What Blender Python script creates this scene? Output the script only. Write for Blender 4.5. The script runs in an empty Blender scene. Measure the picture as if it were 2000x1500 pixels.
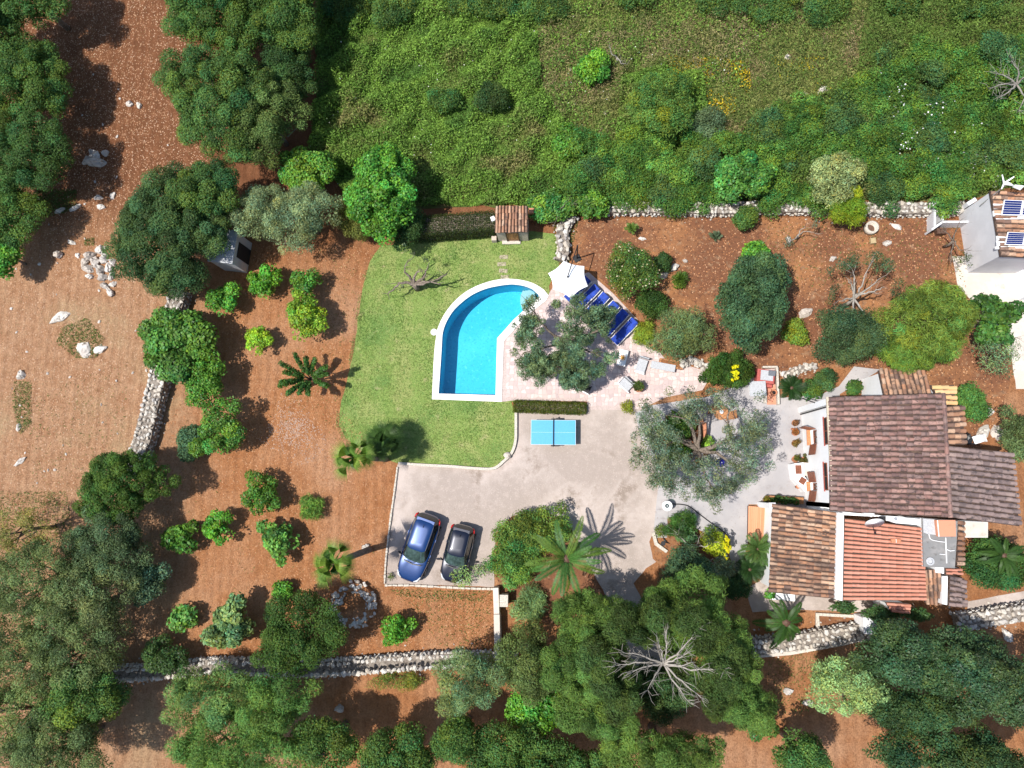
import bpy, bmesh, math, random
import numpy as np
from mathutils import Vector, Matrix, Quaternion, noise
from mathutils.geometry import tessellate_polygon
random.seed(7)
SC = bpy.context.scene
COL = SC.collection
PI = math.pi

# ------------------------------------------------------------------ camera, sky, sun, exposure
CAM_H, FPX = 45.0, 1400.0                      # drone height (m), focal length for a 2000 px wide picture
down_cam = Vector((110 / FPX, -190 / FPX, -1)).normalized()
CAM_Q = down_cam.rotation_difference(Vector((0, 0, -1)))
cam_data = bpy.data.cameras.new('drone_camera')
cam_data.sensor_width = 36; cam_data.lens = 36 * FPX / 2000
cam_data.clip_start = 0.5; cam_data.clip_end = 800
cam = bpy.data.objects.new('drone_camera', cam_data); COL.objects.link(cam)
cam.location = (0, 0, CAM_H); cam.rotation_mode = 'QUATERNION'; cam.rotation_quaternion = CAM_Q
SC.camera = cam
SUN_EL, SUN_AZ = math.radians(66), math.radians(197)   # azimuth counter-clockwise from +X, towards the sun
world = bpy.data.worlds.new('World'); SC.world = world; world.use_nodes = True
wn = world.node_tree; bg = wn.nodes['Background']
sky = wn.nodes.new('ShaderNodeTexSky'); sky.sky_type = 'NISHITA'; sky.sun_disc = False
sky.sun_elevation = SUN_EL; sky.sun_rotation = PI / 2 - SUN_AZ
wn.links.new(sky.outputs[0], bg.inputs[0]); bg.inputs[1].default_value = 0.13
sd = bpy.data.lights.new('sun', 'SUN'); sd.energy = 5.0; sd.angle = math.radians(0.55); sd.color = (1, 0.955, 0.89)
sun = bpy.data.objects.new('sun', sd); COL.objects.link(sun)
to_sun = Vector((math.cos(SUN_EL) * math.cos(SUN_AZ), math.cos(SUN_EL) * math.sin(SUN_AZ), math.sin(SUN_EL)))
sun.rotation_euler = to_sun.to_track_quat('Z', 'Y').to_euler(); sun.location = to_sun * 60
vs = SC.view_settings; vs.view_transform = 'Standard'; vs.look = 'None'; vs.exposure = 0.32; vs.gamma = 1.0
vs.use_curve_mapping = False
try:
    SC.cycles.max_bounces = 6; SC.cycles.transparent_max_bounces = 8; SC.cycles.use_denoising = True
except Exception: pass

def P(px, py, z=0.0):
    """survey helper: plan position (at height z) of a point read off the aerial photograph"""
    r = CAM_Q @ Vector(((px - 1000) / FPX, (750 - py) / FPX, -1))
    t = (CAM_H - z) / -r.z
    return Vector((r.x * t, r.y * t, z))
def S(px, py, z=0.0):
    return (P(px + 1, py, z) - P(px, py, z)).length
def PP(pts, z=0.0): return [P(x, y, z) for x, y in pts]

# ------------------------------------------------------------------ helpers
def tag(o, label=None, cat=None, group=None, kind=None):
    if label: o['label'] = label
    if cat: o['category'] = cat
    if group: o['group'] = group
    if kind: o['kind'] = kind
    return o
def thing(name, label, cat, loc=(0, 0, 0), rz=0.0, group=None):
    o = bpy.data.objects.new(name, None); COL.objects.link(o)
    o.location = loc; o.rotation_euler = (0, 0, rz); o.empty_display_size = 0.2
    return tag(o, label, cat, group)
def link(name, me, parent=None, mat=None, mtx=None):
    o = bpy.data.objects.new(name, me); COL.objects.link(o)
    if parent: o.parent = parent
    if mat and not me.materials: me.materials.append(mat)
    if mtx is not None: o.matrix_local = mtx
    return o
class MB:
    def __init__(s): s.v = []; s.f = []; s.n = 0
    def add(s, v, f):
        s.f += [[i + s.n for i in q] for q in f]; s.v += [tuple(p) for p in v]; s.n += len(v); return s
    def box(s, c, d, rz=0.0, m=None):
        hx, hy, hz = d[0] / 2, d[1] / 2, d[2] / 2
        v = [Vector((x * hx, y * hy, z * hz)) for z in (-1, 1) for x, y in ((-1, -1), (1, -1), (1, 1), (-1, 1))]
        R = m if m is not None else Matrix.Rotation(rz, 3, 'Z')
        v = [R @ p + Vector(c) for p in v]
        return s.add(v, [(3, 2, 1, 0), (4, 5, 6, 7), (0, 1, 5, 4), (1, 2, 6, 5), (2, 3, 7, 6), (3, 0, 4, 7)])
    def tube(s, pts, radii, n=7, cap=True):
        pts = [Vector(p) for p in pts]; k = len(pts)
        if not hasattr(radii, '__len__'): radii = [radii] * k
        vs_ = []; up = Vector((0, 0, 1))
        for i, p in enumerate(pts):
            d = (pts[min(i + 1, k - 1)] - pts[max(i - 1, 0)])
            d = d.normalized() if d.length > 1e-6 else up
            a = d.cross(Vector((0.31, 0.87, 0.38)) if abs(d.z) > .9 else up).normalized(); b = d.cross(a)
            for j in range(n):
                t = 2 * PI * j / n
                vs_.append(p + (a * math.cos(t) + b * math.sin(t)) * radii[i])
        f = [(i * n + j, i * n + (j + 1) % n, (i + 1) * n + (j + 1) % n, (i + 1) * n + j) for i in range(k - 1) for j in range(n)]
        if cap: f += [tuple(range(n - 1, -1, -1)), tuple((k - 1) * n + j for j in range(n))]
        return s.add(vs_, f)
    def lathe(s, prof, n=16, c=(0, 0, 0)):
        c = Vector(c); vs_ = [c + Vector((r * math.cos(2 * PI * j / n), r * math.sin(2 * PI * j / n), z)) for r, z in prof for j in range(n)]
        k = len(prof)
        f = [(i * n + j, i * n + (j + 1) % n, (i + 1) * n + (j + 1) % n, (i + 1) * n + j) for i in range(k - 1) for j in range(n)]
        f += [tuple(range(n - 1, -1, -1)), tuple((k - 1) * n + j for j in range(n))]
        return s.add(vs_, f)
    def prism(s, poly, z0, z1):
        """poly: list of xy (or xyz: then z1 is added to own z) outline, counter-clockwise or not"""
        n = len(poly); area = sum(poly[i][0] * poly[(i + 1) % n][1] - poly[(i + 1) % n][0] * poly[i][1] for i in range(n))
        if area < 0: poly = list(reversed(poly))
        zt = (lambda p: z1) if not callable(z1) else z1
        v = [(p[0], p[1], z0) for p in poly] + [(p[0], p[1], zt(p)) for p in poly]
        tri = tessellate_polygon([[Vector((p[0], p[1], 0)) for p in poly]])
        f = []
        for t in tri:
            a, b, c = (Vector((poly[i][0], poly[i][1], 0)) for i in t)
            t = tuple(t) if (b - a).cross(c - a).z > 0 else tuple(reversed(t))
            f += [tuple(i + n for i in t), tuple(reversed(t))]
        f += [(i, (i + 1) % n, n + (i + 1) % n, n + i) for i in range(n)]
        return s.add(v, f)
    def mesh(s, name, mat=None, smooth=False):
        me = bpy.data.meshes.new(name); me.from_pydata(s.v, [], s.f); me.update()
        if mat: me.materials.append(mat)
        if smooth: me.shade_smooth()
        return me
    def build(s, name, mat, parent=None, smooth=False, bevel=0, mtx=None):
        o = link(name, s.mesh(name, mat, smooth), parent, None, mtx)
        if bevel:
            b = o.modifiers.new('bevel', 'BEVEL'); b.width = bevel; b.segments = 2; b.limit_method = 'ANGLE'
        return o
def np_mesh(name, V, F4, mat=None, col=None):
    """fast quad mesh from numpy arrays, with one colour per face"""
    me = bpy.data.meshes.new(name); nf = len(F4)
    me.vertices.add(len(V)); me.vertices.foreach_set('co', np.ascontiguousarray(V, dtype=np.float32).ravel())
    me.loops.add(nf * 4); me.loops.foreach_set('vertex_index', np.ascontiguousarray(F4, dtype=np.int32).ravel())
    me.polygons.add(nf); me.polygons.foreach_set('loop_start', np.arange(0, nf * 4, 4, dtype=np.int32))
    me.update(calc_edges=True)
    if col is not None:
        a = me.attributes.new('tone', 'FLOAT_COLOR', 'FACE')
        a.data.foreach_set('color', np.ascontiguousarray(np.c_[col, np.ones(nf)], dtype=np.float32).ravel())
    if mat: me.materials.append(mat)
    return me
def sheet(name, loops, z, mat, kind='structure', parent=None):
    """flat sheet; loops[0] outline, others holes"""
    L = [[Vector((p[0], p[1], 0)) for p in l] for l in loops]
    tri = tessellate_polygon(L); v = [(p.x, p.y, z) for l in L for p in l]
    f = []
    for t in tri:
        a, b, c = (Vector(v[i]) for i in t)
        f.append(tuple(t) if (b - a).cross(c - a).z > 0 else tuple(reversed(t)))
    me = bpy.data.meshes.new(name); me.from_pydata(v, [], f); me.update(); me.materials.append(mat)
    o = link(name, me, parent)
    if kind: o['kind'] = kind
    return o
def rough(poly, amp=0.12, step=0.35, closed=True, seed=0):
    """outline with a natural uneven edge"""
    out = []; n = len(poly)
    for i in range(n if closed else n - 1):
        a, b = Vector(poly[i][:2]), Vector(poly[(i + 1) % n][:2]); k = max(1, int((b - a).length / step))
        for j in range(k):
            p = a.lerp(b, j / k); q = Vector((p.x * 1.3, p.y * 1.3, seed))
            out.append((p.x + amp * noise.noise(q) + amp * .5 * noise.noise(q * 3.1), p.y + amp * noise.noise(q + Vector((9, 4, 2))) + amp * .5 * noise.noise(q * 3.3)))
    if not closed: out.append(tuple(poly[-1][:2]))
    return out
def smooth_line(pts, k=6):
    """Catmull-Rom through points"""
    pts = [Vector(p) for p in pts]; out = []
    for i in range(len(pts) - 1):
        p0, p1, p2, p3 = pts[max(i - 1, 0)], pts[i], pts[i + 1], pts[min(i + 2, len(pts) - 1)]
        for j in range(k):
            t = j / k
            out.append(0.5 * ((2 * p1) + (p2 - p0) * t + (2 * p0 - 5 * p1 + 4 * p2 - p3) * t * t + (3 * p1 - p0 - 3 * p2 + p3) * t ** 3))
    return out + [pts[-1]]
def ribbon(line, w0, w1=None):
    """closed outline around a polyline"""
    line = [Vector((p[0], p[1])) for p in line]; L, R = [], []; w1 = w0 if w1 is None else w1
    for i, p in enumerate(line):
        d = (line[min(i + 1, len(line) - 1)] - line[max(i - 1, 0)]).normalized(); nrm = Vector((-d.y, d.x))
        L.append(p + nrm * w0); R.append(p - nrm * w1)
    return [(p.x, p.y) for p in L + R[::-1]]
def inside(poly, xy):
    x, y = xy[:, 0], xy[:, 1]; r = np.zeros(len(xy), bool); n = len(poly)
    for i in range(n):
        x1, y1 = poly[i][:2]; x2, y2 = poly[(i + 1) % n][:2]
        if y1 == y2: continue
        c = ((y1 > y) != (y2 > y)) & (x < (x2 - x1) * (y - y1) / (y2 - y1) + x1); r ^= c
    return r
def scatter(poly, n, rng):
    a = np.array([p[:2] for p in poly]); lo, hi = a.min(0), a.max(0); out = []
    got = 0
    while got < n:
        q = rng.uniform(lo, hi, (n * 2, 2)); q = q[inside(poly, q)]; out.append(q); got += len(q)
        if not len(q): break
    return np.concatenate(out)[:n]
def field(xy, sc, seed=0):
    """cheap smooth pseudo-noise, about 0..1"""
    r = np.random.default_rng(seed); v = 0
    for k in range(7):
        a = r.uniform(0, 2 * PI); f = sc * r.uniform(.5, 2.2); v = v + np.sin((xy[:, 0] * math.cos(a) + xy[:, 1] * math.sin(a)) * f + r.uniform(0, 6.3))
    return np.clip(.5 + v / 6, 0, 1)

# ------------------------------------------------------------------ materials
def new_mat(name):
    m = bpy.data.materials.new(name); m.use_nodes = True
    return m, m.node_tree, m.node_tree.nodes['Principled BSDF']
def nd(nt, t, **kw):
    n = nt.nodes.new(t)
    for k, v in kw.items(): setattr(n, k, v)
    return n
def mixc(nt, fac, a, b, mode='MIX'):
    n = nd(nt, 'ShaderNodeMix', data_type='RGBA', blend_type=mode)
    for s_, v in ((0, fac), (6, a), (7, b)):
        if hasattr(v, 'is_output') or isinstance(v, bpy.types.NodeSocket): nt.links.new(v, n.inputs[s_])
        elif s_ == 0: n.inputs[0].default_value = v
        else: n.inputs[s_].default_value = (*v, 1)
    return n.outputs[2]
def ramp(nt, src, a, b):
    n = nd(nt, 'ShaderNodeMapRange'); n.inputs[1].default_value = a; n.inputs[2].default_value = b; n.interpolation_type = 'SMOOTHSTEP'
    nt.links.new(src, n.inputs[0]); return n.outputs[0]
def tex(nt, co, scale, detail=4, rough_=.6, dist=0.0):
    n = nd(nt, 'ShaderNodeTexNoise'); n.inputs['Scale'].default_value = scale; n.inputs['Detail'].default_value = detail
    n.inputs['Roughness'].default_value = rough_; n.inputs['Distortion'].default_value = dist
    nt.links.new(co, n.inputs['Vector']); return n.outputs[0]
def bump(nt, bsdf, h, strength=.4, dist=.03):
    b = nd(nt, 'ShaderNodeBump'); b.inputs['Strength'].default_value = strength; b.inputs['Distance'].default_value = dist
    nt.links.new(h, b.inputs['Height']); nt.links.new(b.outputs[0], bsdf.inputs['Normal'])
def coords(nt): return nd(nt, 'ShaderNodeTexCoord').outputs['Object']
def plain(name, c, r=.6, metal=0, spec=.5, grain=.12, gs=14.0, coat=0, bumps=0):
    m, nt, b = new_mat(name); co = coords(nt)
    t = tex(nt, co, gs, 5); dark = tuple(x * (1 - grain * 1.6) for x in c); lite = tuple(min(1, x * (1 + grain)) for x in c)
    nt.links.new(mixc(nt, ramp(nt, t, .3, .7), dark, lite), b.inputs['Base Color'])
    b.inputs['Roughness'].default_value = r; b.inputs['Metallic'].default_value = metal; b.inputs['Specular IOR Level'].default_value = spec
    b.inputs['Coat Weight'].default_value = coat; b.inputs['Coat Roughness'].default_value = .04
    if bumps: bump(nt, b, t, bumps, .02)
    return m
def layered(name, cols, r=.9, b_str=.5, b_dist=.04, speck=None):
    """cols: [(colour, scale, lo, hi), ...] each mixed over the former by a noise"""
    m, nt, b = new_mat(name); co = coords(nt); cur = cols[0][0]; last = None
    for c, sc, lo, hi in cols[1:]:
        last = tex(nt, co, sc, 6, .62); cur = mixc(nt, ramp(nt, last, lo, hi), cur, c)
    if speck:
        c, sc, lo, hi = speck; sp = tex(nt, co, sc, 2, .5); cur = mixc(nt, ramp(nt, sp, lo, hi), cur, c)
    nt.links.new(cur, b.inputs['Base Color']); b.inputs['Roughness'].default_value = r; b.inputs['Specular IOR Level'].default_value = .25
    h = tex(nt, co, 9, 8, .7)
    if b_str: bump(nt, b, h, b_str, b_dist)
    return m
def soil_mat():
    m, nt, b = new_mat('red_soil'); co = coords(nt)
    big = tex(nt, co, .16, 4, .55); mid = tex(nt, co, 1.1, 6, .65); fine = tex(nt, co, 8.5, 6, .85); peb = tex(nt, co, 15, 3, .6)
    orchard = mixc(nt, ramp(nt, mid, .3, .7), (.43, .175, .068), (.57, .27, .122))
    orchard = mixc(nt, ramp(nt, big, .45, .7), orchard, (.60, .335, .19))
    fieldc = mixc(nt, ramp(nt, mid, .28, .72), (.45, .235, .122), (.60, .36, .21))
    fieldc = mixc(nt, ramp(nt, big, .5, .7), fieldc, (.53, .37, .21))
    sx = nd(nt, 'ShaderNodeSeparateXYZ'); nt.links.new(co, sx.inputs[0])
    msk = nd(nt, 'ShaderNodeMath', operation='ADD'); nt.links.new(sx.outputs[0], msk.inputs[0])
    mm = nd(nt, 'ShaderNodeMath', operation='MULTIPLY'); nt.links.new(big, mm.inputs[0]); mm.inputs[1].default_value = 6.0
    nt.links.new(mm.outputs[0], msk.inputs[1])
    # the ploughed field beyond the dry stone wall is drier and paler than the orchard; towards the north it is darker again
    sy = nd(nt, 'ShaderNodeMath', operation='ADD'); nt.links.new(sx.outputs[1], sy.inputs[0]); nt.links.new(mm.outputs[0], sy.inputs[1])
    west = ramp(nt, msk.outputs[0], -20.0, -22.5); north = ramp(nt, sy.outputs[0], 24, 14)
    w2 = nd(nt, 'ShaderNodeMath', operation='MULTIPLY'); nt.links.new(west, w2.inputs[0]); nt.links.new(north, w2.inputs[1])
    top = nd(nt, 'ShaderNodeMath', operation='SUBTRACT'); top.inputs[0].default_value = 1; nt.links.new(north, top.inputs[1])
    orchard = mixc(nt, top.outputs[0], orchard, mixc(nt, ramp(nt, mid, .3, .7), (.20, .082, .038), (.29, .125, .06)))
    c = mixc(nt, w2.outputs[0], orchard, fieldc)
    c = mixc(nt, ramp(nt, fine, .36, .54), mixc(nt, .52, c, (.15, .055, .022)), c)
    clod = tex(nt, co, 3.2, 5, .75); c = mixc(nt, ramp(nt, clod, .40, .56), mixc(nt, .22, c, (.14, .055, .022)), c)
    c = mixc(nt, ramp(nt, peb, .60, .74), c, mixc(nt, .5, c, (.62, .46, .33)))
    wv0 = nd(nt, 'ShaderNodeTexWave', wave_type='BANDS'); wv0.inputs['Scale'].default_value = .42; wv0.inputs['Distortion'].default_value = 9; wv0.inputs['Detail'].default_value = 3; wv0.inputs['Detail Scale'].default_value = .3
    nt.links.new(co, wv0.inputs['Vector']); c = mixc(nt, ramp(nt, wv0.outputs[1], .55, 1.0), c, mixc(nt, .10, c, (.16, .06, .025)))
    nt.links.new(c, b.inputs['Base Color']); b.inputs['Roughness'].default_value = .95; b.inputs['Specular IOR Level'].default_value = .15
    wv = nd(nt, 'ShaderNodeTexWave', wave_type='BANDS'); wv.inputs['Scale'].default_value = .55; wv.inputs['Distortion'].default_value = 3.5
    wv.inputs['Detail'].default_value = 3; wv.inputs['Detail Scale'].default_value = .4; nt.links.new(co, wv.inputs['Vector'])
    ad = nd(nt, 'ShaderNodeMath', operation='MULTIPLY_ADD'); nt.links.new(wv.outputs[1], ad.inputs[0]); ad.inputs[1].default_value = .25; nt.links.new(fine, ad.inputs[2])
    bump(nt, b, ad.outputs[0], 1.0, .2)
    return m
M = {}
M['soil'] = soil_mat()
M['bed_soil'] = layered('garden_soil', [((.17, .072, .036), 1, 0, 1), ((.31, .142, .060), .25, .42, .66), ((.31, .20, .12), 1.6, .56, .75), ((.10, .046, .026), 5, .5, .68), ((.24, .14, .08), 2.8, .55, .7)], .95, .8, .08, ((.36, .24, .16), 13, .68, .78))
M['meadow'] = layered('meadow_ground', [((.07, .10, .022), 1, 0, 1), ((.12, .13, .035), .6, .4, .62), ((.20, .14, .07), .35, .52, .68), ((.045, .07, .018), 3, .5, .66)], .95, .8, .1)
M['lawn'] = layered('lawn_grass', [((.17, .25, .06), 1, 0, 1), ((.25, .285, .095), .8, .42, .62), ((.115, .205, .05), .35, .5, .66), ((.095, .175, .04), 5, .52, .68), ((.34, .31, .16), 1.6, .60, .74)], .9, .8, .05, ((.27, .31, .10), 14, .56, .66))
M['gravel'] = layered('gravel_drive', [((.33, .275, .24), 1, 0, 1), ((.47, .40, .36), .22, .44, .62), ((.25, .20, .165), .42, .53, .68), ((.40, .33, .29), 3, .48, .75), ((.22, .165, .13), 1.6, .66, .80)], .95, .6, .04, ((.50, .425, .375), 18, .60, .74))
M['concrete'] = layered('patio_concrete', [((.33, .315, .32), 1, 0, 1), ((.40, .375, .37), .5, .4, .65), ((.27, .25, .25), 1.7, .55, .75)], .85, .2, .02, ((.31, .28, .27), 8, .62, .7))
M['pale_concrete'] = layered('yard_concrete', [((.52, .46, .40), 1, 0, 1), ((.6, .54, .47), .8, .4, .65), ((.42, .37, .32), 2.2, .55, .75)], .85, .2, .02)
def per_piece(name, cols, r=.85, dirt=(.05, .045, .04), dirt_amt=.5, gs=3.0, bumps=.4, attr=None):
    """pieces that differ one from another: random per object and per island"""
    m, nt, b = new_mat(name); co = coords(nt)
    oi = nd(nt, 'ShaderNodeObjectInfo'); ge = nd(nt, 'ShaderNodeNewGeometry')
    a = nd(nt, 'ShaderNodeMath', operation='ADD'); nt.links.new(oi.outputs['Random'], a.inputs[0]); nt.links.new(ge.outputs['Random Per Island'], a.inputs[1])
    fr = nd(nt, 'ShaderNodeMath', operation='FRACT'); nt.links.new(a.outputs[0], fr.inputs[0])
    cr = nd(nt, 'ShaderNodeValToRGB'); el = cr.color_ramp.elements; cr.color_ramp.interpolation = 'LINEAR'
    while len(el) < len(cols): el.new(.5)
    for i, c in enumerate(cols): el[i].position = i / max(1, len(cols) - 1); el[i].color = (*c, 1)
    nt.links.new(fr.outputs[0], cr.inputs[0])
    gp = nd(nt, 'ShaderNodeNewGeometry').outputs['Position']
    t = tex(nt, gp, gs, 6, .7); c = mixc(nt, ramp(nt, t, .66 - dirt_amt * .3, .86 - dirt_amt * .3), cr.outputs[0], dirt)
    if dirt_amt > .4: c = mixc(nt, ramp(nt, tex(nt, gp, .55, 5, .65), .50, .72), c, mixc(nt, .62, c, dirt))
    nt.links.new(c, b.inputs['Base Color']); b.inputs['Roughness'].default_value = r; b.inputs['Specular IOR Level'].default_value = .3
    if bumps: bump(nt, b, tex(nt, gp, 14, 5, .7), bumps, .03)
    return m
M['stone'] = per_piece('limestone_rubble', [(.34, .31, .27), (.55, .51, .45), (.44, .38, .31), (.62, .59, .54), (.30, .27, .25)], .9, (.13, .11, .09), .35, 2.5, .6)
M['boulder'] = per_piece('weathered_limestone', [(.56, .52, .46), (.64, .60, .55), (.48, .42, .36)], .9, (.15, .11, .085), .5, 3.5, 1.0)
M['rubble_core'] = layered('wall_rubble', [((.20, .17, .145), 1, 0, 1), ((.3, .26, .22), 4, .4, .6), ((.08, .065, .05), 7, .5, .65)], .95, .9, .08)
M['paver'] = per_piece('pink_paving', [(.50, .39, .37), (.60, .49, .46), (.44, .35, .34), (.55, .43, .395), (.64, .55, .52)], .85, (.30, .24, .23), .25, 2.0, .2)
M['grout'] = plain('paving_grout', (.47, .38, .35), .9)
M['tile_old'] = per_piece('weathered_roof_tile', [(.22, .125, .105), (.31, .17, .14), (.15, .09, .08), (.38, .225, .185), (.24, .16, .14), (.18, .11, .095)], .9, (.085, .062, .06), .62, 4.5, .6)
M['tile_grey'] = per_piece('lichen_roof_tile', [(.20, .145, .135), (.29, .21, .19), (.15, .11, .105), (.34, .25, .22)], .9, (.075, .062, .062), .6, 3.0, .5)
M['tile_mixed'] = per_piece('sunbleached_roof_tile', [(.40, .21, .12), (.27, .14, .09), (.50, .30, .19), (.16, .10, .08), (.45, .22, .12), (.56, .38, .26), (.20, .12, .09)], .9, (.09, .062, .05), .58, 3.4, .6)
M['tile_red'] = per_piece('new_red_roof_tile', [(.50, .215, .145), (.55, .26, .185), (.47, .195, .13), (.52, .24, .165)], .8, (.33, .13, .09), .3, 2.2, .3)
M['tile_yellow'] = per_piece('yellow_roof_tile', [(.66, .44, .2), (.6, .36, .17), (.7, .5, .27)], .85, (.4, .2, .1), .2, 2.2, .3)
M['tile_bed'] = layered('roof_mortar', [((.065, .043, .036), 1, 0, 1), ((.12, .08, .06), 4, .4, .65), ((.06, .045, .04), 9, .5, .7)], .95, .5, .03)
M['mortar'] = plain('pale_mortar', (.5, .42, .34), .9, bumps=.3)
M['white'] = layered('white_render', [((.84, .845, .85), 1, 0, 1), ((.88, .88, .88), .8, .4, .65), ((.76, .755, .75), 2.3, .62, .8)], .85, .15, .01)
M['grey_render'] = layered('grey_render', [((.58, .58, .60), 1, 0, 1), ((.65, .65, .67), .7, .4, .65), ((.5, .49, .485), 2.0, .6, .8)], .88, .2, .015)
M['hut_render'] = layered('old_render', [((.42, .42, .43), 1, 0, 1), ((.5, .49, .48), 1.4, .4, .65), ((.27, .26, .25), 3, .6, .75)], .9, .4, .03)
M['felt'] = layered('roof_felt', [((.20, .20, .20), 1, 0, 1), ((.27, .26, .255), 1.5, .45, .7), ((.14, .135, .13), 4, .55, .7)], .9, .2, .02)
M['coping'] = plain('white_coping', (.78, .75, .725), .75, grain=.10, gs=1.6)
M['lime_kerb'] = plain('pale_kerb', (.52, .47, .40), .85, grain=.2, bumps=.4)
M['dull_slab'] = plain('weathered_slab', (.33, .29, .2), .9, grain=.3, gs=9)
M['terracotta'] = plain('terracotta', (.46, .19, .10), .8, grain=.15)
M['terrace_tile'] = per_piece('terracotta_tile', [(.52, .22, .13), (.58, .27, .17), (.48, .19, .11)], .75, (.3, .14, .1), .2, 3, .1)
M['deck'] = per_piece('orange_decking', [(.56, .25, .13), (.62, .30, .17), (.5, .21, .105), (.64, .34, .2)], .7, (.35, .15, .08), .2, 3, .15)
M['wood'] = plain('brown_shutter_wood', (.20, .062, .028), .55, grain=.25)
M['pine_wood'] = plain('orange_wood', (.55, .23, .1), .6, grain=.2)
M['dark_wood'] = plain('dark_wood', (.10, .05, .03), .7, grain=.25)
M['rust_wood'] = plain('table_wood', (.36, .16, .06), .65, grain=.4, gs=9)
M['bark'] = layered('grey_bark', [((.17, .135, .105), 1, 0, 1), ((.26, .215, .175), 5, .4, .65), ((.08, .06, .05), 12, .5, .65)], .95, .9, .05)
M['pale_bark'] = layered('bleached_bark', [((.29, .265, .23), 1, 0, 1), ((.38, .345, .30), 4, .4, .65), ((.16, .14, .12), 9, .55, .7)], .9, .6, .03)
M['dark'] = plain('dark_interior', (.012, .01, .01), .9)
M['black'] = plain('black_plastic', (.012, .012, .013), .4)
M['iron'] = plain('dark_iron', (.03, .03, .032), .5, metal=.6)
M['steel'] = plain('galvanised_steel', (.55, .56, .57), .4, metal=.7)
M['white_metal'] = plain('white_paint', (.8, .8, .8), .4, grain=.03)
M['canvas'] = plain('white_canvas', (.80, .81, .82), .9, grain=.03, gs=5)
M['blue_cushion'] = plain('royal_blue_cushion', (.006, .045, .36), .75, grain=.2, gs=4)
M['table_blue'] = plain('sky_blue_board', (.06, .33, .56), .5, grain=.05)
M['glaze_blue'] = plain('cobalt_glaze', (.012, .012, .2), .2)
M['red_brick'] = plain('red_paint_brick', (.40, .09, .075), .8, grain=.2)
M['grey_slab'] = plain('grey_slab', (.42, .43, .45), .8, grain=.1)
M['dark_slab'] = plain('dark_slab', (.13, .14, .16), .7, grain=.15)
M['glass'] = plain('dark_glass', (.012, .02, .022), .06, spec=.8, grain=.05)
M['tinted_glass'] = plain('windscreen_glass', (.045, .075, .07), .05, spec=.9, grain=.3, gs=4)
M['pv'] = plain('solar_cell', (.012, .022, .12), .12, spec=.6, grain=.1)
M['lamp_red'] = plain('tail_lamp', (.45, .012, .012), .15)
M['lamp_clear'] = plain('head_lamp', (.6, .62, .64), .1)
M['rubber'] = plain('tyre_rubber', (.015, .015, .015), .8)
M['alloy'] = plain('alloy_rim', (.5, .5, .5), .3, metal=.9)
M['yellow_print'] = plain('orange_print', (.75, .33, .03), .7)
M['straw'] = plain('dry_stalks', (.40, .31, .17), .9)
def paint(name, c):
    m, nt, b = new_mat(name); co = coords(nt); t = tex(nt, co, 900, 2)
    nt.links.new(mixc(nt, ramp(nt, t, .35, .65), c, tuple(x * 1.5 for x in c)), b.inputs['Base Color'])
    b.inputs['Metallic'].default_value = .3; b.inputs['Roughness'].default_value = .3; b.inputs['Coat Weight'].default_value = .8; b.inputs['Coat Roughness'].default_value = .06
    return m
M['car_blue'] = paint('metallic_blue_paint', (.001, .024, .105)); M['car_navy'] = paint('metallic_navy_paint', (.002, .004, .014))
def foliage_mat(name, rgh=.5, trans=.22, spec=.35):
    m, nt, b = new_mat(name); at = nd(nt, 'ShaderNodeAttribute', attribute_name='tone')
    nt.links.new(at.outputs[0], b.inputs['Base Color']); b.inputs['Roughness'].default_value = rgh; b.inputs['Specular IOR Level'].default_value = spec
    tr = nd(nt, 'ShaderNodeBsdfTranslucent'); nt.links.new(mixc(nt, .5, at.outputs[0], (.12, .2, .01), 'ADD'), tr.inputs[0])
    ms = nd(nt, 'ShaderNodeMixShader'); ms.inputs[0].default_value = trans
    out = nt.nodes['Material Output']
    nt.links.new(b.outputs[0], ms.inputs[1]); nt.links.new(tr.outputs[0], ms.inputs[2]); nt.links.new(ms.outputs[0], out.inputs[0])
    return m
M['leaf'] = foliage_mat('leaves', .6, .32, .18); M['gloss_leaf'] = foliage_mat('glossy_leaves', .48, .28, .25)
M['petal'] = foliage_mat('petals', .7, .2, .2)
def water_mat():
    m, nt, b = new_mat('pool_water'); out = nt.nodes['Material Output']; nt.nodes.remove(b)
    tr = nd(nt, 'ShaderNodeBsdfTransparent'); tr.inputs[0].default_value = (.76, .96, 1.0, 1)
    gl = nd(nt, 'ShaderNodeBsdfGlossy'); gl.inputs['Roughness'].default_value = .04
    fr = nd(nt, 'ShaderNodeFresnel'); fr.inputs[0].default_value = 1.33
    co = coords(nt); w = tex(nt, co, 3.0, 3, .5, .6); bp = nd(nt, 'ShaderNodeBump'); bp.inputs['Strength'].default_value = .25; bp.inputs['Distance'].default_value = .03
    nt.links.new(w, bp.inputs['Height']); nt.links.new(bp.outputs[0], gl.inputs['Normal']); nt.links.new(bp.outputs[0], fr.inputs['Normal'])
    ms = nd(nt, 'ShaderNodeMixShader'); nt.links.new(fr.outputs[0], ms.inputs[0]); nt.links.new(tr.outputs[0], ms.inputs[1]); nt.links.new(gl.outputs[0], ms.inputs[2])
    nt.links.new(ms.outputs[0], out.inputs[0]); return m
M['water'] = water_mat()
M['pool_tile'] = layered('pool_mosaic_caustics', [((.035, .43, .60), 1, 0, 1), ((.06, .49, .65), .4, .4, .65), ((.022, .35, .52), 7, .5, .7), ((.11, .54, .68), 4, .56, .72)], .5, .05, .01)  # lighter noise layer also paints caustic-like light onto the floor tiles
M['pool_step'] = plain('pool_step_tile', (.36, .45, .45), .6, grain=.06)

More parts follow.
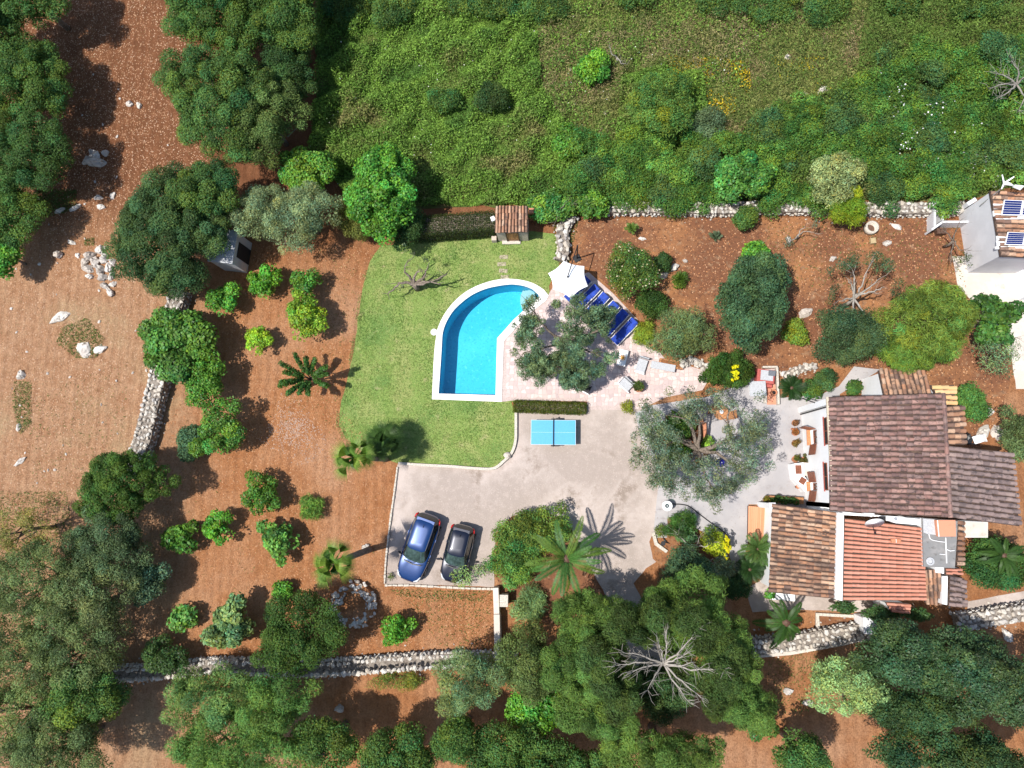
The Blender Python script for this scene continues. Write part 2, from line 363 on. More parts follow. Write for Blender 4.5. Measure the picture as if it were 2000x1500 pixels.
# ------------------------------------------------------------------ setting: ground sheets, pool basin
POOL_OUT = smooth_line(PP([(844, 780), (848, 696), (853, 653), (857, 637), (868, 614.5), (885, 592), (909, 571), (937, 556.5), (965, 548), (992, 545), (1022, 548), (1044, 555), (1062, 566)]), 4)
POOL_OUT += PP([(1072, 578), (1066, 588), (1039, 609), (1013, 635), (984, 667), (980, 785)])
POOL_IN = smooth_line(PP([(857, 769), (862, 696), (863.5, 670), (865, 651), (871, 632), (883, 611), (899, 594), (923, 576), (951, 564), (979, 558), (1001, 556), (1024, 559), (1041, 566)]), 4)
POOL_IN += PP([(1052, 576), (1052, 582), (1030, 600), (1003, 625), (971, 661), (968, 772)])
POOL_MID = [p.lerp(q, .5) for p, q in zip(POOL_OUT, POOL_IN)] if len(POOL_OUT) == len(POOL_IN) else POOL_IN
G = 130
ground_out = [(-G, -G), (G, -G), (G, G), (-G, G)]
sheet('ground', [ground_out, POOL_MID], 0.0, M['soil'])
MEADOW = PP([(612, 20), (622, 180), (604, 300), (660, 360), (700, 405), (860, 404), (1000, 402), (1110, 412), (1250, 398), (1500, 397), (1880, 392), (2080, 340), (2100, -150), (640, -150)])
sheet('meadow', [rough(MEADOW, .4, .8, True, 3)], 0.004, M['meadow'])
LAWN = PP([(742, 482), (722, 510), (709, 560), (702, 610), (692, 680), (680, 740), (666, 785), (662, 830), (676, 858), (712, 885), (776, 905), (820, 908), (900, 914), (962, 918), (985, 903), (1004, 884), (1007, 860), (1007, 808), (1000, 786), (1060, 786), (1075, 600), (1072, 560), (1092, 520), (1096, 480), (1085, 456), (1040, 452), (900, 462), (800, 474)])
sheet('lawn', [rough(LAWN, .07, .25, True, 5), POOL_MID], 0.008, M['lawn'])
DRIVE = PP([(1008, 796), (1250, 790), (1300, 860), (1310, 960), (1276, 1070), (1300, 1085), (1262, 1110), (1238, 1140), (1262, 1190), (1300, 1300), (1240, 1320), (1205, 1215), (1176, 1150), (1140, 1085), (1040, 1000), (985, 1040), (962, 1080), (966, 1146), (753, 1140), (760, 1040), (776, 908), (900, 914), (962, 918), (985, 903), (1004, 884), (1008, 860)])
sheet('gravel_drive', [rough(DRIVE, .06, .3, True, 8)], 0.012, M['gravel'])
BED = PP([(1116, 432), (1190, 428), (1500, 424), (1800, 424), (1860, 450), (1885, 540), (1890, 640), (1980, 700), (1960, 800), (1900, 900), (1870, 800), (1700, 722), (1640, 722), (1560, 745), (1500, 735), (1440, 745), (1390, 720), (1290, 690), (1250, 625), (1200, 570), (1160, 530), (1120, 512)])
sheet('garden_bed', [rough(BED, .15, .4, True, 11)], 0.006, M['bed_soil'])
PATIO = PP([(1288, 925), (1274, 1060), (1300, 1078), (1340, 1130), (1440, 1130), (1462, 1056), (1462, 985), (1500, 985), (1640, 1000), (1640, 770), (1720, 722), (1668, 716), (1638, 755), (1600, 772), (1500, 778), (1470, 735), (1440, 752), (1380, 775), (1270, 792), (1240, 806), (1250, 850)])
sheet('patio', [rough(PATIO, .02, .5, True, 13)], 0.016, M['concrete'])
SIDE_PATH = PP([(1455, 1150), (1510, 1120), (1690, 1150), (1760, 1190), (1690, 1196), (1560, 1190), (1470, 1195)])
sheet('side_path', [rough(SIDE_PATH, .05, .4, True, 17)], 0.020, M['gravel'])
YARD = PP([(1860, 500), (2080, 500), (2080, 760), (1985, 760), (1975, 700), (1945, 640), (1900, 590), (1870, 560)])
sheet('yard', [rough(YARD, .08, .4, True, 19)], 0.010, M['pale_concrete'])
EAST_PATH = PP([(1890, 1175), (2080, 1140), (2080, 1180), (1890, 1205)])
sheet('east_path', [rough(EAST_PATH, .05, .4, True, 23)], 0.011, M['gravel'])

# pool > basin, water, coping, steps
pool = thing('swimming_pool', 'curved swimming pool with bright turquoise water and white coping on the lawn', 'pool', P(915, 690))
def rel(pts, o): return [(p[0] - o.location.x, p[1] - o.location.y) for p in pts]
pin, pmid, pout = rel(POOL_IN, pool), rel(POOL_MID, pool), rel(POOL_OUT, pool)
n = len(pin); DEPTH = -1.75
mb = MB(); mb.add([(x, y, 0.02) for x, y in pin] + [(x, y, DEPTH) for x, y in pin], [(i, (i + 1) % n, n + (i + 1) % n, n + i) for i in range(n)])
tri = tessellate_polygon([[Vector((x, y, 0)) for x, y in pin]])
mb.add([(x, y, DEPTH) for x, y in pin], [tuple(t) for t in tri])
mb.build('basin', M['pool_tile'], pool)
tb = MB(); tb.add([(x + (0) , y, -.09) for x, y in [(a[0] + (c_m[0] - a[0]) * .003, a[1] + (c_m[1] - a[1]) * .003) for c_m in [(0, 0)] for a in pin]] + [(a[0] * .997, a[1] * .997, -.30) for a in pin], [(i, (i + 1) % n, n + (i + 1) % n, n + i) for i in range(n)]); tb.build('tile_band', plain('waterline_tile', (.012, .16, .42), .3), pool)
wmb = MB(); tri = tessellate_polygon([[Vector((x, y, 0)) for x, y in pin]])
fz = [];
for t in tri:
    a, b, c = (Vector((*pin[i], 0)) for i in t); fz.append(tuple(t) if (b - a).cross(c - a).z > 0 else tuple(reversed(t)))
wmb.add([(x, y, -.10) for x, y in pin], fz); wmb.build('water', M['water'], pool)
mb = MB()
k = len(pout)
for i in range(k):
    j = (i + 1) % k
    q = [pin[i], pout[i], pout[j], pin[j]]
    mb.add([(x, y, -.02) for x, y in q] + [(x, y, .075) for x, y in q], [(4, 5, 6, 7), (1, 2, 6, 5), (3, 0, 4, 7)])
for i in range(len(mb.f)):
    a, b, c = (Vector(mb.v[j]) for j in mb.f[i][:3])
c_ = P(848, 649) - pool.location
mb.lathe([(.22, .0), (.22, .078), (.17, .08)], 14, (c_.x, c_.y, 0))
co_ = mb.build('coping', M['coping'], pool)
for f in co_.data.polygons:
    if abs(f.normal.z) > .5 and f.normal.z < 0: f.flip()
st = P(1056, 578) - pool.location
for i, (r, z) in enumerate(((1.62, -1.1), (1.38, -.75), (1.14, -.45))):
    poly = []
    for a in range(0, 25):
        t = math.radians(95 + a * 7.0); poly.append((st.x + r * .86 * math.cos(t), st.y + r * .86 * math.sin(t)))
    # keep the step inside the basin
    arr = np.array(poly); ok = inside(pin, arr)
    cen = np.array([np.mean([p[0] for p in pin[-9:-3]]), np.mean([p[1] for p in pin[-9:-3]])])
    for q in range(len(arr)):
        t = 1.0
        while not ok[q] and t > .1:
            t -= .04; p_ = np.array([[cen[0] + (poly[q][0] - cen[0]) * t, cen[1] + (poly[q][1] - cen[1]) * t]])
            if inside(pin, p_)[0]: ok[q] = True; arr[q] = p_[0]
    MB().prism([tuple(a) for a in arr], DEPTH, z).build('step', M['pool_step'], pool)

# ------------------------------------------------------------------ paving of the pool terrace and patio slabs
rng = np.random.default_rng(3)
DECKP = PP([(984, 667), (1013, 635), (1039, 609), (1066, 588), (1074, 570), (1090, 548), (1150, 532), (1196, 572), (1246, 625), (1238, 662), (1290, 690), (1300, 702), (1392, 728), (1372, 762), (1300, 776), (1250, 800), (1150, 801), (1146, 784), (1004, 782), (980, 785)])
deck_xy = [(p.x, p.y) for p in DECKP]
deck = sheet('pool_terrace', [deck_xy], 0.03, M['grout'])
mb = MB(); lo = np.min(deck_xy, 0); hi = np.max(deck_xy, 0); CELL = .26
gx, gy = int((hi[0] - lo[0]) / CELL) + 2, int((hi[1] - lo[1]) / CELL) + 2
jit = rng.uniform(-.33, .33, (gx + 1, gy + 1, 2)) * CELL
for i in range(gx):
    for j in range(gy):
        q = [np.array([lo[0] + (i + a) * CELL, lo[1] + (j + b) * CELL]) + jit[i + a, j + b] for a, b in ((0, 0), (1, 0), (1, 1), (0, 1))]
        c = sum(q) / 4
        if not inside(deck_xy, np.array(q)).all(): continue
        q = [c + (p - c) * .88 for p in q]; h = .045 + rng.uniform(-.004, .006)
        mb.add([(*p, .031) for p in q] + [(*p, h) for p in q], [(4, 5, 6, 7), (0, 1, 5, 4), (1, 2, 6, 5), (2, 3, 7, 6), (3, 0, 4, 7)])
o = mb.build('paving_stones', M['paver'], deck); o['kind'] = 'stuff'
for i in range(7):
    for (xa, xb) in ((0, 1),):
        a, b = P(1288 - i * 1.6, 930 + i * 18.5), P(1310 - i * 1.2, 930 + i * 18.5); c = (a + b) / 2
        MB().box((c.x, c.y, .03), (.72, .56, .035), .03).build('slab', M['concrete'], bpy.data.objects['patio'], bevel=.008)
for i, (x, y) in enumerate([(984, 502), (980, 516), (983, 529), (986, 541)]):
    p = P(x, y); o = MB().box((0, 0, .012), (.56, .26, .03), rng.uniform(-.1, .1)).build('stepping_stone', M['dull_slab'], None, bevel=.01)
    o.location = p; tag(o, 'flat stepping stone sunk in the lawn between the pool and the tiled pool house', 'stepping stone', 'stepping stones in the lawn')

# ------------------------------------------------------------------ stones, dry stone walls, kerbs
def lump(seed, sub=2, sq=(1, 1, .7), amp=.28, fs=1.3, flat=False):
    bm = bmesh.new(); bmesh.ops.create_icosphere(bm, subdivisions=sub, radius=1)
    off = Vector((seed * 3.7, seed * 1.9, seed * .7))
    for v in bm.verts:
        p = v.co.normalized(); d = 1 + amp * noise.noise(p * fs + off) + amp * .6 * noise.noise(p * fs * 2.7 + off) + (amp * .8 * abs(noise.noise(p * fs * 4.1 + off)) * -1 + amp * .5 * noise.noise(p * fs * 8 + off) if sub > 2 else 0)
        # chop some facets flat so that it reads as broken limestone
        for k in range(4):
            nrm = Vector((math.sin(seed * 2.1 + k * 1.7), math.cos(seed * 1.3 + k * 2.3), math.sin(seed + k) * .7)).normalized()
            e = p.dot(nrm)
            if e > .45: d = min(d, .68 / e)
        v.co = Vector((p.x * sq[0], p.y * sq[1], p.z * sq[2])) * d
    me = bpy.data.meshes.new('stone'); bm.to_mesh(me); bm.free(); me.materials.append(M['stone']); return me
STONES = [lump(i + 1, 1, (1, random.uniform(.65, .95), random.uniform(.5, .75))) for i in range(9)]
for me in STONES: me.materials[0] = M['stone']
def place_stone(parent, p, r, seed=None, name='stone', tilt=.35):
    me = random.choice(STONES); o = bpy.data.objects.new(name, me); COL.objects.link(o); o.parent = parent
    o.location = p; o.rotation_euler = (random.uniform(-tilt, tilt), random.uniform(-tilt, tilt), random.uniform(0, 6.28)); o.scale = (r, r, r * random.uniform(.8, 1.1)); return o
def stones_stuff(parent, items, name='small_stones'):
    mb = MB()
    for p, r in items:
        me = random.choice(STONES); R = Matrix.Rotation(random.uniform(0, 6.28), 3, 'Z') @ Matrix.Rotation(random.uniform(-.4, .4), 3, 'X')
        mb.add([R @ (v.co * r) + Vector(p) for v in me.vertices], [tuple(f.vertices) for f in me.polygons])
    o = mb.build(name, M['stone'], parent); o['kind'] = 'stuff'; return o
def stone_wall(label, px, width, h, r=(.11, .19), step=.27, nmax=280, rows=None, name='dry_stone_wall', crest=True, hole=0):
    line = smooth_line(PP(px), 5); base = sum(line, Vector()) / len(line); base.z = 0
    w = thing(name, label, 'stone wall', base); line = [p - base for p in line]
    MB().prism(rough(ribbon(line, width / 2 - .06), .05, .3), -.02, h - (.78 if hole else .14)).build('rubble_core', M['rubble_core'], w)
    lens = [0]
    for a, b in zip(line, line[1:]): lens.append(lens[-1] + (b - a).length)
    big, small = [], []
    nrow = max(2, int(width / step)); s_ = 0
    while s_ < lens[-1]:
        i = max(k for k in range(len(lens)) if lens[k] <= s_); i = min(i, len(line) - 2); t = (s_ - lens[i]) / max(1e-6, lens[i + 1] - lens[i])
        p = line[i].lerp(line[i + 1], t); d = (line[i + 1] - line[i]).normalized(); nn = Vector((-d.y, d.x, 0))
        for row in range(nrow):
            o_ = (row + .5) / nrow - .5; edge = abs(o_) > .5 - 1.01 / nrow
            if hole and not edge and nrow > 2: continue
            q = p + nn * (o_ * (width - .1) + random.uniform(-.06, .06)) + d * random.uniform(-.1, .1)
            rr = random.uniform(*r) * (1.15 if edge else 1)
            big.append((q + Vector((0, 0, h - .13 + random.uniform(-.05, .07) + (.06 if edge and crest else 0))), rr))
        for side in (-1, 1):
            for lev in range(int(h / .26)):
                q = p + nn * (side * (width / 2 - .05) + random.uniform(-.03, .03)) + d * random.uniform(-.1, .1); small.append((q + Vector((0, 0, .12 + lev * .24)), random.uniform(.11, .16)))
            if random.random() < .3: small.append((p + nn * side * (width / 2 + random.uniform(.05, .4)) + Vector((0, 0, .02)), random.uniform(.04, .1)))
        s_ += step
    random.shuffle(big); big.sort(key=lambda a: -a[1])
    for p, rr in big[:nmax]: place_stone(w, p, rr)
    stones_stuff(w, big[nmax:] + small)
    return w
stone_wall('long rubble wall along the top edge of the red garden, below the dense scrub', [(1190, 411), (1300, 411), (1420, 413), (1500, 409), (1600, 411), (1700, 413), (1800, 413), (1876, 410)], .85, .75)
stone_wall('ragged rock wall between the lawn and the red garden, ending at the white umbrella', [(1118, 424), (1104, 440), (1098, 465), (1102, 490), (1094, 512)], .85, .6, (.14, .26), .32)
stone_wall('thick dry stone wall between the ploughed field and the citrus orchard', [(360, 575), (346, 625), (326, 690), (320, 740), (308, 790), (296, 840), (282, 885), (262, 930)], 1.25, .95, (.12, .21), .29)
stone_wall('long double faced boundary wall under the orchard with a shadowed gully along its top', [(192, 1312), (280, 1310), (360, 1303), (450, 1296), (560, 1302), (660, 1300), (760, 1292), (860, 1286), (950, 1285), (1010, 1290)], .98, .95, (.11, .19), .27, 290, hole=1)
stone_wall('boundary wall with upright crest stones passing the villa behind the drooping palm', [(1440, 1262), (1520, 1253), (1600, 1242), (1680, 1228), (1760, 1222)], 1.0, .9, (.11, .2), .28)
stone_wall('shaded stretch of boundary wall beside the gravel path, past the dark carob tree', [(1860, 1212), (1920, 1203), (2000, 1190), (2090, 1180)], 1.0, .9, (.12, .2), .28)
# smooth mortar path band along the outer foot of the villa's boundary wall
tag(MB().prism([(p.x, p.y) for p in PP([(1450, 1272), (1530, 1266), (1640, 1246), (1690, 1236), (1692, 1246), (1640, 1258), (1540, 1276), (1450, 1284)])], 0, .45).build('wall_footing', M['pale_concrete'], None, bevel=.02), 'smooth pale mortar footing in front of the crest stones behind the drooping palm', 'footing')
stone_wall('low rock garden edge of pale stones beside the dark round shrub with yellow blossom', [(1330, 712), (1350, 706), (1372, 716), (1388, 738)], .5, .45, (.14, .24), .3, name='rockery')
stone_wall('bluish stone edging running uphill from the barbecue towards the bamboo', [(1528, 735), (1560, 722), (1590, 716)], .5, .4, (.12, .2), .28, name='rockery')
# round stone planter in the tree shade
ring_c = P(694, 1180); rp = thing('stone_ring_planter', 'round planter ringed with grey stones lying in deep tree shade', 'planter', ring_c)
MB().lathe([(1.35, 0), (1.30, .42), (.85, .45), (.8, .3), (.01, .3)], 28).build('earth_core', M['soil'], rp)
sm = []
for i in range(150):
    a = random.uniform(0, 6.28); rr = random.uniform(.82, 1.42); place_stone(rp, (rr * math.cos(a), rr * math.sin(a), .5 - abs(rr - 1.1) * .7 + random.uniform(-.05, .05)), random.uniform(.12, .22))
# thin cemented kerb between orchard and parking bay
kb = thing('stone_kerb', 'thin pale stone kerb between the orchard soil and the parked cars', 'kerb', P(763, 1020))
line = PP([(777, 912), (771, 960), (764, 1010), (758, 1060), (754, 1100), (752, 1140)])
for a, b in zip(smooth_line(line, 6), smooth_line(line, 6)[1:]):
    c = (a + b) / 2 - kb.location; d = b - a
    MB().box((c.x, c.y, .07), (d.length * .97, random.uniform(.09, .15), .16 + random.uniform(-.03, .03)), math.atan2(d.y, d.x) + random.uniform(-.06, .06)).build('kerb_stone', M['lime_kerb'], kb, bevel=.03)
kb = thing('stone_kerb', 'low pale stone kerb in front of the noses of the parked cars', 'kerb', P(860, 1144))
line = smooth_line(PP([(752, 1143), (800, 1143), (860, 1146), (920, 1149), (964, 1150)]), 5)
for a, b in zip(line, line[1:]):
    c = (a + b) / 2 - kb.location; d = b - a
    MB().box((c.x, c.y, .06), (d.length * .96, random.uniform(.09, .16), .14 + random.uniform(-.03, .03)), math.atan2(d.y, d.x) + random.uniform(-.06, .06)).build('kerb_stone', M['lime_kerb'], kb, bevel=.03)
lk = smooth_line(PP([(1008, 806), (1008, 840), (1007, 862), (1000, 884), (984, 901), (964, 915), (930, 915), (880, 911), (820, 908), (779, 905)]), 5)
base = Vector((P(980, 880).x, P(980, 880).y, 0)); kb = thing('lawn_kerb', 'rounded whitish kerb edging the lawn beside the gravel drive', 'kerb', base)
MB().prism(ribbon([p - base for p in lk], .085), 0, .22).build('kerb_body', M['lime_kerb'], kb, bevel=.03)
tag(link('round_boulder', lump(41, 3, (.26, .24, .2), .15), None), 'small round grey boulder sitting on the curve of the lawn kerb', 'boulder').location = P(991, 890, .2)
bpy.data.objects['round_boulder'].data.materials[0] = M['boulder']
# grey concrete wall by the gate, with block piers
gw = thing('gate_wall', 'straight grey concrete wall running down from the parking corner to the boundary', 'wall', P(972, 1220))
l0 = gw.location
for (a, b, w_, h_) in (((968, 1148), (970, 1200), .34, .8), ((970, 1200), (972, 1292), .36, .95)):
    A, B = P(*a, h_) - l0, P(*b, h_) - l0; d = B - A; c = (A + B) / 2
    MB().box((c.x, c.y, h_ / 2), (d.length - .01, w_, h_), math.atan2(d.y, d.x)).build('wall_panel', M['pale_concrete'], gw, bevel=.02)
for (x, y, w_, lab) in ((987, 1168, .42, 'short pale masonry gate pier beside the concrete wall, near the palm bed'), (1112, 1168, .3, None)):
    if lab:
        t_ = thing('gate_pier', lab, 'pier', P(x, y)); MB().box((0, 0, .5), (w_, .62, 1.0)).build('pier_body', M['pale_concrete'], t_, bevel=.02); MB().box((0, 0, 1.03), (w_ + .08, .7, .07)).build('cap', M['lime_kerb'], t_, bevel=.01)
t_ = thing('chimney_pillar', 'short pale masonry pillar by the boundary wall under the ivy', 'pillar', P(1676, 1212))
MB().box((0, 0, .75), (.5, .8, 1.5)).build('pillar_body', M['white'], t_, bevel=.02); MB().box((0, 0, 1.53), (.62, .92, .08)).build('cap', M['grey_render'], t_, bevel=.01)
for lab, pts, h in (('narrow concrete edging around the small earth bed beside the drooping palm', [(1592, 1196), (1665, 1200), (1668, 1206), (1598, 1202), (1600, 1224), (1592, 1224)], .18), ('curved pale edging of the patio bed under the washingtonia fan palm', [(1300, 1080), (1278, 1064), (1272, 1040), (1278, 1038), (1284, 1060), (1304, 1075)], .2)):
    tag(MB().prism([(p.x, p.y) for p in PP(pts)], 0, h).build('bed_edging', M['lime_kerb'], None, bevel=.02), lab, 'edging')
sheet('earth_bed', [rough(PP([(1599, 1202), (1664, 1206), (1662, 1222), (1640, 1228), (1602, 1224)]), .03, .2, True, 3)], .026, M['bed_soil'])
for i, pts in enumerate(([(1268, 1058), (1290, 1012), (1330, 1008), (1358, 1030), (1380, 1046), (1420, 1060), (1428, 1095), (1450, 1140), (1380, 1160), (1300, 1120), (1275, 1090)], [(968, 1040), (1000, 1008), (1060, 996), (1110, 1020), (1140, 1085), (1176, 1150), (1190, 1190), (1150, 1230), (1040, 1210), (985, 1165), (966, 1120)], [(1300, 812), (1358, 806), (1372, 835), (1372, 880), (1350, 895), (1312, 890), (1292, 860)])):
    sheet('planting_bed', [rough(PP(pts), .1, .3, True, 31 + i)], .024 + i * .003, M['bed_soil'])
# limestone outcrops and boulders in the ploughed field
def boulder(px, py, rpx, sq, seed, label, group=None, rz=None, name='limestone_boulder', sub=3):
    s_ = S(px, py); me = lump(seed, sub, (1, 1, 1), .35, 1.5); me.materials[0] = M['boulder']
    o = bpy.data.objects.new(name, me); COL.objects.link(o); o.location = P(px, py, .02); o.scale = (rpx * s_ * sq[0] * .92, rpx * s_ * sq[1] * .92, rpx * s_ * sq[2] * 1.25); o.rotation_euler.z = random.uniform(0, 3) if rz is None else rz
    return tag(o, label, 'rock', group)
oc = 0
for x, y, r, q, a in ((176, 500, 14, (1, .75, .7), .4), (195, 489, 12, (1, .8, .7), 2), (166, 513, 11, (1, .7, .6), 1), (186, 512, 13, (.9, 1, .6), .2), (204, 506, 12, (1, .9, .6), .8), (221, 512, 10, (1, .7, .7), 2.2), (173, 526, 12, (1, .8, .6), 0), (196, 527, 13, (1, .75, .6), -.7), (213, 524, 12, (.8, 1, .6), 0), (176, 541, 8, (1, .8, .8), 0), (201, 543, 12, (1, .7, .6), .4), (218, 540, 10, (1, .8, .6), 1.1), (205, 558, 12, (1, .6, .6), -.6), (221, 556, 9, (1, .7, .6), .3), (216, 571, 12, (1, .6, .6), -.7), (207, 485, 7, (1, .8, .6), .2)):
    oc += 1; boulder(x, y, r, q, 50 + oc, 'pale limestone block in the heap in the middle of the ploughed field', 'outcrop blocks in the ploughed field', a)
for x, y, r, q, a in ((190, 318, 22, (1, .55, .5), .1), (186, 306, 12, (1, .9, .6), 0), (206, 300, 9, (1, .9, .8), 0), (172, 314, 14, (1, .7, .5), .3), (180, 298, 8, (1, 1, .7), 0)):
    oc += 1; boulder(x, y, r, q, 50 + oc, 'white rock half in the shade of the dark tree at the field edge', 'rocks in the tree shade at the field edge', a)
for x, y, r, q, a, lab in ((116, 497, 10, (1, .9, .8), 0, 'single round white boulder with a dark shadow, beside the heap of limestone blocks'), (118, 619, 24, (1, .4, .2), .5, 'flat pale rock slab lying alone in the tilled soil above the grass patch'), (165, 683, 20, (1, .85, .2), -.6, 'broad flat limestone slab next to the green grass patch in the field'), (196, 683, 16, (1, .6, .3), .5, 'pointed flat limestone slab just beside the broad slab'), (42, 733, 11, (1, .95, .7), .5, 'rounded white boulder standing alone near the field edge'), (40, 901, 16, (1, .35, .3), .6, 'elongated pale rock lying alone low in the bare field'), (37, 834, 9, (.6, 1, .4), 0, 'small upright pale stone below the green strip of grass'), (140, 474, 10, (1, .5, .3), -.5, 'small flat pale stone above the round white boulder'), (152, 499, 6, (1, .9, .5), 0, 'little pale stone right beside the heap of limestone blocks'), (253, 203, 9, (1, .8, .6), 0, 'white boulder of the pair lying at the top of the red field'), (272, 206, 8, (.8, 1, .6), 0, 'smaller second boulder of the pair at the top of the red field'), (192, 386, 11, (1, .5, .4), 0, 'pale stone lying just outside the carob tree crown'), (221, 383, 9, (.6, 1, .4), -.3, 'pale stone at the very edge of the carob tree crown'), (148, 406, 15, (1, .35, .3), .4, 'long low rock bar in front of the weedy corner'), (118, 411, 11, (1, .6, .4), .2, 'low pale rock touching the weedy corner of the field'), (197, 404, 11, (1, .6, .35), -.4, 'broken pale stone between the rock bar and the carob tree'), (664, 1384, 12, (1, .8, .5), .4, 'white rock pile in the red soil under the lower boundary wall'), (1578, 1372, 14, (1, .6, .5), .2, 'white rock beside the silvery bush at the foot of the slope'), (1540, 1350, 12, (1, .7, .4), .2, 'pale grey rock in the red gap between the pines and the silvery bush'), (1966, 1240, 16, (.6, 1, .6), .4, 'tall white rock below the shaded boundary wall'), (1918, 845, 22, (.6, 1, .5), -.5, 'pale rock slab behind the east wing roof, nearer the house'), (1945, 845, 20, (.6, 1, .55), .1, 'pale rock slab behind the east wing roof, farther from the house'), (1932, 806, 10, (1, 1, .7), 0, 'round whitish stone above the two slabs behind the east wing'), (1297, 538, 13, (1, .7, .6), .5, 'white rock beside the dark round clipped bush in the red garden'), (1318, 522, 13, (1, .6, .6), .9, 'grey leaning rock between the two dark ball bushes'), (1254, 466, 9, (1, .5, .25), 0, 'flat pale stone above the big flowering shrub'), (1338, 510, 6, (1, .8, .6), 0, 'small white stone above the dark green ball bush'), (1572, 612, 18, (1, .6, .4), .5, 'whitish rock beside the big bluish evergreen in the red garden'), (1752, 443, 14, (1, .5, .3), -.6, 'pale stone block lying under the rubble wall near the stone well ring'), (1732, 475, 11, (1, .7, .5), -.2, 'pale rock lying below the stone well ring'), (1627, 505, 9, (1, .7, .5), .3, 'small pale rock with a tuft in the middle of the red garden'), (1540, 470, 10, (.6, 1, .6), .3, 'pale stone beside the thin leaning shrub near the rubble wall'), (715, 1068, 9, (1, .7, .9), .3, 'grey stone at the foot of the slanting palm trunk'), (1850, 1004, 6, (1, 1, .6), 0, 'small stone on the ground by the terrace'), (1606, 178, 13, (1, .7, .5), .6, 'grey boulder half sunk in the scrub at the top of the meadow'), (1572, 184, 8, (1, .8, .5), .2, 'small grey stone next to the sunken boulder in the scrub'), (1538, 112, 9, (1, .8, .6), 0, 'grey rock in the dry scrub at the upper edge'), (1183, 220, 7, (1, .6, .6), .6, 'white stones showing through the weeds in the open meadow')):
    if lab.startswith('small stone on the ground'): continue
    oc += 1; boulder(x, y, r, q, 50 + oc, lab, None, a)
peb = rng
for i in range(70):
    x, y = rng.uniform(20, 330), rng.uniform(130, 960)
    if 230 < x and 320 < y < 560: continue
    oc += 1
    o = boulder(x, y, rng.uniform(2, 4.5), (1, rng.uniform(.5, .9), .4), 50 + oc, 'small pale stone scattered loose over the bare red field', 'small stones scattered on the red field', rng.uniform(0, 3), 'field_stone', 1)
def pebbles(name, poly, n, size, mat, seed, parent=None):
    r = np.random.default_rng(seed); xy = scatter(poly, n, r); s_ = r.uniform(*size, n); a = r.uniform(0, 6.28, n)
    base = np.array([[-1, -.7, 0], [1, -.8, 0], [.8, .7, 0], [-.9, .8, 0], [0.1, 0, .9]])
    c, s2 = np.cos(a), np.sin(a); V = np.empty((n, 5, 3))
    for k in range(5):
        bx, by, bz = base[k]; V[:, k, 0] = xy[:, 0] + (bx * c - by * s2) * s_; V[:, k, 1] = xy[:, 1] + (bx * s2 + by * c) * s_; V[:, k, 2] = .004 + bz * s_ * .8
    idx = np.arange(n)[:, None] * 5
    F = np.concatenate([idx + np.array([[a_, b_, 4, 4]]) for a_, b_ in ((0, 1), (1, 2), (2, 3), (3, 0))])
    me = bpy.data.meshes.new(name); me.from_pydata(V.reshape(-1, 3).tolist(), [], [tuple(f[:3]) for f in F.tolist()]); me.update(); me.materials.append(mat)
    o = link(name, me); o['kind'] = 'stuff'; return o
FIELD = PP([(-60, -80), (330, -80), (420, 330), (215, 480), (330, 580), (270, 880), (150, 990), (-60, 1130)])
ORCH = PP([(480, 480), (730, 480), (700, 610), (664, 800), (770, 910), (755, 1140), (960, 1150), (960, 1270), (230, 1280), (300, 900), (380, 600)])
M['clod'] = per_piece('soil_clods', [(.44, .20, .085), (.36, .15, .06), (.50, .255, .125), (.55, .33, .19), (.31, .12, .05)], .95, (.2, .1, .05), .2, 2, .3)
M['clod_pale'] = per_piece('field_clods', [(.50, .28, .155), (.43, .225, .12), (.56, .34, .20), (.64, .46, .32), (.38, .185, .095)], .95, (.3, .16, .09), .2, 2, .3)
pebbles('field_clods', [(p.x, p.y) for p in FIELD], 30000, (.012, .042), M['clod_pale'], 5)
pebbles('orchard_clods', [(p.x, p.y) for p in ORCH], 26000, (.012, .040), M['clod'], 6)
M['ash'] = plain('pale_ash', (.44, .31, .235), .95, grain=.25)
for k_, f_ in ((1, .55), (2, 1.0), (3, 1.5)):
    pebbles('ash_patch', [(P(572, 838).x + 1.25 * f_ * math.cos(a) * (1 + .3 * math.sin(3 * a + k_)), P(572, 838).y + 1.5 * f_ * math.sin(a) * (1 + .25 * math.sin(2 * a + k_))) for a in np.linspace(0, 6.2, 24)], 120 + 130 * k_, (.015, .04), M['ash'], 17 + k_)
pebbles('bed_gravel', [(p.x, p.y) for p in BED], 6000, (.015, .05), M['clod'], 7)

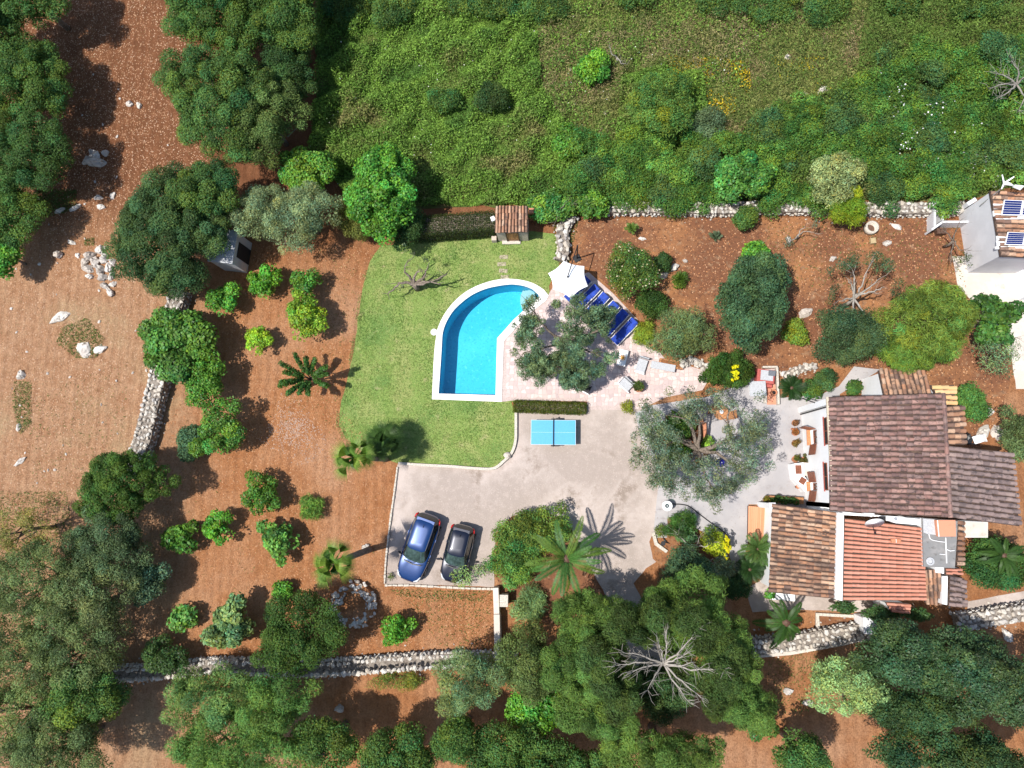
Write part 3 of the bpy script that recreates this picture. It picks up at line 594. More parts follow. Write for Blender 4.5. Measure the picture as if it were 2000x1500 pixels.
# ------------------------------------------------------------------ foliage
LEAVES = [0]
def leaf_quads(C, R, n_each, length, width, rng, base, var=.22, up=.35, shell=.55, flat=1.0, hue=.12, curl=.5, lo=-.45):
    """leaf blades on the surface of clumps. C: centres (k,3), R: radii (k,), returns V (n*4,3), F, colour per leaf"""
    k = len(C); idx = np.repeat(np.arange(k), n_each); n = len(idx)
    d = rng.normal(size=(n, 3)); d /= np.linalg.norm(d, axis=1)[:, None]
    low = d[:, 2] < lo; d[low, 2] *= -1
    rad = R[idx] * rng.uniform(shell, 1.08, n) ** .7
    p = C[idx] + d * rad[:, None] * np.array([1, 1, flat])
    nr = d + rng.normal(size=(n, 3)) * curl; nr[:, 2] += up; nr /= np.linalg.norm(nr, axis=1)[:, None]
    ax = np.cross(nr, rng.normal(size=(n, 3))); ax /= np.linalg.norm(ax, axis=1)[:, None] + 1e-9
    sd_ = np.cross(nr, ax)
    L = (length * rng.uniform(.65, 1.35, n))[:, None]; W = (width * rng.uniform(.7, 1.3, n))[:, None]
    V = np.empty((n, 4, 3)); V[:, 0] = p - ax * L * .5; V[:, 1] = p + sd_ * W * .5 + nr * W * .12; V[:, 2] = p + ax * L * .5; V[:, 3] = p - sd_ * W * .5 + nr * W * .12
    F = np.arange(n * 4).reshape(n, 4)
    b = np.array(base); cl = 1 + var * .8 * rng.normal(size=k)[idx] + var * rng.normal(size=n); cl = np.clip(cl, .45, 1.9)
    col = b[None] * cl[:, None]; h = (hue * rng.normal(size=n) + hue * .7 * rng.normal(size=k)[idx])
    col[:, 0] *= 1 + h; col[:, 2] *= 1 - h; col = np.clip(col, .004, .9)
    LEAVES[0] += n
    return V.reshape(-1, 3), F, col
def join(parts):
    V, F, Cc, o = [], [], [], 0
    for v, f, c in parts: V.append(v); F.append(f + o); Cc.append(c); o += len(v)
    return np.concatenate(V), np.concatenate(F), np.concatenate(Cc)
#            colour               leaf len/wid   leaves/m2  clump   up    var  hue  mat
STY = {
 'carob':   ((.030, .062, .022), .13, .07, 850, 1.0, .35, .30, .14, 'gloss_leaf'),
 'oak':     ((.042, .082, .022), .12, .065, 950, 1.0, .35, .32, .18, 'leaf'),
 'dark':    ((.024, .052, .018), .12, .06, 950, 1.0, .35, .30, .14, 'leaf'),
 'wild':    ((.066, .094, .042), .13, .05, 800, .85, .3, .4, .08, 'leaf'),
 'olive':   ((.110, .145, .085), .14, .045, 620, .8, .3, .38, .12, 'leaf'),
 'silver':  ((.135, .175, .115), .15, .05, 520, .8, .3, .42, .12, 'leaf'),
 'sparse':  ((.115, .165, .075), .13, .042, 190, .7, .5, .42, .14, 'leaf'),
 'citrus':  ((.055, .155, .018), .15, .095, 620, .9, .3, .32, .2, 'gloss_leaf'),
 'lime':    ((.130, .230, .020), .15, .09, 620, .9, .3, .3, .15, 'gloss_leaf'),
 'lush':    ((.055, .150, .022), .17, .11, 560, .95, .3, .34, .2, 'gloss_leaf'),
 'fig':     ((.060, .135, .030), .22, .15, 330, 1.0, .5, .34, .16, 'gloss_leaf'),
 'pine':    ((.058, .100, .024), .20, .032, 1150, .8, .5, .38, .10, 'leaf'),
 'bamboo':  ((.078, .118, .024), .28, .036, 620, .9, .4, .34, .16, 'leaf'),
 'feather': ((.075, .110, .052), .20, .036, 640, .9, .4, .34, .14, 'leaf'),
 'scrub':   ((.042, .084, .022), .12, .06, 700, .9, .35, .36, .22, 'leaf'),
 'hedge':   ((.075, .098, .018), .07, .05, 900, .6, .4, .30, .14, 'leaf'),
 'weed':    ((.085, .115, .026), .16, .03, 380, .7, .2, .36, .2, 'leaf'),
 'yellow':  ((.22, .24, .015), .14, .06, 520, .8, .35, .3, .12, 'leaf'),
 'clump':   ((.120, .160, .022), .30, .035, 520, .9, .1, .32, .14, 'leaf'),
 'blue':    ((.040, .078, .046), .14, .075, 700, .9, .3, .34, .12, 'leaf'),
}
def crown(rx, ry, z0, z1, sty, rng, dens=1.0, lobes=.32, ncl=None, hollow=0.0, col=None, big=1.0, gaps=0.0, fill=1.0):
    """returns leaf arrays and clump centres for a crown standing on the local z axis"""
    c, ll, lw, dn, cf, up, var, hue, mat = STY[sty]; c = col or c; c = (c[0] * 1.85, c[1] * 1.85, c[2] * 1.5)
    A = PI * rx * ry; zc, rz = (z0 + z1) / 2, (z1 - z0) / 2
    k = ncl or int(np.clip(A * 1.9 / cf, 7, 120)); rc = .84 * math.sqrt(A / k) * cf ** .5
    ph = rng.uniform(0, 6.28, 3); C, R = [], []
    while len(C) < k:
        best = -1
        for _ in range(5):
            t_, q_ = rng.uniform(0, 2 * PI), math.sqrt(rng.uniform(hollow ** 2, 1)); pc = (rx * q_ * math.cos(t_), ry * q_ * math.sin(t_))
            dm = min([(pc[0] - c_[0]) ** 2 + (pc[1] - c_[1]) ** 2 for c_ in C], default=9)
            if dm > best: best, t, q = dm, t_, q_
        f = 1 + lobes * (.5 * math.sin(2 * t + ph[0]) + .45 * math.sin(3 * t + ph[1]) + .4 * math.sin(5 * t + ph[2]))
        r_ = rc * rng.uniform(.7, 1.3); e = max(.2, 1 - .6 * r_ / min(rx, ry))
        if gaps and math.sin(3 * t + ph[1]) * math.sin(4.2 * q + ph[2]) > 1 - gaps: continue
        x, y = rx * f * q * e * math.cos(t), ry * f * q * e * math.sin(t)
        zz = zc + (rz - r_ * .7) * (math.sqrt(max(0, 1 - q * q)) * rng.uniform(.55, 1.0) + (rng.uniform(-.5, .15) if q > .6 else 0))
        C.append((x, y, max(zz, r_ * .6))); R.append(r_)
    C, R = np.array(C), np.array(R); nn = np.maximum(12, (dn * dens * PI * R ** 2 * .62 / big ** 2)).astype(int)
    out = [leaf_quads(C, R, nn, ll * big, lw * big, rng, c, var, up, .5, .85, hue)]
    if fill and dens > .5:
        m = int(A * dn * dens * .34 * fill); t = rng.uniform(0, 2 * PI, m); q = np.sqrt(rng.uniform(0, 1, m)) * .93
        f = 1 + lobes * (.5 * np.sin(2 * t + ph[0]) + .45 * np.sin(3 * t + ph[1]) + .4 * np.sin(5 * t + ph[2]))
        pz = zc + rz * (.30 * np.sqrt(np.maximum(0, 1 - q * q)) + rng.uniform(-.35, .1, m)); rs = min(rx, ry)
        pos = np.c_[rx * f * q * np.cos(t) * .9, ry * f * q * np.sin(t) * .9, np.maximum(pz, .05)]
        out.append(leaf_quads(pos, np.full(m, .08), np.ones(m, int), ll * 1.25 * big, lw * 1.35 * big, rng, c, var * .6, .9, .5, .85, hue * .5))
    return join(out), C, mat
def limbs(C, h_fork, r0, rng, nl=7, crook=.25, top=None, base=(0, 0, 0)):
    """trunk and limbs reaching some of the clump centres"""
    mb = MB(); base = Vector(base); fork = base + Vector((rng.uniform(-.15, .15), rng.uniform(-.15, .15), h_fork)) * 1.0
    mb.tube([base + Vector((0, 0, -.05)), base.lerp(fork, .5) + Vector((rng.uniform(-.05, .05), rng.uniform(-.05, .05), 0)), fork], [r0 * 1.25, r0, r0 * .85], 9)
    for i in rng.choice(len(C), min(nl, len(C)), replace=False):
        e = Vector(C[i]); pts = [fork.lerp(e, t) + Vector((rng.normal() * crook * t * (1 - t) * 4, rng.normal() * crook * t * (1 - t) * 4, .25 * math.sin(t * PI))) for t in (0, .3, .6, 1)]
        mb.tube(pts, [r0 * .65, r0 * .45, r0 * .3, r0 * .12], 6)
    return mb
SEED = [100]
def tree(name, label, cat, px, py, rpx, rpy, h, sty, group=None, dens=1.0, z0=None, trunk=None, flowers=None, **kw):
    SEED[0] += 1; r = np.random.default_rng(SEED[0]); zm = h * .6
    p = P(px, py, zm); s_ = S(px, py, zm); base = Vector((p.x, p.y, 0)); t = thing(name, label, cat, base, 0, group)
    z0 = (h * .25 if h > 2.6 else 0.02) if z0 is None else z0
    if cat == 'fruit tree': kw.setdefault('lobes', .62); kw.setdefault('fill', .4); kw.setdefault('ncl', int(11 + rpx * .12))
    (V, F, c), C, mat = crown(rpx * s_, rpy * s_, z0, h, sty, r, dens, **kw)
    nm = 'crown' if h > 2.6 else 'foliage'
    link(nm, np_mesh(nm, V, F, M[mat], c), t)
    r0 = trunk or max(.03, h * .028)
    limbs(C, max(.15, z0 + .1 * h), r0, r, 8 if h > 2.6 else 5).build('trunk' if h > 2.6 else 'stem', M['bark'], t, True)
    if flowers:
        fc, nf, fs = flowers; q = r.choice(len(V) // 4, nf); pos = V[q * 4] + np.array([0, 0, .04])
        v, f, cc = leaf_quads(pos, np.full(nf, .03), np.full(nf, 2), fs, fs * .8, r, fc, .12, 1.2, .5, 1, .05)
        link('blossom', np_mesh('blossom', v, f, M['petal'], cc), t)['kind'] = 'stuff'
    return t
T = tree
# --- upper edge and field edge
T('oak_tree', 'broad mid green tree in the upper corner above the dark field edge trees', 'tree', 50, 165, 86, 84, 5, 'oak')
T('carob_tree', 'dark evergreen tree shading the white rocks at the field edge', 'tree', 45, 305, 92, 82, 5.2, 'dark', col=(.032, .066, .02))
T('carob_tree', 'rounded dark tree under the rock shading one, beside the weedy corner', 'tree', 18, 420, 62, 66, 4, 'oak')
T('bush', 'leafy bright bush at the very edge of the field, below the edge trees', 'bush', 10, 500, 36, 44, 3, 'lush')
T('carob_tree', 'very large evergreen with billowing lobes at the top of the red field', 'tree', 430, 195, 112, 105, 6.5, 'oak', col=(.046, .088, .026), lobes=.3)
T('carob_tree', 'tall olive green evergreen leaning over the meadow, next to the billowing one', 'tree', 520, 235, 68, 92, 5.5, 'wild', col=(.06, .09, .03))
T('evergreen_tree', 'shadowy dark tree between the billowing evergreen and the meadow', 'tree', 560, 150, 58, 70, 4, 'dark')
T('carob_tree', 'dense dark carob with fine foliage covering half of the grey hut', 'tree', 318, 455, 96, 108, 5.8, 'dark', col=(.036, .068, .028), lobes=.3)
T('carob_tree', 'carob branch leaning right over the roof of the grey hut', 'tree', 408, 458, 52, 44, 5.5, 'dark', col=(.036, .068, .028))
T('carob_tree', 'flatter carob crown joined to the back of the hut carob', 'tree', 400, 385, 78, 62, 6, 'oak', col=(.034, .07, .022))
T('evergreen_tree', 'lower lobe of dark foliage hanging over the end of the dry stone wall', 'tree', 345, 540, 52, 46, 4.5, 'dark', col=(.036, .068, .028))
T('olive_tree', 'silvery olive next to the hut doorway', 'tree', 505, 415, 56, 58, 4.5, 'olive')
T('olive_tree', 'full silvery olive drooping over the top of the orchard soil', 'tree', 592, 425, 62, 74, 4.5, 'olive')
T('bush', 'loose bright green bush behind the two silvery olives', 'bush', 600, 335, 64, 44, 3, 'lush', col=(.06, .14, .025))
T('fig_tree', 'lush fresh green tree with big leaves beside the clipped hedge', 'tree', 748, 380, 74, 90, 5, 'lush', lobes=.28)
T('bush', 'brownish green bush squeezed between the silvery olive and the lush tree', 'bush', 690, 425, 36, 48, 2.6, 'wild', col=(.075, .08, .02))
T('cypress_bush', 'dark narrow bush where the clipped hedge meets the lush tree', 'bush', 790, 445, 34, 40, 3, 'dark')
# --- orchard
T('orange_tree', 'round bright green citrus closest to the grey hut', 'fruit tree', 514, 547, 31, 29, 2.1, 'citrus')
T('fruit_tree', 'thin straggling young tree throwing a detached shadow by the hut', 'fruit tree', 436, 586, 30, 32, 2.3, 'lush', dens=.75, ncl=9, lobes=.5)
T('fruit_tree', 'small fruit tree with ragged crown above the tall yellowish citrus', 'fruit tree', 594, 552, 34, 28, 2.2, 'citrus', dens=.8, ncl=9, lobes=.5, col=(.05, .12, .018))
T('lemon_tree', 'tall yellowish green citrus with one white fleck, widest in its row', 'fruit tree', 598, 621, 38, 46, 2.7, 'citrus', col=(.10, .17, .018), lobes=.35)
T('lemon_tree', 'small lime yellow citrus standing alone with a round shadow', 'fruit tree', 503, 663, 29, 24, 1.9, 'lime')
T('orange_tree', 'big dark leafy tree growing against the dry stone wall', 'fruit tree', 345, 668, 72, 62, 3.6, 'fig', col=(.045, .105, .02), dens=1.5, lobes=.3)
T('orange_tree', 'leafy tree below the big dark one along the dry stone wall', 'fruit tree', 405, 745, 44, 54, 3, 'citrus', col=(.05, .125, .02))
T('orange_tree', 'rounded leafy tree at the lower end of the row along the dry stone wall', 'fruit tree', 432, 840, 48, 48, 3, 'citrus', col=(.055, .125, .022))
T('bush', 'bluish green bush tucked beside the lowest tree of the wall row', 'bush', 370, 866, 30, 40, 1.7, 'blue')
T('mastic_tree', 'large dense dark dome throwing a big round shadow over the orchard', 'tree', 240, 950, 80, 74, 4.8, 'dark', col=(.034, .07, .016), ncl=90)
T('orange_tree', 'neatly rounded dark citrus in the middle of the orchard', 'fruit tree', 506, 966, 39, 35, 2.4, 'citrus', col=(.045, .105, .018))
T('lavender_bush', 'grassy green clump curled around a few pale stones', 'bush', 606, 990, 24, 27, 1.1, 'clump', col=(.07, .14, .03))
T('orange_tree', 'citrus with pale young leaves above the washingtonia palm', 'fruit tree', 543, 1056, 32, 39, 2.2, 'fig', col=(.07, .16, .035), dens=1.3)
T('orange_tree', 'compact bright citrus between the dome and the round citrus', 'fruit tree', 425, 1031, 32, 27, 2.1, 'citrus')
T('orange_tree', 'small dark citrus in the fringe of the grove shadow', 'fruit tree', 352, 1050, 29, 31, 2, 'fig', col=(.05, .12, .02))
T('fig_tree', 'greyish green rounded tree with curled leaves near the boundary wall', 'fruit tree', 448, 1222, 41, 42, 2.6, 'fig', col=(.085, .14, .06), dens=1.4)
T('fruit_tree', 'sparse little sapling between the grove shadow and the greyish tree', 'fruit tree', 355, 1213, 27, 24, 1.5, 'fig', dens=.7, ncl=6, lobes=.6)
T('orange_tree', 'dark bush like tree standing right on the lower boundary wall', 'fruit tree', 320, 1287, 46, 29, 2.4, 'carob')
T('fruit_tree', 'little bright tree with a star shaped shadow below the parked cars', 'fruit tree', 771, 1233, 28, 31, 2.2, 'citrus', ncl=10, lobes=.5)
T('cypress_bush', 'wide dark shrub mass beside the round stone planter', 'shrub', 590, 1236, 94, 76, 5.0, 'dark', col=(.032, .064, .016), lobes=.35)
T('bush', 'small green sprig above the wide dark shrub mass', 'bush', 552, 1155, 18, 20, 1.1, 'lush')
def star_tree():
    p = P(600, 738, 1.6); t = thing('cherry_tree', 'spiky young cherry tree whose branches spread like a star', 'fruit tree', (p.x, p.y, 0)); r = np.random.default_rng(77)
    parts = []; mb = MB(); mb.tube([(0, 0, -.05), (0, 0, .9)], [.07, .05], 7)
    for i in range(13):
        a = i * 2.4 + r.uniform(-.2, .2); L = r.uniform(1.1, 1.75); tip = Vector((L * math.cos(a), L * math.sin(a), r.uniform(1.9, 3.0))); b0 = Vector((0, 0, .8)); pts = [b0.lerp(tip, q) + Vector((0, 0, .3 * math.sin(q * PI))) for q in (0, .35, .7, 1)]
        mb.tube(pts, [.04, .03, .02, .01], 5)
        C = np.array([b0.lerp(tip, q) + Vector((0, 0, .3 * math.sin(q * PI))) for q in np.linspace(.3, 1, 9)]); parts.append(leaf_quads(C, np.full(9, .17), np.full(9, 42), .15, .09, r, (.05, .125, .022), .3, .3, .3))
    link('crown', np_mesh('crown', *join(parts)[:2], M['gloss_leaf'], join(parts)[2]), t); mb.build('trunk', M['bark'], t, True)
star_tree()
# --- lower corner grove
T('wild_olive', 'biggest wild olive of the lower grove, over the pale field edge', 'tree', 95, 1140, 105, 88, 5.4, 'wild', fill=.35, dens=.8)
T('wild_olive', 'dark bluish olive between the round dome and the lower grove', 'tree', 215, 1062, 84, 66, 4.6, 'wild', col=(.045, .072, .04))
T('wild_olive', 'brownish green olive in the heart of the lower grove', 'tree', 185, 1175, 92, 82, 5.2, 'wild', col=(.078, .098, .046), fill=.35, dens=.8)
T('bush', 'pale bluish leafy bush poking out of the lower grove over the soil', 'bush', 288, 1140, 36, 40, 3.2, 'blue', col=(.06, .10, .065))
T('wild_olive', 'thin yellowish tree with bare twigs at the edge of the ploughed field', 'tree', 45, 1035, 66, 46, 4.5, 'wild', col=(.12, .115, .04), dens=.45)
T('wild_olive', 'rounded olive in the lower grove right by the end of the boundary wall', 'tree', 150, 1275, 96, 82, 5.2, 'wild', fill=.35, dens=.8)
T('wild_olive', 'grey green olive filling the lower corner of the grove', 'tree', 40, 1280, 84, 90, 5.2, 'wild', col=(.076, .105, .045), fill=.35, dens=.8)
T('oak_tree', 'leafy dark green tree under the grove, past the end of the boundary wall', 'tree', 165, 1360, 84, 58, 5, 'oak', col=(.05, .10, .03))
T('wild_olive', 'yellow green olive at the bottom corner of the grove', 'tree', 30, 1395, 92, 60, 5.5, 'wild', col=(.09, .12, .045), fill=.35, dens=.8)
T('wild_olive', 'olive growing just beyond the bottom edge of the grove', 'tree', 120, 1460, 110, 60, 6, 'wild')
# --- below the boundary wall
T('pine_tree', 'light green feathery tree growing under the lower boundary wall', 'tree', 420, 1362, 96, 60, 6, 'feather', col=(.08, .135, .045))
T('pine_tree', 'fine leaved green tree beside the feathery one under the boundary wall', 'tree', 530, 1375, 84, 62, 6, 'feather', col=(.06, .115, .03))
T('pine_tree', 'feathery tree running down out of sight below the boundary wall trees', 'tree', 470, 1460, 150, 60, 6, 'feather', col=(.06, .115, .03))
T('pine_tree', 'soft grey green tree overlapping the end of the boundary wall', 'tree', 915, 1325, 66, 66, 6, 'feather', col=(.085, .125, .06))
T('bush', 'low weedy thicket growing in front of the boundary wall', 'bush', 775, 1330, 68, 19, 1.0, 'weed')
T('wild_olive', 'brownish olive beside the soft grey green tree', 'tree', 1025, 1290, 62, 72, 6, 'wild', col=(.06, .085, .03))
T('bush', 'vivid green bush low between the olive and the bare branched pine', 'bush', 1050, 1385, 60, 40, 3.5, 'lush')
T('pine_tree', 'pine with yellow green rounded crown next to the driveway gate', 'tree', 1148, 1205, 66, 60, 7, 'pine')
T('pine_tree', 'broad pine below the rounded one, on the shaded side of the driveway', 'tree', 1150, 1305, 88, 78, 7.5, 'pine', col=(.052, .095, .024))
T('pine_tree', 'big bright pine across the driveway from the rounded one', 'tree', 1330, 1195, 104, 82, 8, 'pine', lobes=.25)
T('pine_tree', 'pine behind the bright one, reaching over the boundary wall', 'tree', 1415, 1280, 66, 74, 7.5, 'pine')
T('pine_tree', 'green pine at the bottom beside the red earth gap', 'tree', 1440, 1365, 70, 56, 7, 'pine', col=(.052, .095, .024))
T('pine_tree', 'pine crown in the lower row under the broad pine', 'tree', 1165, 1395, 84, 50, 7, 'pine', col=(.052, .095, .024))
T('pine_tree', 'pine standing past the lower frame of the pine group', 'tree', 1290, 1470, 130, 50, 7, 'pine')
T('cypress_bush', 'added dark bush filling in shade and undergrowth beneath the bare pine heart', 'shrub', 1300, 1345, 80, 52, 2.4, 'dark', col=(.03, .055, .02))  # low dark bush added to fill in the ground shade under the limbs
T('pistachio_tree', 'pale grey green tree with soft tufts at the foot of the red slope', 'tree', 1650, 1335, 80, 66, 5.5, 'silver', col=(.13, .19, .085), lobes=.3)
T('carob_tree', 'huge dark carob in front of the villa boundary wall', 'tree', 1760, 1280, 90, 72, 6.5, 'carob', col=(.028, .056, .026))
T('carob_tree', 'dark carob adjoining the huge one towards the picture corner', 'tree', 1880, 1310, 100, 86, 6.5, 'carob', col=(.03, .058, .028))
T('carob_tree', 'corner carob with thin pale twigs', 'tree', 1985, 1350, 66, 76, 6, 'carob', col=(.03, .056, .028), dens=.8)
T('carob_tree', 'lowest carob of the dark group', 'tree', 1780, 1385, 100, 48, 6, 'oak', col=(.028, .056, .024))
T('carob_tree', 'carob growing beyond the bottom of the dark group', 'tree', 1850, 1470, 170, 50, 6, 'oak', col=(.028, .056, .024))
T('bush', 'green bush at the base of the red slope near the pines', 'bush', 1482, 1395, 38, 40, 3, 'lush', col=(.05, .10, .025))
# --- driveway bed
T('lentisk_bush', 'dense rounded shrub along the driveway bed behind the date palm', 'shrub', 1048, 1036, 76, 50, 2.0, 'scrub', col=(.075, .125, .03))
T('lentisk_bush', 'shrub mass in front of the date palm, next to the small parked car', 'shrub', 1006, 1090, 48, 62, 1.9, 'scrub', col=(.06, .125, .032))
T('agave_bush', 'spiky pale green succulent clump below the date palm', 'shrub', 1036, 1182, 36, 38, .9, 'clump', col=(.10, .16, .075), dens=.8)
T('fruit_tree', 'thin bare twigged sapling with a few leaves in front of the small car', 'sapling', 905, 1126, 26, 22, 1.6, 'sparse', dens=1.1, ncl=9, col=(.12, .19, .07))
T('fruit_tree', 'wispy sapling beside the corner of the gate wall', 'sapling', 945, 1112, 24, 20, 1.5, 'sparse', dens=.9, ncl=7)
T('weed_tuft', 'small weed growing at the nose of the large blue car', 'weed', 764, 1126, 7, 6, .3, 'weed', ncl=4)
# --- pool terrace, red garden
T('hibiscus_bush', 'large round shrub dotted with pale blossom behind the sun loungers', 'shrub', 1232, 530, 48, 58, 3.0, 'scrub', col=(.05, .09, .022), flowers=((.6, .5, .33), 130, .1))
T('box_ball', 'small dark round bush beside the large flowering shrub', 'bush', 1295, 512, 20, 19, 1.2, 'dark')
T('box_ball', 'dark green clipped ball bush in the red garden near two rocks', 'bush', 1327, 546, 18, 18, .9, 'hedge', col=(.045, .085, .015))
T('cypress_bush', 'dark spreading bush between the large flowering shrub and the end lounger', 'bush', 1270, 592, 34, 30, 1.6, 'dark', col=(.026, .056, .014))
T('agave_bush', 'yellow green spiky clump at the head of the end sun lounger', 'bush', 1259, 652, 22, 25, .9, 'clump')
T('mimosa_tree', 'soft grey green tree above the stone bench of the terrace', 'tree', 1330, 655, 58, 56, 3.6, 'feather', dens=.8)
T('evergreen_tree', 'big bluish dark evergreen in the middle of the red garden', 'tree', 1466, 590, 74, 98, 5.5, 'blue', col=(.034, .066, .034), dens=1.2, lobes=.28)
T('bush', 'bright green tuft on the upper side of the bluish evergreen', 'bush', 1474, 500, 28, 26, 3.6, 'lush')
T('privet_bush', 'dark smooth shrub behind the upright yellow blossom', 'shrub', 1424, 722, 48, 42, 2.2, 'dark', col=(.026, .056, .012), ncl=40)
T('bush', 'low yellowish bush at the foot of the bluish evergreen', 'bush', 1555, 652, 28, 26, 1.2, 'scrub', col=(.085, .13, .022))
T('evergreen_tree', 'dark tangled tree beside the yellow green bamboo', 'tree', 1655, 660, 64, 62, 4.5, 'dark', col=(.034, .06, .03), dens=.8)
T('bamboo_clump', 'large feathery yellow green bamboo between the sheds and the villa', 'bamboo', 1810, 628, 88, 84, 5.5, 'bamboo', lobes=.2)
T('bamboo_clump', 'lower part of the yellow green bamboo overhanging the small tiled annex', 'bamboo', 1775, 690, 84, 40, 4.2, 'bamboo', col=(.066, .11, .02))
T('lemon_tree', 'dark leafy tree at the edge of the pale concrete yard', 'fruit tree', 1934, 622, 44, 48, 4, 'fig', col=(.032, .08, .018), dens=1.6, ncl=26)
T('olive_tree', 'thin grey tree with bleached limb below the dark leafy yard tree', 'tree', 1945, 690, 48, 46, 3.2, 'sparse', dens=1.2, col=(.08, .13, .07))
T('bush', 'round green bush beside the yellow tiles of the villa', 'bush', 1902, 785, 34, 38, 1.8, 'oak', col=(.045, .10, .025))
T('bush', 'dusky shrub at the picture edge past the pale rock slabs', 'shrub', 1990, 850, 34, 60, 2.5, 'wild')
T('box_ball', 'round leafy bush on the shaded strip by the villa corner', 'bush', 1613, 740, 22, 22, 1.3, 'dark', col=(.035, .075, .03))
T('box_ball', 'small dark bush against the white annex wall', 'bush', 1668, 757, 16, 16, 1.1, 'dark', col=(.035, .075, .02))
T('bush', 'ragged shrub between the dark cycad and the villa corner bush', 'bush', 1585, 762, 26, 20, .9, 'scrub')
T('bush', 'dense green shrubs under the big patio olive, upper part of its planter', 'shrub', 1320, 838, 34, 30, 1.3, 'lush', col=(.05, .11, .025))
T('bush', 'dense green shrub under the big patio olive, lower part of its planter', 'shrub', 1325, 882, 30, 18, 1.2, 'scrub', col=(.06, .12, .02))
T('bush', 'light green leafy plant at the base of the patio olive trunk', 'plant', 1383, 868, 14, 16, .8, 'lime', col=(.12, .2, .03))
T('box_ball', 'small yellowish round bush at the gravel edge of the terrace', 'bush', 1226, 794, 14, 14, .7, 'hedge', col=(.13, .14, .015))
# --- patio bed
T('cypress_bush', 'dark spiky shrub in the patio bed near the white round basin', 'shrub', 1330, 1026, 36, 27, 1.5, 'clump', col=(.03, .075, .018))
T('bush', 'grey green leafy bush in the middle of the patio bed', 'bush', 1340, 1045, 20, 20, 1.6, 'blue', col=(.07, .13, .06))
T('box_ball', 'small olive green bush at the drive corner of the patio bed', 'bush', 1292, 1037, 17, 12, .6, 'hedge')
T('bush', 'bright yellow and green variegated bush in the patio bed', 'bush', 1397, 1060, 28, 28, 1.8, 'yellow', col=(.15, .2, .02))
T('lavender_bush', 'pale silvery bush between the patio bed and the dark cycad', 'bush', 1412, 1112, 30, 26, 1.3, 'silver')
T('evergreen_tree', 'dark shrubbery tree between the patio bed and the bright pine', 'tree', 1340, 1108, 56, 40, 3, 'dark', col=(.032, .06, .035), dens=.8)
T('fig_tree', 'green bush beside the pine near the white wall of the low wing', 'bush', 1440, 1150, 26, 24, 1.5, 'dark')
T('bush', 'leafy plant at the corner of the low tiled wing', 'plant', 1505, 1160, 11, 9, .7, 'lush')
T('fern_palm', 'green leafy bush in the shade below the east wing', 'bush', 1945, 1098, 56, 64, 2.4, 'oak', col=(.03, .07, .02))
T('ivy', 'dark ivy spilling over the eaves of the red tiled wing', 'ivy', 1640, 1182, 34, 9, 2.6, 'carob', z0=1.8, dens=1.3)
T('ivy', 'dark ivy hanging between the red tiled wing and the wall pillar', 'ivy', 1715, 1196, 46, 11, 2.4, 'carob', z0=1.2, dens=1.3)
T('bush', 'dark foliage climbing round the tiled porch of the red wing', 'shrub', 1790, 1200, 34, 12, 2.2, 'carob')
# --- upper meadow
T('lentisk_bush', 'big soft green bush standing alone in the open meadow', 'bush', 1290, 205, 74, 66, 3.2, 'scrub', col=(.062, .11, .026))
T('bush', 'glowing green bush above the long rubble wall', 'bush', 1452, 345, 58, 50, 3.4, 'lush', col=(.05, .13, .028))
T('olive_tree', 'pale olive toned tree rising above the long rubble wall', 'tree', 1628, 348, 54, 52, 3.8, 'silver', col=(.14, .17, .085))
T('mimosa_tree', 'yellow green shaggy tree leaning over the rubble wall into the red garden', 'tree', 1655, 410, 38, 38, 2.8, 'bamboo', col=(.10, .14, .012))
T('bush', 'dark bush sitting right on the long rubble wall', 'bush', 1455, 425, 27, 25, 1.6, 'oak')
T('bush', 'bright bush at the top of the meadow beside the bleached stick', 'bush', 1160, 130, 40, 30, 1.8, 'lush')
T('bush', 'fresh green bush at the thicket edge, centre of the meadow', 'bush', 1108, 275, 30, 28, 1.6, 'lush', col=(.055, .13, .02))
T('bush', 'leafy creeper bush hanging over the tiled pool house and the wall end', 'bush', 1085, 400, 76, 28, 1.8, 'lush', col=(.06, .13, .025), lobes=.3)
T('bush', 'ivy mound at the end of the long rubble wall', 'bush', 1160, 400, 34, 30, 1.9, 'lush', col=(.045, .11, .02))
T('bush', 'grey purple heath bush beside the big soft bush', 'bush', 1385, 240, 34, 36, 1.8, 'wild', col=(.055, .085, .05))
T('bush', 'dark round bush alone in the grassy part of the meadow', 'bush', 960, 190, 30, 30, 1.6, 'dark', col=(.03, .055, .018))
T('bush', 'low dark bush in the grassy meadow below the bleached branch', 'bush', 868, 195, 38, 26, 1.2, 'scrub')
rng = np.random.default_rng(21)
spots = []
for _ in range(4000):
    x, y = rng.uniform(1130, 2010), rng.uniform(85, 392)
    if y < 268 and x < 1500: continue
    if y < 200 and x < 1700: continue
    if y < 160 and x < 1900 and rng.random() < .7: continue
    if any(((x - a) / 42) ** 2 + ((y - b) / 34) ** 2 < 1 for a, b in spots): continue
    if any(((x - a) / 52) ** 2 + ((y - b) / 46) ** 2 < 1 for a, b in ((1290, 210), (1452, 345), (1628, 348), (1655, 410))): continue
    if x > 1880 and y > 345: continue
    spots.append((x, y))
for i, (x, y) in enumerate(spots):
    sz = rng.uniform(30, 48); k = rng.random()
    c = (.046, .098, .022) if k < .45 else ((.065, .125, .026) if k < .8 else (.042, .082, .03))
    T('scrub_bush', 'dark green wild bush merging into the thicket above the long rubble wall', 'bush', x, y, sz, sz * rng.uniform(.7, .95), rng.uniform(1.0, 2.4), 'scrub', 'wild bushes of the thicket', col=c, dens=.85, lobes=.45)
spots2 = []
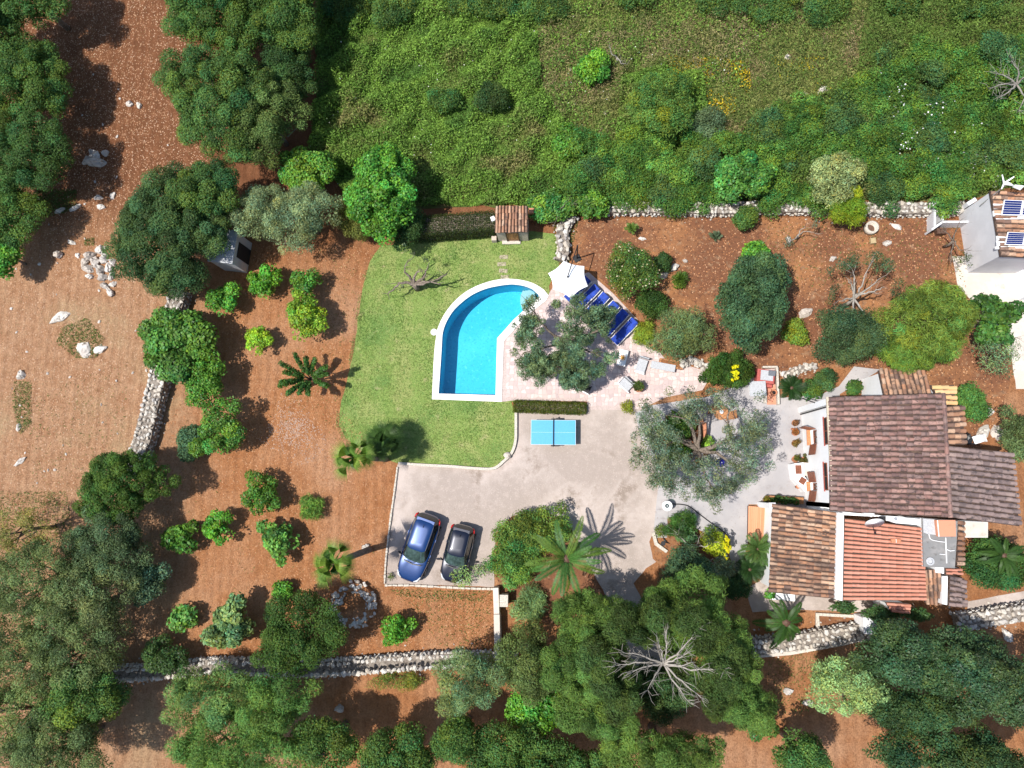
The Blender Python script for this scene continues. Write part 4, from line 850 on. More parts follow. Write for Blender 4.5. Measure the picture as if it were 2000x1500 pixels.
for x, y, r_ in ((640, 1450, 70), (780, 1470, 80), (900, 1440, 60), (1000, 1480, 90), (1560, 1470, 60), (1100, 1500, 90)):
    T('evergreen_tree', 'wild evergreen tree down beyond the feathery trees and pines', 'tree', x, y, r_, r_ * .7, 5.5, 'oak', 'evergreens beyond the lower trees')
for _ in range(1500):
    x, y = rng.uniform(620, 2050), rng.uniform(-150, 20)
    if any(((x - a) / 90) ** 2 + ((y - b) / 60) ** 2 < 1 for a, b in spots2): continue
    spots2.append((x, y))
for x, y in spots2:
    sz = rng.uniform(40, 75); T('scrub_bush', 'rounded wild bush along the top of the meadow, beyond the yellow flowers', 'bush', x, y, sz, sz * .75, rng.uniform(.8, 1.8), 'scrub', 'wild bushes at the top of the meadow', col=(.045, .085, .024), dens=.8)
for x, y, r_ in ((430, 20, 110), (560, -20, 90), (-20, 60, 70), (60, -10, 80), (330, -90, 90), (560, 60, 60)):
    T('evergreen_tree', 'wild evergreen tree at the top of the red field, past the billowing one', 'tree', x, y, r_, r_ * .8, 6, 'oak', 'evergreens past the top of the red field')
# meadow ground cover, wild flowers, lawn blades, field weeds
def cover(name, poly, n, cols, size, hgt, seed, mat='leaf', dens=None, lean=.8, var=.35, relief=0):
    r = np.random.default_rng(seed); xy = scatter(poly, n, r)
    if dens is not None: xy = xy[r.random(len(xy)) < dens(xy)]
    n = len(xy); f = field(xy, .55, seed); g = field(xy, 1.7, seed + 1)
    cols = np.array(cols); q = np.clip(f * .65 + g * .35 + r.normal(size=n) * .08, 0, .999) * (len(cols) - 1); i = q.astype(int); t = (q - i)[:, None]
    base = (cols[i] * (1 - t) + cols[i + 1] * t) * np.clip(1 + var * r.normal(size=n), .4, 1.9)[:, None]
    z = r.uniform(*hgt, n) * (.35 + g)
    if relief: z = (.08 + r.uniform(0, 1, n) ** .6 * relief * np.clip(1.7 * field(xy, 2.1, seed + 2) * (.35 + field(xy, .7, seed + 3)), .04, 1.2))
    p = np.c_[xy, z]
    nr = r.normal(size=(n, 3)) * lean; nr[:, 2] += 1; nr /= np.linalg.norm(nr, axis=1)[:, None]
    ax = np.cross(nr, r.normal(size=(n, 3))); ax /= np.linalg.norm(ax, axis=1)[:, None]; sd_ = np.cross(nr, ax)
    L = (size[0] * r.uniform(.6, 1.4, n))[:, None]; W = (size[1] * r.uniform(.7, 1.3, n))[:, None]
    V = np.stack([p - ax * L / 2, p + sd_ * W / 2, p + ax * L / 2, p - sd_ * W / 2], 1).reshape(-1, 3); V[:, 2] = np.maximum(V[:, 2], .012)
    o = link(name, np_mesh(name, V, np.arange(n * 4).reshape(n, 4), M[mat], np.clip(base, .004, .9))); o['kind'] = 'stuff'; LEAVES[0] += n; return o
mead = [(p.x, p.y) for p in MEADOW]
DRY = [(p.x, p.y) for p in PP([(1040, -30), (1700, -30), (1660, 170), (1540, 205), (1480, 265), (1390, 285), (1370, 150), (1290, 130), (1215, 150), (1200, 285), (1110, 255), (1060, 180)])]
notdry = lambda q: np.where(inside(DRY, q), .22, 1.0)
west = [(p.x, p.y) for p in PP([(625, -40), (622, 180), (604, 300), (660, 360), (700, 405), (1000, 402), (1110, 412), (1200, 396), (1400, 396), (1420, 200), (1560, -40)])]
east = [(p.x, p.y) for p in PP([(1200, 396), (1880, 392), (2080, 340), (2080, -40), (1560, -40), (1420, 200), (1390, 396)])]
cover('meadow_grass', west, 210000, [(.23, .21, .08), (.15, .22, .045), (.12, .235, .038), (.19, .31, .05), (.105, .21, .036), (.07, .15, .03)], (.17, .075), (.02, .75), 41, dens=notdry, var=.42, relief=.75, lean=.8)
dry = DRY
cover('dry_grass', dry, 42000, [(.36, .29, .15), (.25, .24, .085), (.31, .23, .13), (.18, .22, .06), (.28, .28, .09), (.14, .19, .05)], (.20, .04), (.05, .45), 42, var=.4, relief=.7, lean=1.1)
cover('scrub_undergrowth', east, 90000, [(.20, .18, .065), (.13, .19, .042), (.10, .175, .034), (.15, .22, .042), (.085, .155, .036)], (.17, .06), (.02, .4), 43, dens=notdry, relief=1.2, lean=1.0)
ybox = [(p.x, p.y) for p in PP([(1300, 110), (1460, 120), (1470, 220), (1400, 230), (1300, 150)])]
cover('yellow_wildflowers', ybox, 3600, [(.35, .22, .015), (.5, .36, .015), (.3, .22, .02)], (.1, .08), (.2, .45), 45, 'petal', lambda q: field(q, 1.2, 4) ** 1.5)
cover('yellow_wildflowers', [(p.x, p.y) for p in PP([(1500, 115), (1700, 115), (1640, 200), (1540, 190)])], 700, [(.4, .32, .015), (.5, .36, .015)], (.1, .08), (.2, .45), 46, 'petal', lambda q: field(q, 1.2, 5) ** 2)
cover('white_wildflowers', west, 1500, [(.7, .7, .66), (.6, .62, .5), (.75, .75, .75)], (.09, .08), (.2, .5), 47, 'petal', lambda q: .15 + field(q, .6, 9) ** 3)
cover('white_wildflowers', [(p.x, p.y) for p in PP([(1700, 150), (1900, 250), (1930, 380), (1850, 388), (1740, 330)])], 420, [(.7, .7, .66), (.75, .75, .75)], (.11, .1), (.7, 1.6), 48, 'petal')
cover('lawn_blades', [p for p in rough(LAWN, .05, .4, True, 5) if True], 60000, [(.10, .19, .035), (.17, .25, .06), (.24, .29, .085), (.15, .235, .05), (.09, .17, .035)], (.10, .025), (.01, .05), 49, 'leaf', lambda q: (~inside([(p.x, p.y) for p in POOL_OUT], q)) & (~inside(deck_xy, q)), .9, .3)
pebbles('drive_pebbles', [(p.x, p.y) for p in DRIVE], 7000, (.008, .024), per_piece('loose_gravel', [(.5, .43, .38), (.36, .3, .26), (.6, .55, .5), (.28, .23, .19)], .9, (.3, .25, .2), .2, 2, .2), 71)
cover('edge_tufts', ribbon([Vector((p.x, p.y)) for p in PP([(760, 478), (722, 510), (709, 560), (702, 610), (692, 680), (680, 740), (666, 785), (662, 830), (676, 858), (712, 885)])], .22), 2600, [(.17, .25, .06), (.24, .27, .09), (.12, .2, .05)], (.12, .03), (.01, .08), 72, dens=lambda q: field(q, 3.0, 4) ** 1.5)
cover('orchard_weeds', [(p.x, p.y) for p in ORCH], 1500, [(.2, .17, .06), (.12, .15, .04), (.09, .15, .035), (.24, .2, .1)], (.12, .035), (.01, .08), 58, dens=lambda q: .1 + field(q, .9, 3) ** 3)
cover('field_straw', [(p.x, p.y) for p in FIELD], 5200, [(.42, .30, .17), (.34, .24, .12), (.22, .2, .08), (.46, .36, .22)], (.11, .022), (.008, .03), 59)
for k, (poly, n_) in enumerate(((PP([(120, 640), (170, 620), (205, 660), (190, 700), (150, 700), (110, 670)]), 1500), (PP([(28, 745), (62, 745), (62, 830), (40, 850), (26, 800)]), 900), (PP([(70, 370), (150, 370), (150, 410), (90, 425), (60, 400)]), 2200), (PP([(960, 1170), (880, 1160), (780, 1160), (860, 1260), (950, 1270)]), 500), (PP([(620, 480), (560, 800), (660, 800), (690, 640), (730, 500)]), 260), (PP([(60, 780), (250, 700), (240, 950), (60, 1000)]), 600), (PP([(165, 465), (185, 465), (185, 480), (165, 480)]), 120), (PP([(-20, 960), (130, 960), (150, 1060), (-20, 1110)]), 2600), (PP([(-20, 1200), (60, 1210), (50, 1330), (-20, 1340)]), 1500), (PP([(760, 1150), (960, 1155), (940, 1175), (780, 1165)]), 420), (PP([(1000, 1290), (1060, 1250), (1100, 1290), (1060, 1330)]), 600), (PP([(1080, 430), (1130, 430), (1110, 520), (1085, 515)]), 700), (PP([(1500, 440), (1880, 430), (1880, 560), (1500, 560)]), 900), (PP([(1500, 1290), (1600, 1260), (1580, 1390), (1500, 1400)]), 500))):
    cover('field_weeds', [(p.x, p.y) for p in poly], n_, [(.2, .19, .06), (.11, .15, .04), (.08, .14, .03), (.14, .17, .05)], (.14, .04), (.01, .12), 60 + k)

# ------------------------------------------------------------------ olives with visible limbs, bare and leaning trees
def limb_tree(name, label, px, py, h, arms, leafspots, sty, trunk_r, bark='bark', twigs=0, group=None, lean=(0, 0), leafdens=1.0, col=None, cat='tree', seed=1, leafr=(.28, .5)):
    """arms: list of pixel polylines [(px,py,z),...] starting at the fork; leafspots: (px,py,z,r_px,n) leaf clouds"""
    r = np.random.default_rng(seed); fork0 = P(px, py, h); base = Vector((fork0.x + lean[0], fork0.y + lean[1], 0))
    t = thing(name, label, cat, base, 0, group); mb = MB(); loc = lambda x, y, z: P(x, y, z) - base
    mb.tube([(0, 0, -.1), (loc(px, py, h) * .5 + Vector((.06, -.05, 0))), loc(px, py, h)], [trunk_r * 1.3, trunk_r, trunk_r * .9], 10)
    mb.build('trunk', M[bark], t, True)
    for pts in arms:
        q = smooth_line([loc(px, py, h - .05)] + [loc(*a) for a in pts], 4); n_ = len(q)
        q = [p + Vector((r.normal() * .03, r.normal() * .03, r.normal() * .02)) if 0 < i < n_ - 1 else p for i, p in enumerate(q)]
        lb = MB(); lb.tube(q, [trunk_r * (.62 * (1 - i / (n_ - 1)) + .07) for i in range(n_)], 7)
        for k in range(twigs):
            i = int(r.integers(n_ // 3, n_)); d = ((q[min(i + 1, n_ - 1)] - q[i - 1]).normalized() * .9 + Vector((r.normal(), r.normal(), abs(r.normal()) * .4)) * .6).normalized() * r.uniform(.35, 1.0); p = q[i]
            lb.tube([p, p + d * .5 + Vector((r.normal() * .06, r.normal() * .06, 0)), p + d], [trunk_r * .14, trunk_r * .1, trunk_r * .04], 4)
        lb.build('limb', M[bark], t, True)
    c, ll, lw, dn, cf, up, var, hue, mat = STY[sty]; c = col or c; parts = []
    for (x, y, z, rp, n_) in leafspots:
        s_ = S(x, y, z); k = max(3, int(n_)); C = np.array([np.array(loc(x, y, z)) + np.array([r.normal() * rp * s_ * .5, r.normal() * rp * s_ * .5, r.normal() * .3]) for _ in range(k)])
        R = r.uniform(*leafr, k); parts.append(leaf_quads(C, R, np.maximum(8, (dn * leafdens * PI * R ** 2)).astype(int), ll, lw, r, c, var, up, .35, .8, hue, lo=-1))
    if parts:
        V, F, cc = join(parts); link('crown', np_mesh('crown', V, F, M[mat], cc), t)
    return t
r_ = np.random.default_rng(5)
def ringspots(cx, cy, rx, ry, n, z, rp, k, rng, inner=.3, skip=None):
    out = []
    while len(out) < n:
        a = rng.uniform(0, 6.28); q = math.sqrt(rng.uniform(inner ** 2, 1)); x, y = cx + rx * q * math.cos(a), cy + ry * q * math.sin(a)
        if skip and skip(x, y): continue
        out.append((x, y, z + rng.uniform(-.7, .7), rp, k))
    return out
limb_tree('olive_tree', 'broad airy olive on the patio with thick twisted limbs and see through crown', 1362, 880, 1.6,
          [[(1345, 862, 2.2), (1315, 862, 2.8), (1290, 880, 3.2)], [(1366, 850, 2.3), (1366, 822, 2.9), (1352, 790, 3.6)], [(1392, 874, 2.3), (1415, 860, 3.0), (1440, 845, 3.7)], [(1350, 830, 2.4), (1330, 815, 3.0), (1300, 812, 3.5)], [(1400, 885, 2.5), (1430, 905, 3.2), (1448, 930, 3.6)], [(1340, 895, 2.4), (1300, 915, 3.2), (1275, 920, 3.6)], [(1425, 856, 3.2), (1420, 820, 3.8), (1430, 790, 4.1)], [(1370, 905, 2.4), (1380, 935, 3.3), (1395, 960, 3.6)], [(1300, 845, 3), (1262, 840, 3.6)]],
          ringspots(1370, 868, 128, 98, 70, 3.9, 26, 5, r_, .42, lambda x, y: (1385 < x < 1425 and 785 < y < 850) or (1340 < x < 1400 and 830 < y < 895)) , 'sparse', .19, 'bark', 6, None, (.1, .05), 1.6, (.15, .20, .115), 'tree', 3, (.22, .42))
limb_tree('olive_tree', 'grey green olive with open crown shading the pool terrace and sun loungers', 1100, 662, 1.5,
          [[(1075, 650, 2.2), (1050, 620, 3.0), (1030, 590, 3.6)], [(1115, 650, 2.2), (1140, 620, 3.1), (1150, 590, 3.6)], [(1085, 675, 2.2), (1050, 680, 2.8), (1022, 690, 3.2)], [(1125, 675, 2.2), (1160, 690, 3.0), (1180, 700, 3.4)], [(1100, 690, 2.2), (1090, 715, 3.0), (1080, 740, 3.3)], [(1130, 660, 2.4), (1175, 640, 3.2), (1200, 620, 3.5)]],
          [s for s in ringspots(1105, 662, 98, 88, 54, 3.3, 18, 5, r_, .2, lambda x, y: (1050 < x < 1098 and 600 < y < 672) or (1150 < x < 1180 and 650 < y < 700) or y < 588)] + [(1035, 592, 3.4, 14, 4), (1085, 590, 3.3, 8, 2), (1130, 690, 3.2, 26, 9), (1095, 705, 3.2, 24, 9), (1160, 620, 3.3, 22, 8), (1015, 640, 3.2, 14, 4), (1190, 605, 3.3, 12, 4), (1180, 645, 3.2, 12, 5)], 'olive', .15, 'bark', 4, None, (-.1, .1), .95, (.13, .20, .10), 'tree', 4, (.2, .4))
# bare pruned tree on the lawn
t_ = limb_tree('dead_tree', 'gnarled bare tree standing on the lawn with only a few leaf tufts', 808, 556, 1.1,
          [[(785, 552, 1.4), (768, 566, 1.5), (754, 574, 1.6)], [(800, 540, 1.5), (790, 528, 1.9), (796, 512, 2.2)], [(825, 545, 1.4), (832, 530, 1.9), (838, 512, 2.3)], [(820, 556, 1.3), (848, 548, 1.6), (872, 534, 2.0)], [(812, 535, 1.7), (825, 527, 2.0)], [(835, 550, 1.5), (860, 556, 1.8)]],
          [(800, 488, 2.1, 10, 3), (832, 508, 2.2, 5, 1), (782, 560, 1.5, 5, 1)], 'olive', .17, 'bark', 4, None, (0.0, 0.05), .5, None, 'bare tree', 9, (.12, .22))
# sparse tree with bleached limbs in the red garden, bleached trees in the scrub
limb_tree('almond_tree', 'nearly leafless tree with long bleached limbs in the red garden', 1668, 582, 2.2,
          [[(1680, 565, 2.8), (1690, 540, 3.3), (1700, 515, 3.7)], [(1690, 572, 2.8), (1712, 566, 3.3), (1728, 560, 3.6)], [(1700, 560, 3.1), (1716, 545, 3.6)], [(1650, 585, 2.6), (1636, 588, 2.9)], [(1665, 605, 2.6), (1656, 622, 3.0)], [(1685, 608, 2.6), (1698, 622, 3.0)], [(1664, 560, 2.7), (1655, 545, 3.1)], [(1668, 545, 2.8), (1665, 528, 3.2)]],
          [(1640, 525, 3.0, 14, 4), (1625, 575, 2.8, 14, 4), (1710, 500, 3.6, 14, 3), (1745, 570, 3.4, 14, 3), (1640, 620, 2.8, 16, 5), (1700, 620, 3, 14, 4), (1725, 520, 3.3, 14, 3), (1660, 510, 3.2, 12, 3)], 'olive', .11, 'pale_bark', 5, None, (0, 0), .45, (.07, .12, .055), 'tree', 11, (.25, .45))
limb_tree('dead_tree', 'bleached leafless tree in the scrub at the upper corner', 1985, 165, 1.8,
          [[(1965, 150, 2.6), (1940, 140, 3.0)], [(1960, 165, 2.6), (1930, 172, 3.0)], [(1990, 140, 2.6), (1975, 118, 3.2)], [(2000, 190, 2.6), (1990, 215, 3.0)], [(1970, 180, 2.5), (1950, 190, 2.9)], [(2005, 150, 2.6), (2030, 140, 3)]],
          [], 'olive', .1, 'pale_bark', 14, None, (0, 0), .4, None, 'bare tree', 13)
limb_tree('fallen_branch', 'bleached grey branch lying over the creeper at the pool house', 1100, 412, .9, [[(1090, 420, 1.3), (1083, 436, 1.2)], [(1112, 404, 1.4), (1122, 395, 1.7)], [(1095, 408, 1.5), (1105, 396, 1.9)]], [], 'olive', .09, 'bark', 5, None, (0, 0), .3, None, 'branch', 15)
limb_tree('dead_branch', 'curved bleached branch showing at the very top of the meadow', 1205, 112, .8, [[(1195, 105, 1.2), (1190, 88, 1.4)], [(1212, 122, 1.2), (1224, 126, 1.3)]], [], 'olive', .07, 'pale_bark', 3, None, (0, 0), .3, None, 'branch', 16)
limb_tree('dead_branch', 'thin bleached branch lying in the grassy meadow', 872, 200, .3, [[(880, 197, .6), (890, 196, .6)], [(868, 190, .5), (878, 180, .5)]], [], 'olive', .04, 'pale_bark', 2, None, (0, 0), .3, None, 'branch', 17)
limb_tree('young_tree', 'thin leaning shrub with bleached stem near the rubble wall', 1560, 458, .8, [[(1568, 445, 1.2), (1580, 436, 1.6)], [(1575, 452, 1.2), (1596, 455, 1.4)], [(1550, 468, .9), (1538, 474, 1.0)]], [(1545, 468, 1.0, 8, 3), (1590, 440, 1.6, 6, 1)], 'olive', .05, 'pale_bark', 6, None, (0, 0), .5, None, 'sapling', 18, (.12, .22))
limb_tree('young_tree', 'bare dark branched shrub against the grey shed wall', 1862, 470, 1.2, [[(1868, 445, 1.8), (1876, 430, 2.2)], [(1872, 485, 1.7), (1890, 490, 2)], [(1858, 500, 1.6), (1856, 520, 1.8)], [(1850, 455, 1.7), (1840, 448, 1.9)]], [(1875, 500, 1.6, 14, 4), (1885, 515, 1.3, 12, 3)], 'olive', .07, 'bark', 8, None, (0, 0), .4, (.09, .13, .05), 'sapling', 19, (.15, .28))
limb_tree('fruit_tree', 'tree with a pale crooked limb in the patio bed', 1345, 1066, 1.2, [[(1362, 1062, 1.6), (1366, 1048, 2.0)], [(1375, 1066, 1.7), (1392, 1058, 2.1)], [(1330, 1050, 1.6), (1315, 1036, 2.0)], [(1380, 1098, 1.7), (1392, 1090, 2)]], [(1330, 1040, 2, 14, 4), (1380, 1045, 2.1, 10, 3)], 'olive', .07, 'pale_bark', 5, None, (0, 0), .6, (.07, .13, .05), 'tree', 20, (.2, .36))
limb_tree('fig_branch', 'bleached forked limb at the edge of the pale yard', 1968, 662, 1.0, [[(1955, 648, 1.5)], [(1985, 660, 1.4), (1995, 664, 1.6)], [(1940, 682, 1.2), (1925, 688, 1.3)], [(1965, 690, 1.0), (1962, 702, .9)]], [], 'olive', .09, 'pale_bark', 3, None, (0, 0), .3, None, 'branch', 22)
# the big pine with its bare heart
r_ = np.random.default_rng(8)
arms = []
for a, L in ((178, 92), (190, 70), (80, 62), (40, 95), (350, 118), (355, 60), (315, 110), (300, 95), (235, 60), (160, 85), (20, 60), (100, 40)):
    arms.append([(1296 + L * .45 * math.cos(math.radians(a)), 1296 - L * .45 * math.sin(math.radians(a)), 7.6), (1296 + L * math.cos(math.radians(a + 4)), 1296 - L * math.sin(math.radians(a + 4)), 8.0)])
limb_tree('pine_tree', 'tall pine seen from above with bare pale limbs radiating from its heart', 1296, 1296, 7.0, arms,
          [(1296 + (118 + r_.uniform(-12, 30)) * math.cos(a), 1300 - (96 + r_.uniform(-16, 18)) * math.sin(a), 7.2 + r_.uniform(-.6, .6), 20, 6) for a in np.linspace(0, 6.2, 34) if not (4.3 < a < 5.4)] , 'pine', .095, 'pale_bark', 16, None, (.2, .3), 1.0, None, 'tree', 23, (.4, .62))
for (x, y, lab) in ((1170, 1170, 'twiggy dry branch tips on the rounded pine by the gate'),):
    pass

# ------------------------------------------------------------------ palms and cycads
def frond_mesh(L, w, n, droop, rng, col, cup=.5, lw=.035):
    """feather leaf along +x from the origin, arching down"""
    V, F, Cc = [], [], []
    def q(a, b, c, d, k=1.0):
        F.append([len(V) + i for i in range(4)]); V.extend([a, b, c, d]); Cc.append(np.array(col) * k * rng.uniform(.75, 1.25))
    pt = lambda t: np.array([L * t * (1 - .12 * t * t), 0, L * (.22 * t - droop * t * t)])
    for i in range(8):
        a, b = pt(i / 8), pt((i + 1) / 8); wv = np.array([0, .022 * (1 - i / 9), 0]); q(a - wv, a + wv, b + wv, b - wv, 1.5)
    for i in range(n):
        t = .1 + .9 * i / n; p = pt(t); d = pt(min(1, t + .02)) - pt(t - .02); d /= np.linalg.norm(d)
        ll = w * math.sin(PI * min(1, .16 + t * .86)) ** .6 + .05
        for s_ in (-1, 1):
            dr = d * .75 + np.array([0, s_ * 1.0, -.12 + cup * rng.uniform(.1, .5)]); dr /= np.linalg.norm(dr)
            e = p + dr * ll * rng.uniform(.85, 1.1) + np.array([0, 0, -.12 * ll]); m_ = (p + e) / 2 + np.array([0, 0, .04]); wd = d * lw
            q(p, m_ - wd, e, m_ + wd)
    return np_mesh('frond', np.array(V), np.array(F), M['gloss_leaf'], np.clip(np.array(Cc), .004, .9))
def fan_mesh(Lp, R, nseg, rng, col):
    """fan leaf: petiole along +x then a pleated fan"""
    V, F, Cc = [], [], []
    def q(a, b, c, d, k=1.0):
        F.append([len(V) + i for i in range(4)]); V.extend([a, b, c, d]); Cc.append(np.array(col) * k * rng.uniform(.8, 1.2))
    q(np.array([0, -.045, 0]), np.array([Lp, -.03, .1]), np.array([Lp, .03, .1]), np.array([0, .045, 0]), 1.2)
    c = np.array([Lp, 0, .1])
    for i in range(nseg):
        a0 = -.75 + 1.5 * i / nseg; a1 = -.75 + 1.5 * (i + 1) / nseg; am = (a0 + a1) / 2; r1 = R * .5; r2 = R * rng.uniform(.9, 1.08) * (.78 + .22 * math.cos(am * .75)); dz = -.10 - .05 * abs(am)
        f = lambda a, r, z: c + np.array([r * math.cos(a), r * math.sin(a), z - .16 * (r / R) ** 2 * R])
        q(c, f(a0, r1, .02 + dz * .4), f(am, r1, .08 + dz * .4), c + np.array([0, 0, .01]))
        q(c, f(am, r1, .08 + dz * .4), f(a1, r1, .02 + dz * .4), c + np.array([0, 0, .01]), .9)
        q(f(a0, r1, .02 + dz * .4), f(am, r2, dz * 1.6 - .06), f(a1, r1, .02 + dz * .4), f(am, r1, .08 + dz * .4))
    return np_mesh('fan_leaf', np.array(V), np.array(F), M['gloss_leaf'], np.clip(np.array(Cc), .004, .9))
def palm(name, label, px, py, h, meshes, n, tilt, trunk_r, seed, lean=(0, 0), leafname='frond', cat='palm tree', az=None, sc=(.85, 1.1), skirt=True):
    r = np.random.default_rng(seed); top = P(px, py, h); base = Vector((top.x + lean[0], top.y + lean[1], 0)); t = thing(name, label, cat, base); tp = top - base
    mb = MB(); k = 9; pts = [Vector((tp.x * (i / k) ** 1.2, tp.y * (i / k) ** 1.2, h * i / k)) for i in range(k + 1)]; pts[0].z = -.05
    rr = [trunk_r * (1.25 - .3 * i / k + (.08 if i % 2 else 0)) for i in range(k + 1)]; mb.tube(pts, rr, 10); mb.build('trunk', M['bark'], t, True)
    if skirt: MB().lathe([(trunk_r * .9, -.35), (trunk_r * 1.5, -.1), (trunk_r * 1.2, .12), (.03, .22)], 10, tp).build('crown_shaft', M['dark_wood'], t, True)
    for i in range(n):
        a = (i * 2.39996 + r.uniform(-.2, .2)) if az is None else math.radians(az[i % len(az)] + r.uniform(-5, 5)); el = tilt[0] + (tilt[1] - tilt[0]) * (i / max(1, n - 1)) + r.uniform(-.08, .08)
        a += r.normal() * .12
        R = Matrix.Rotation(a, 4, 'Z') @ Matrix.Rotation(-el, 4, 'Y') @ Matrix.Rotation(r.uniform(-.35, .35), 4, 'X') @ Matrix.Scale(r.uniform(*sc), 4)
        link(leafname, meshes[i % len(meshes)], t, None, Matrix.Translation(tp + Vector((0, 0, .05))) @ R)
    return t
r_ = np.random.default_rng(12)
fm = [frond_mesh(3.0, .34, 54, .38, r_, (.045, .12, .026), .8, .032), frond_mesh(2.7, .32, 50, .5, r_, (.06, .15, .028), .7, .032), frond_mesh(2.9, .33, 52, .62, r_, (.10, .17, .026), .8, .032)]
palm('date_palm', 'feather leaved date palm casting a big star shaped shadow on the drive', 1106, 1092, 4.3, fm, 18, (-.3, .85), .24, 31, (-.05, .1), 'frond', 'palm tree', None, (.72, .95))
wm = [fan_mesh(.5, .85, 20, r_, (.10, .20, .025)), fan_mesh(.35, 1.0, 16, r_, (.16, .25, .03)), fan_mesh(.15, .9, 16, r_, (.05, .12, .018)), fan_mesh(.7, .85, 16, r_, (.12, .21, .03))]
palm('fan_palm', 'washingtonia fan palm with yellow green leaves at the corner of lawn and drive', 692, 893, 5.0, wm, 17, (-.45, 1.25), .15, 32, (.6, .05), 'fan_leaf')
palm('fan_palm', 'washingtonia fan palm leaning over the orchard beside the blue car', 652, 1100, 5.6, wm, 18, (-.45, 1.25), .16, 33, (.5, .25), 'fan_leaf')
dm = [fan_mesh(.15, .9, 16, r_, (.03, .07, .015)), fan_mesh(.4, .95, 16, r_, (.055, .115, .022))]
palm('fan_palm', 'round dark fan palm between the washingtonia and the lawn', 750, 858, 2.0, dm, 44, (-.6, 1.4), .16, 34, (.1, .05), 'fan_leaf', 'palm tree', None, (.95, 1.15))
cm = [frond_mesh(.95, .16, 26, .3, r_, (.018, .05, .012), .3, .014), frond_mesh(.85, .15, 26, .4, r_, (.024, .06, .014), .3, .014)]
palm('cycad', 'large dark green cycad rosette beside the barbecue', 1545, 758, .5, cm, 44, (-.1, .75), .15, 35, (0, 0), 'frond', 'cycad')
palm('cycad', 'dark cycad at the wing corner, below the pale fan palm', 1463, 1112, .7, cm, 44, (-.15, .8), .15, 36, (0, 0), 'frond', 'cycad', None, (1.0, 1.2))
pm = [frond_mesh(1.3, .26, 30, .35, r_, (.06, .12, .03), .4, .025), frond_mesh(1.2, .24, 28, .45, r_, (.085, .15, .035), .4, .025)]
palm('young_palm', 'young pale green palm in front of the orange decking', 1478, 1072, 1.0, pm, 18, (0, 1.1), .12, 37, (0, 0), 'frond')
lm = [frond_mesh(2.1, .36, 40, .55, r_, (.03, .075, .014), .2, .04), frond_mesh(1.9, .34, 38, .7, r_, (.045, .10, .018), .2, .04)]
palm('date_palm', 'drooping palm by the boundary wall with two long fronds over the crest stones', 1535, 1215, 1.9, lm, 15, (-.35, .5), .2, 38, (-.05, .1), 'frond', 'palm tree', (285, 300, 315, 270, 10, 40, 150, 180, 200, 230, 250, 330, 90, 120, 60), (.55, 1.0))
palm('date_palm', 'palm crown in the shade behind the east wing', 1958, 1085, 2.6, lm, 16, (-.2, .8), .2, 39, (0, 0), 'frond', 'palm tree', None, (.5, .75))
am = [frond_mesh(.5, .1, 6, .1, r_, (.11, .16, .09), .2, .05)]
palm('agave', 'small grey green agave in the bare red garden', 1396, 463, .12, am, 14, (.2, 1.1), .07, 40, (0, 0), 'leaf', 'agave', None, (.9, 1.2), False)
palm('yucca', 'small bright yucca with a slanting shadow above the flowering shrub', 1233, 447, .7, [frond_mesh(.5, .1, 8, .15, r_, (.10, .17, .03), .2, .04)], 18, (-.1, 1.1), .06, 41, (0, 0), 'leaf', 'yucca', None, (.8, 1.1), False)
palm('clump_grass', 'dark needle leaved ball rosette right of the two rocks', 1327, 546, .45, [frond_mesh(.62, .05, 10, .2, r_, (.05, .10, .012), .2, .02)], 40, (-.2, 1.3), .06, 42, (0, 0), 'leaf', 'succulent', None, (.85, 1.05), False)['label'] = 'dark needle leaved rosette growing over the clipped ball bush'
# yellow upright blossom spike
p_ = P(1430, 731, 1.6); t_ = thing('broom_bush', 'upright spike of vivid yellow blossom against the dark shrub', 'flowering plant', (p_.x, p_.y, 0)); r_ = np.random.default_rng(6)
MB().tube([(0, 0, 0), (.03, 0, 1.2), (0, .1, 2.2)], [.03, .02, .01], 5).build('stem', M['bark'], t_)
C = np.array([[r_.normal() * .1, r_.normal() * .26, 2.2 + r_.normal() * .15] for _ in range(22)])
v, f, c = leaf_quads(C, np.full(22, .1), np.full(22, 12), .1, .08, r_, (.62, .58, .01), .15, .5, .3, 1, .05); link('blossom', np_mesh('blossom', v, f, M['petal'], c), t_)
C = np.array([[.45 + r_.normal() * .1, -.25 + r_.normal() * .3, 1.6 + r_.normal() * .1] for _ in range(10)])
p_ = P(1418, 1068, 1.7); t2 = thing('broom_bush', 'patch of yellow blossom on the rim of the variegated bush', 'flowering plant', (p_.x, p_.y, 0)); C = np.array([[r_.normal() * .12, r_.normal() * .3, 1.6 + r_.normal() * .12] for _ in range(22)])
v, f, c = leaf_quads(C, np.full(22, .1), np.full(22, 12), .1, .08, r_, (.6, .55, .01), .2, .5, .3, 1, .05); link('blossom', np_mesh('blossom', v, f, M['petal'], c), t2)
MB().tube([(0, 0, 0), (0, 0, 1.6)], [.03, .015], 5).build('stem', M['bark'], t2)
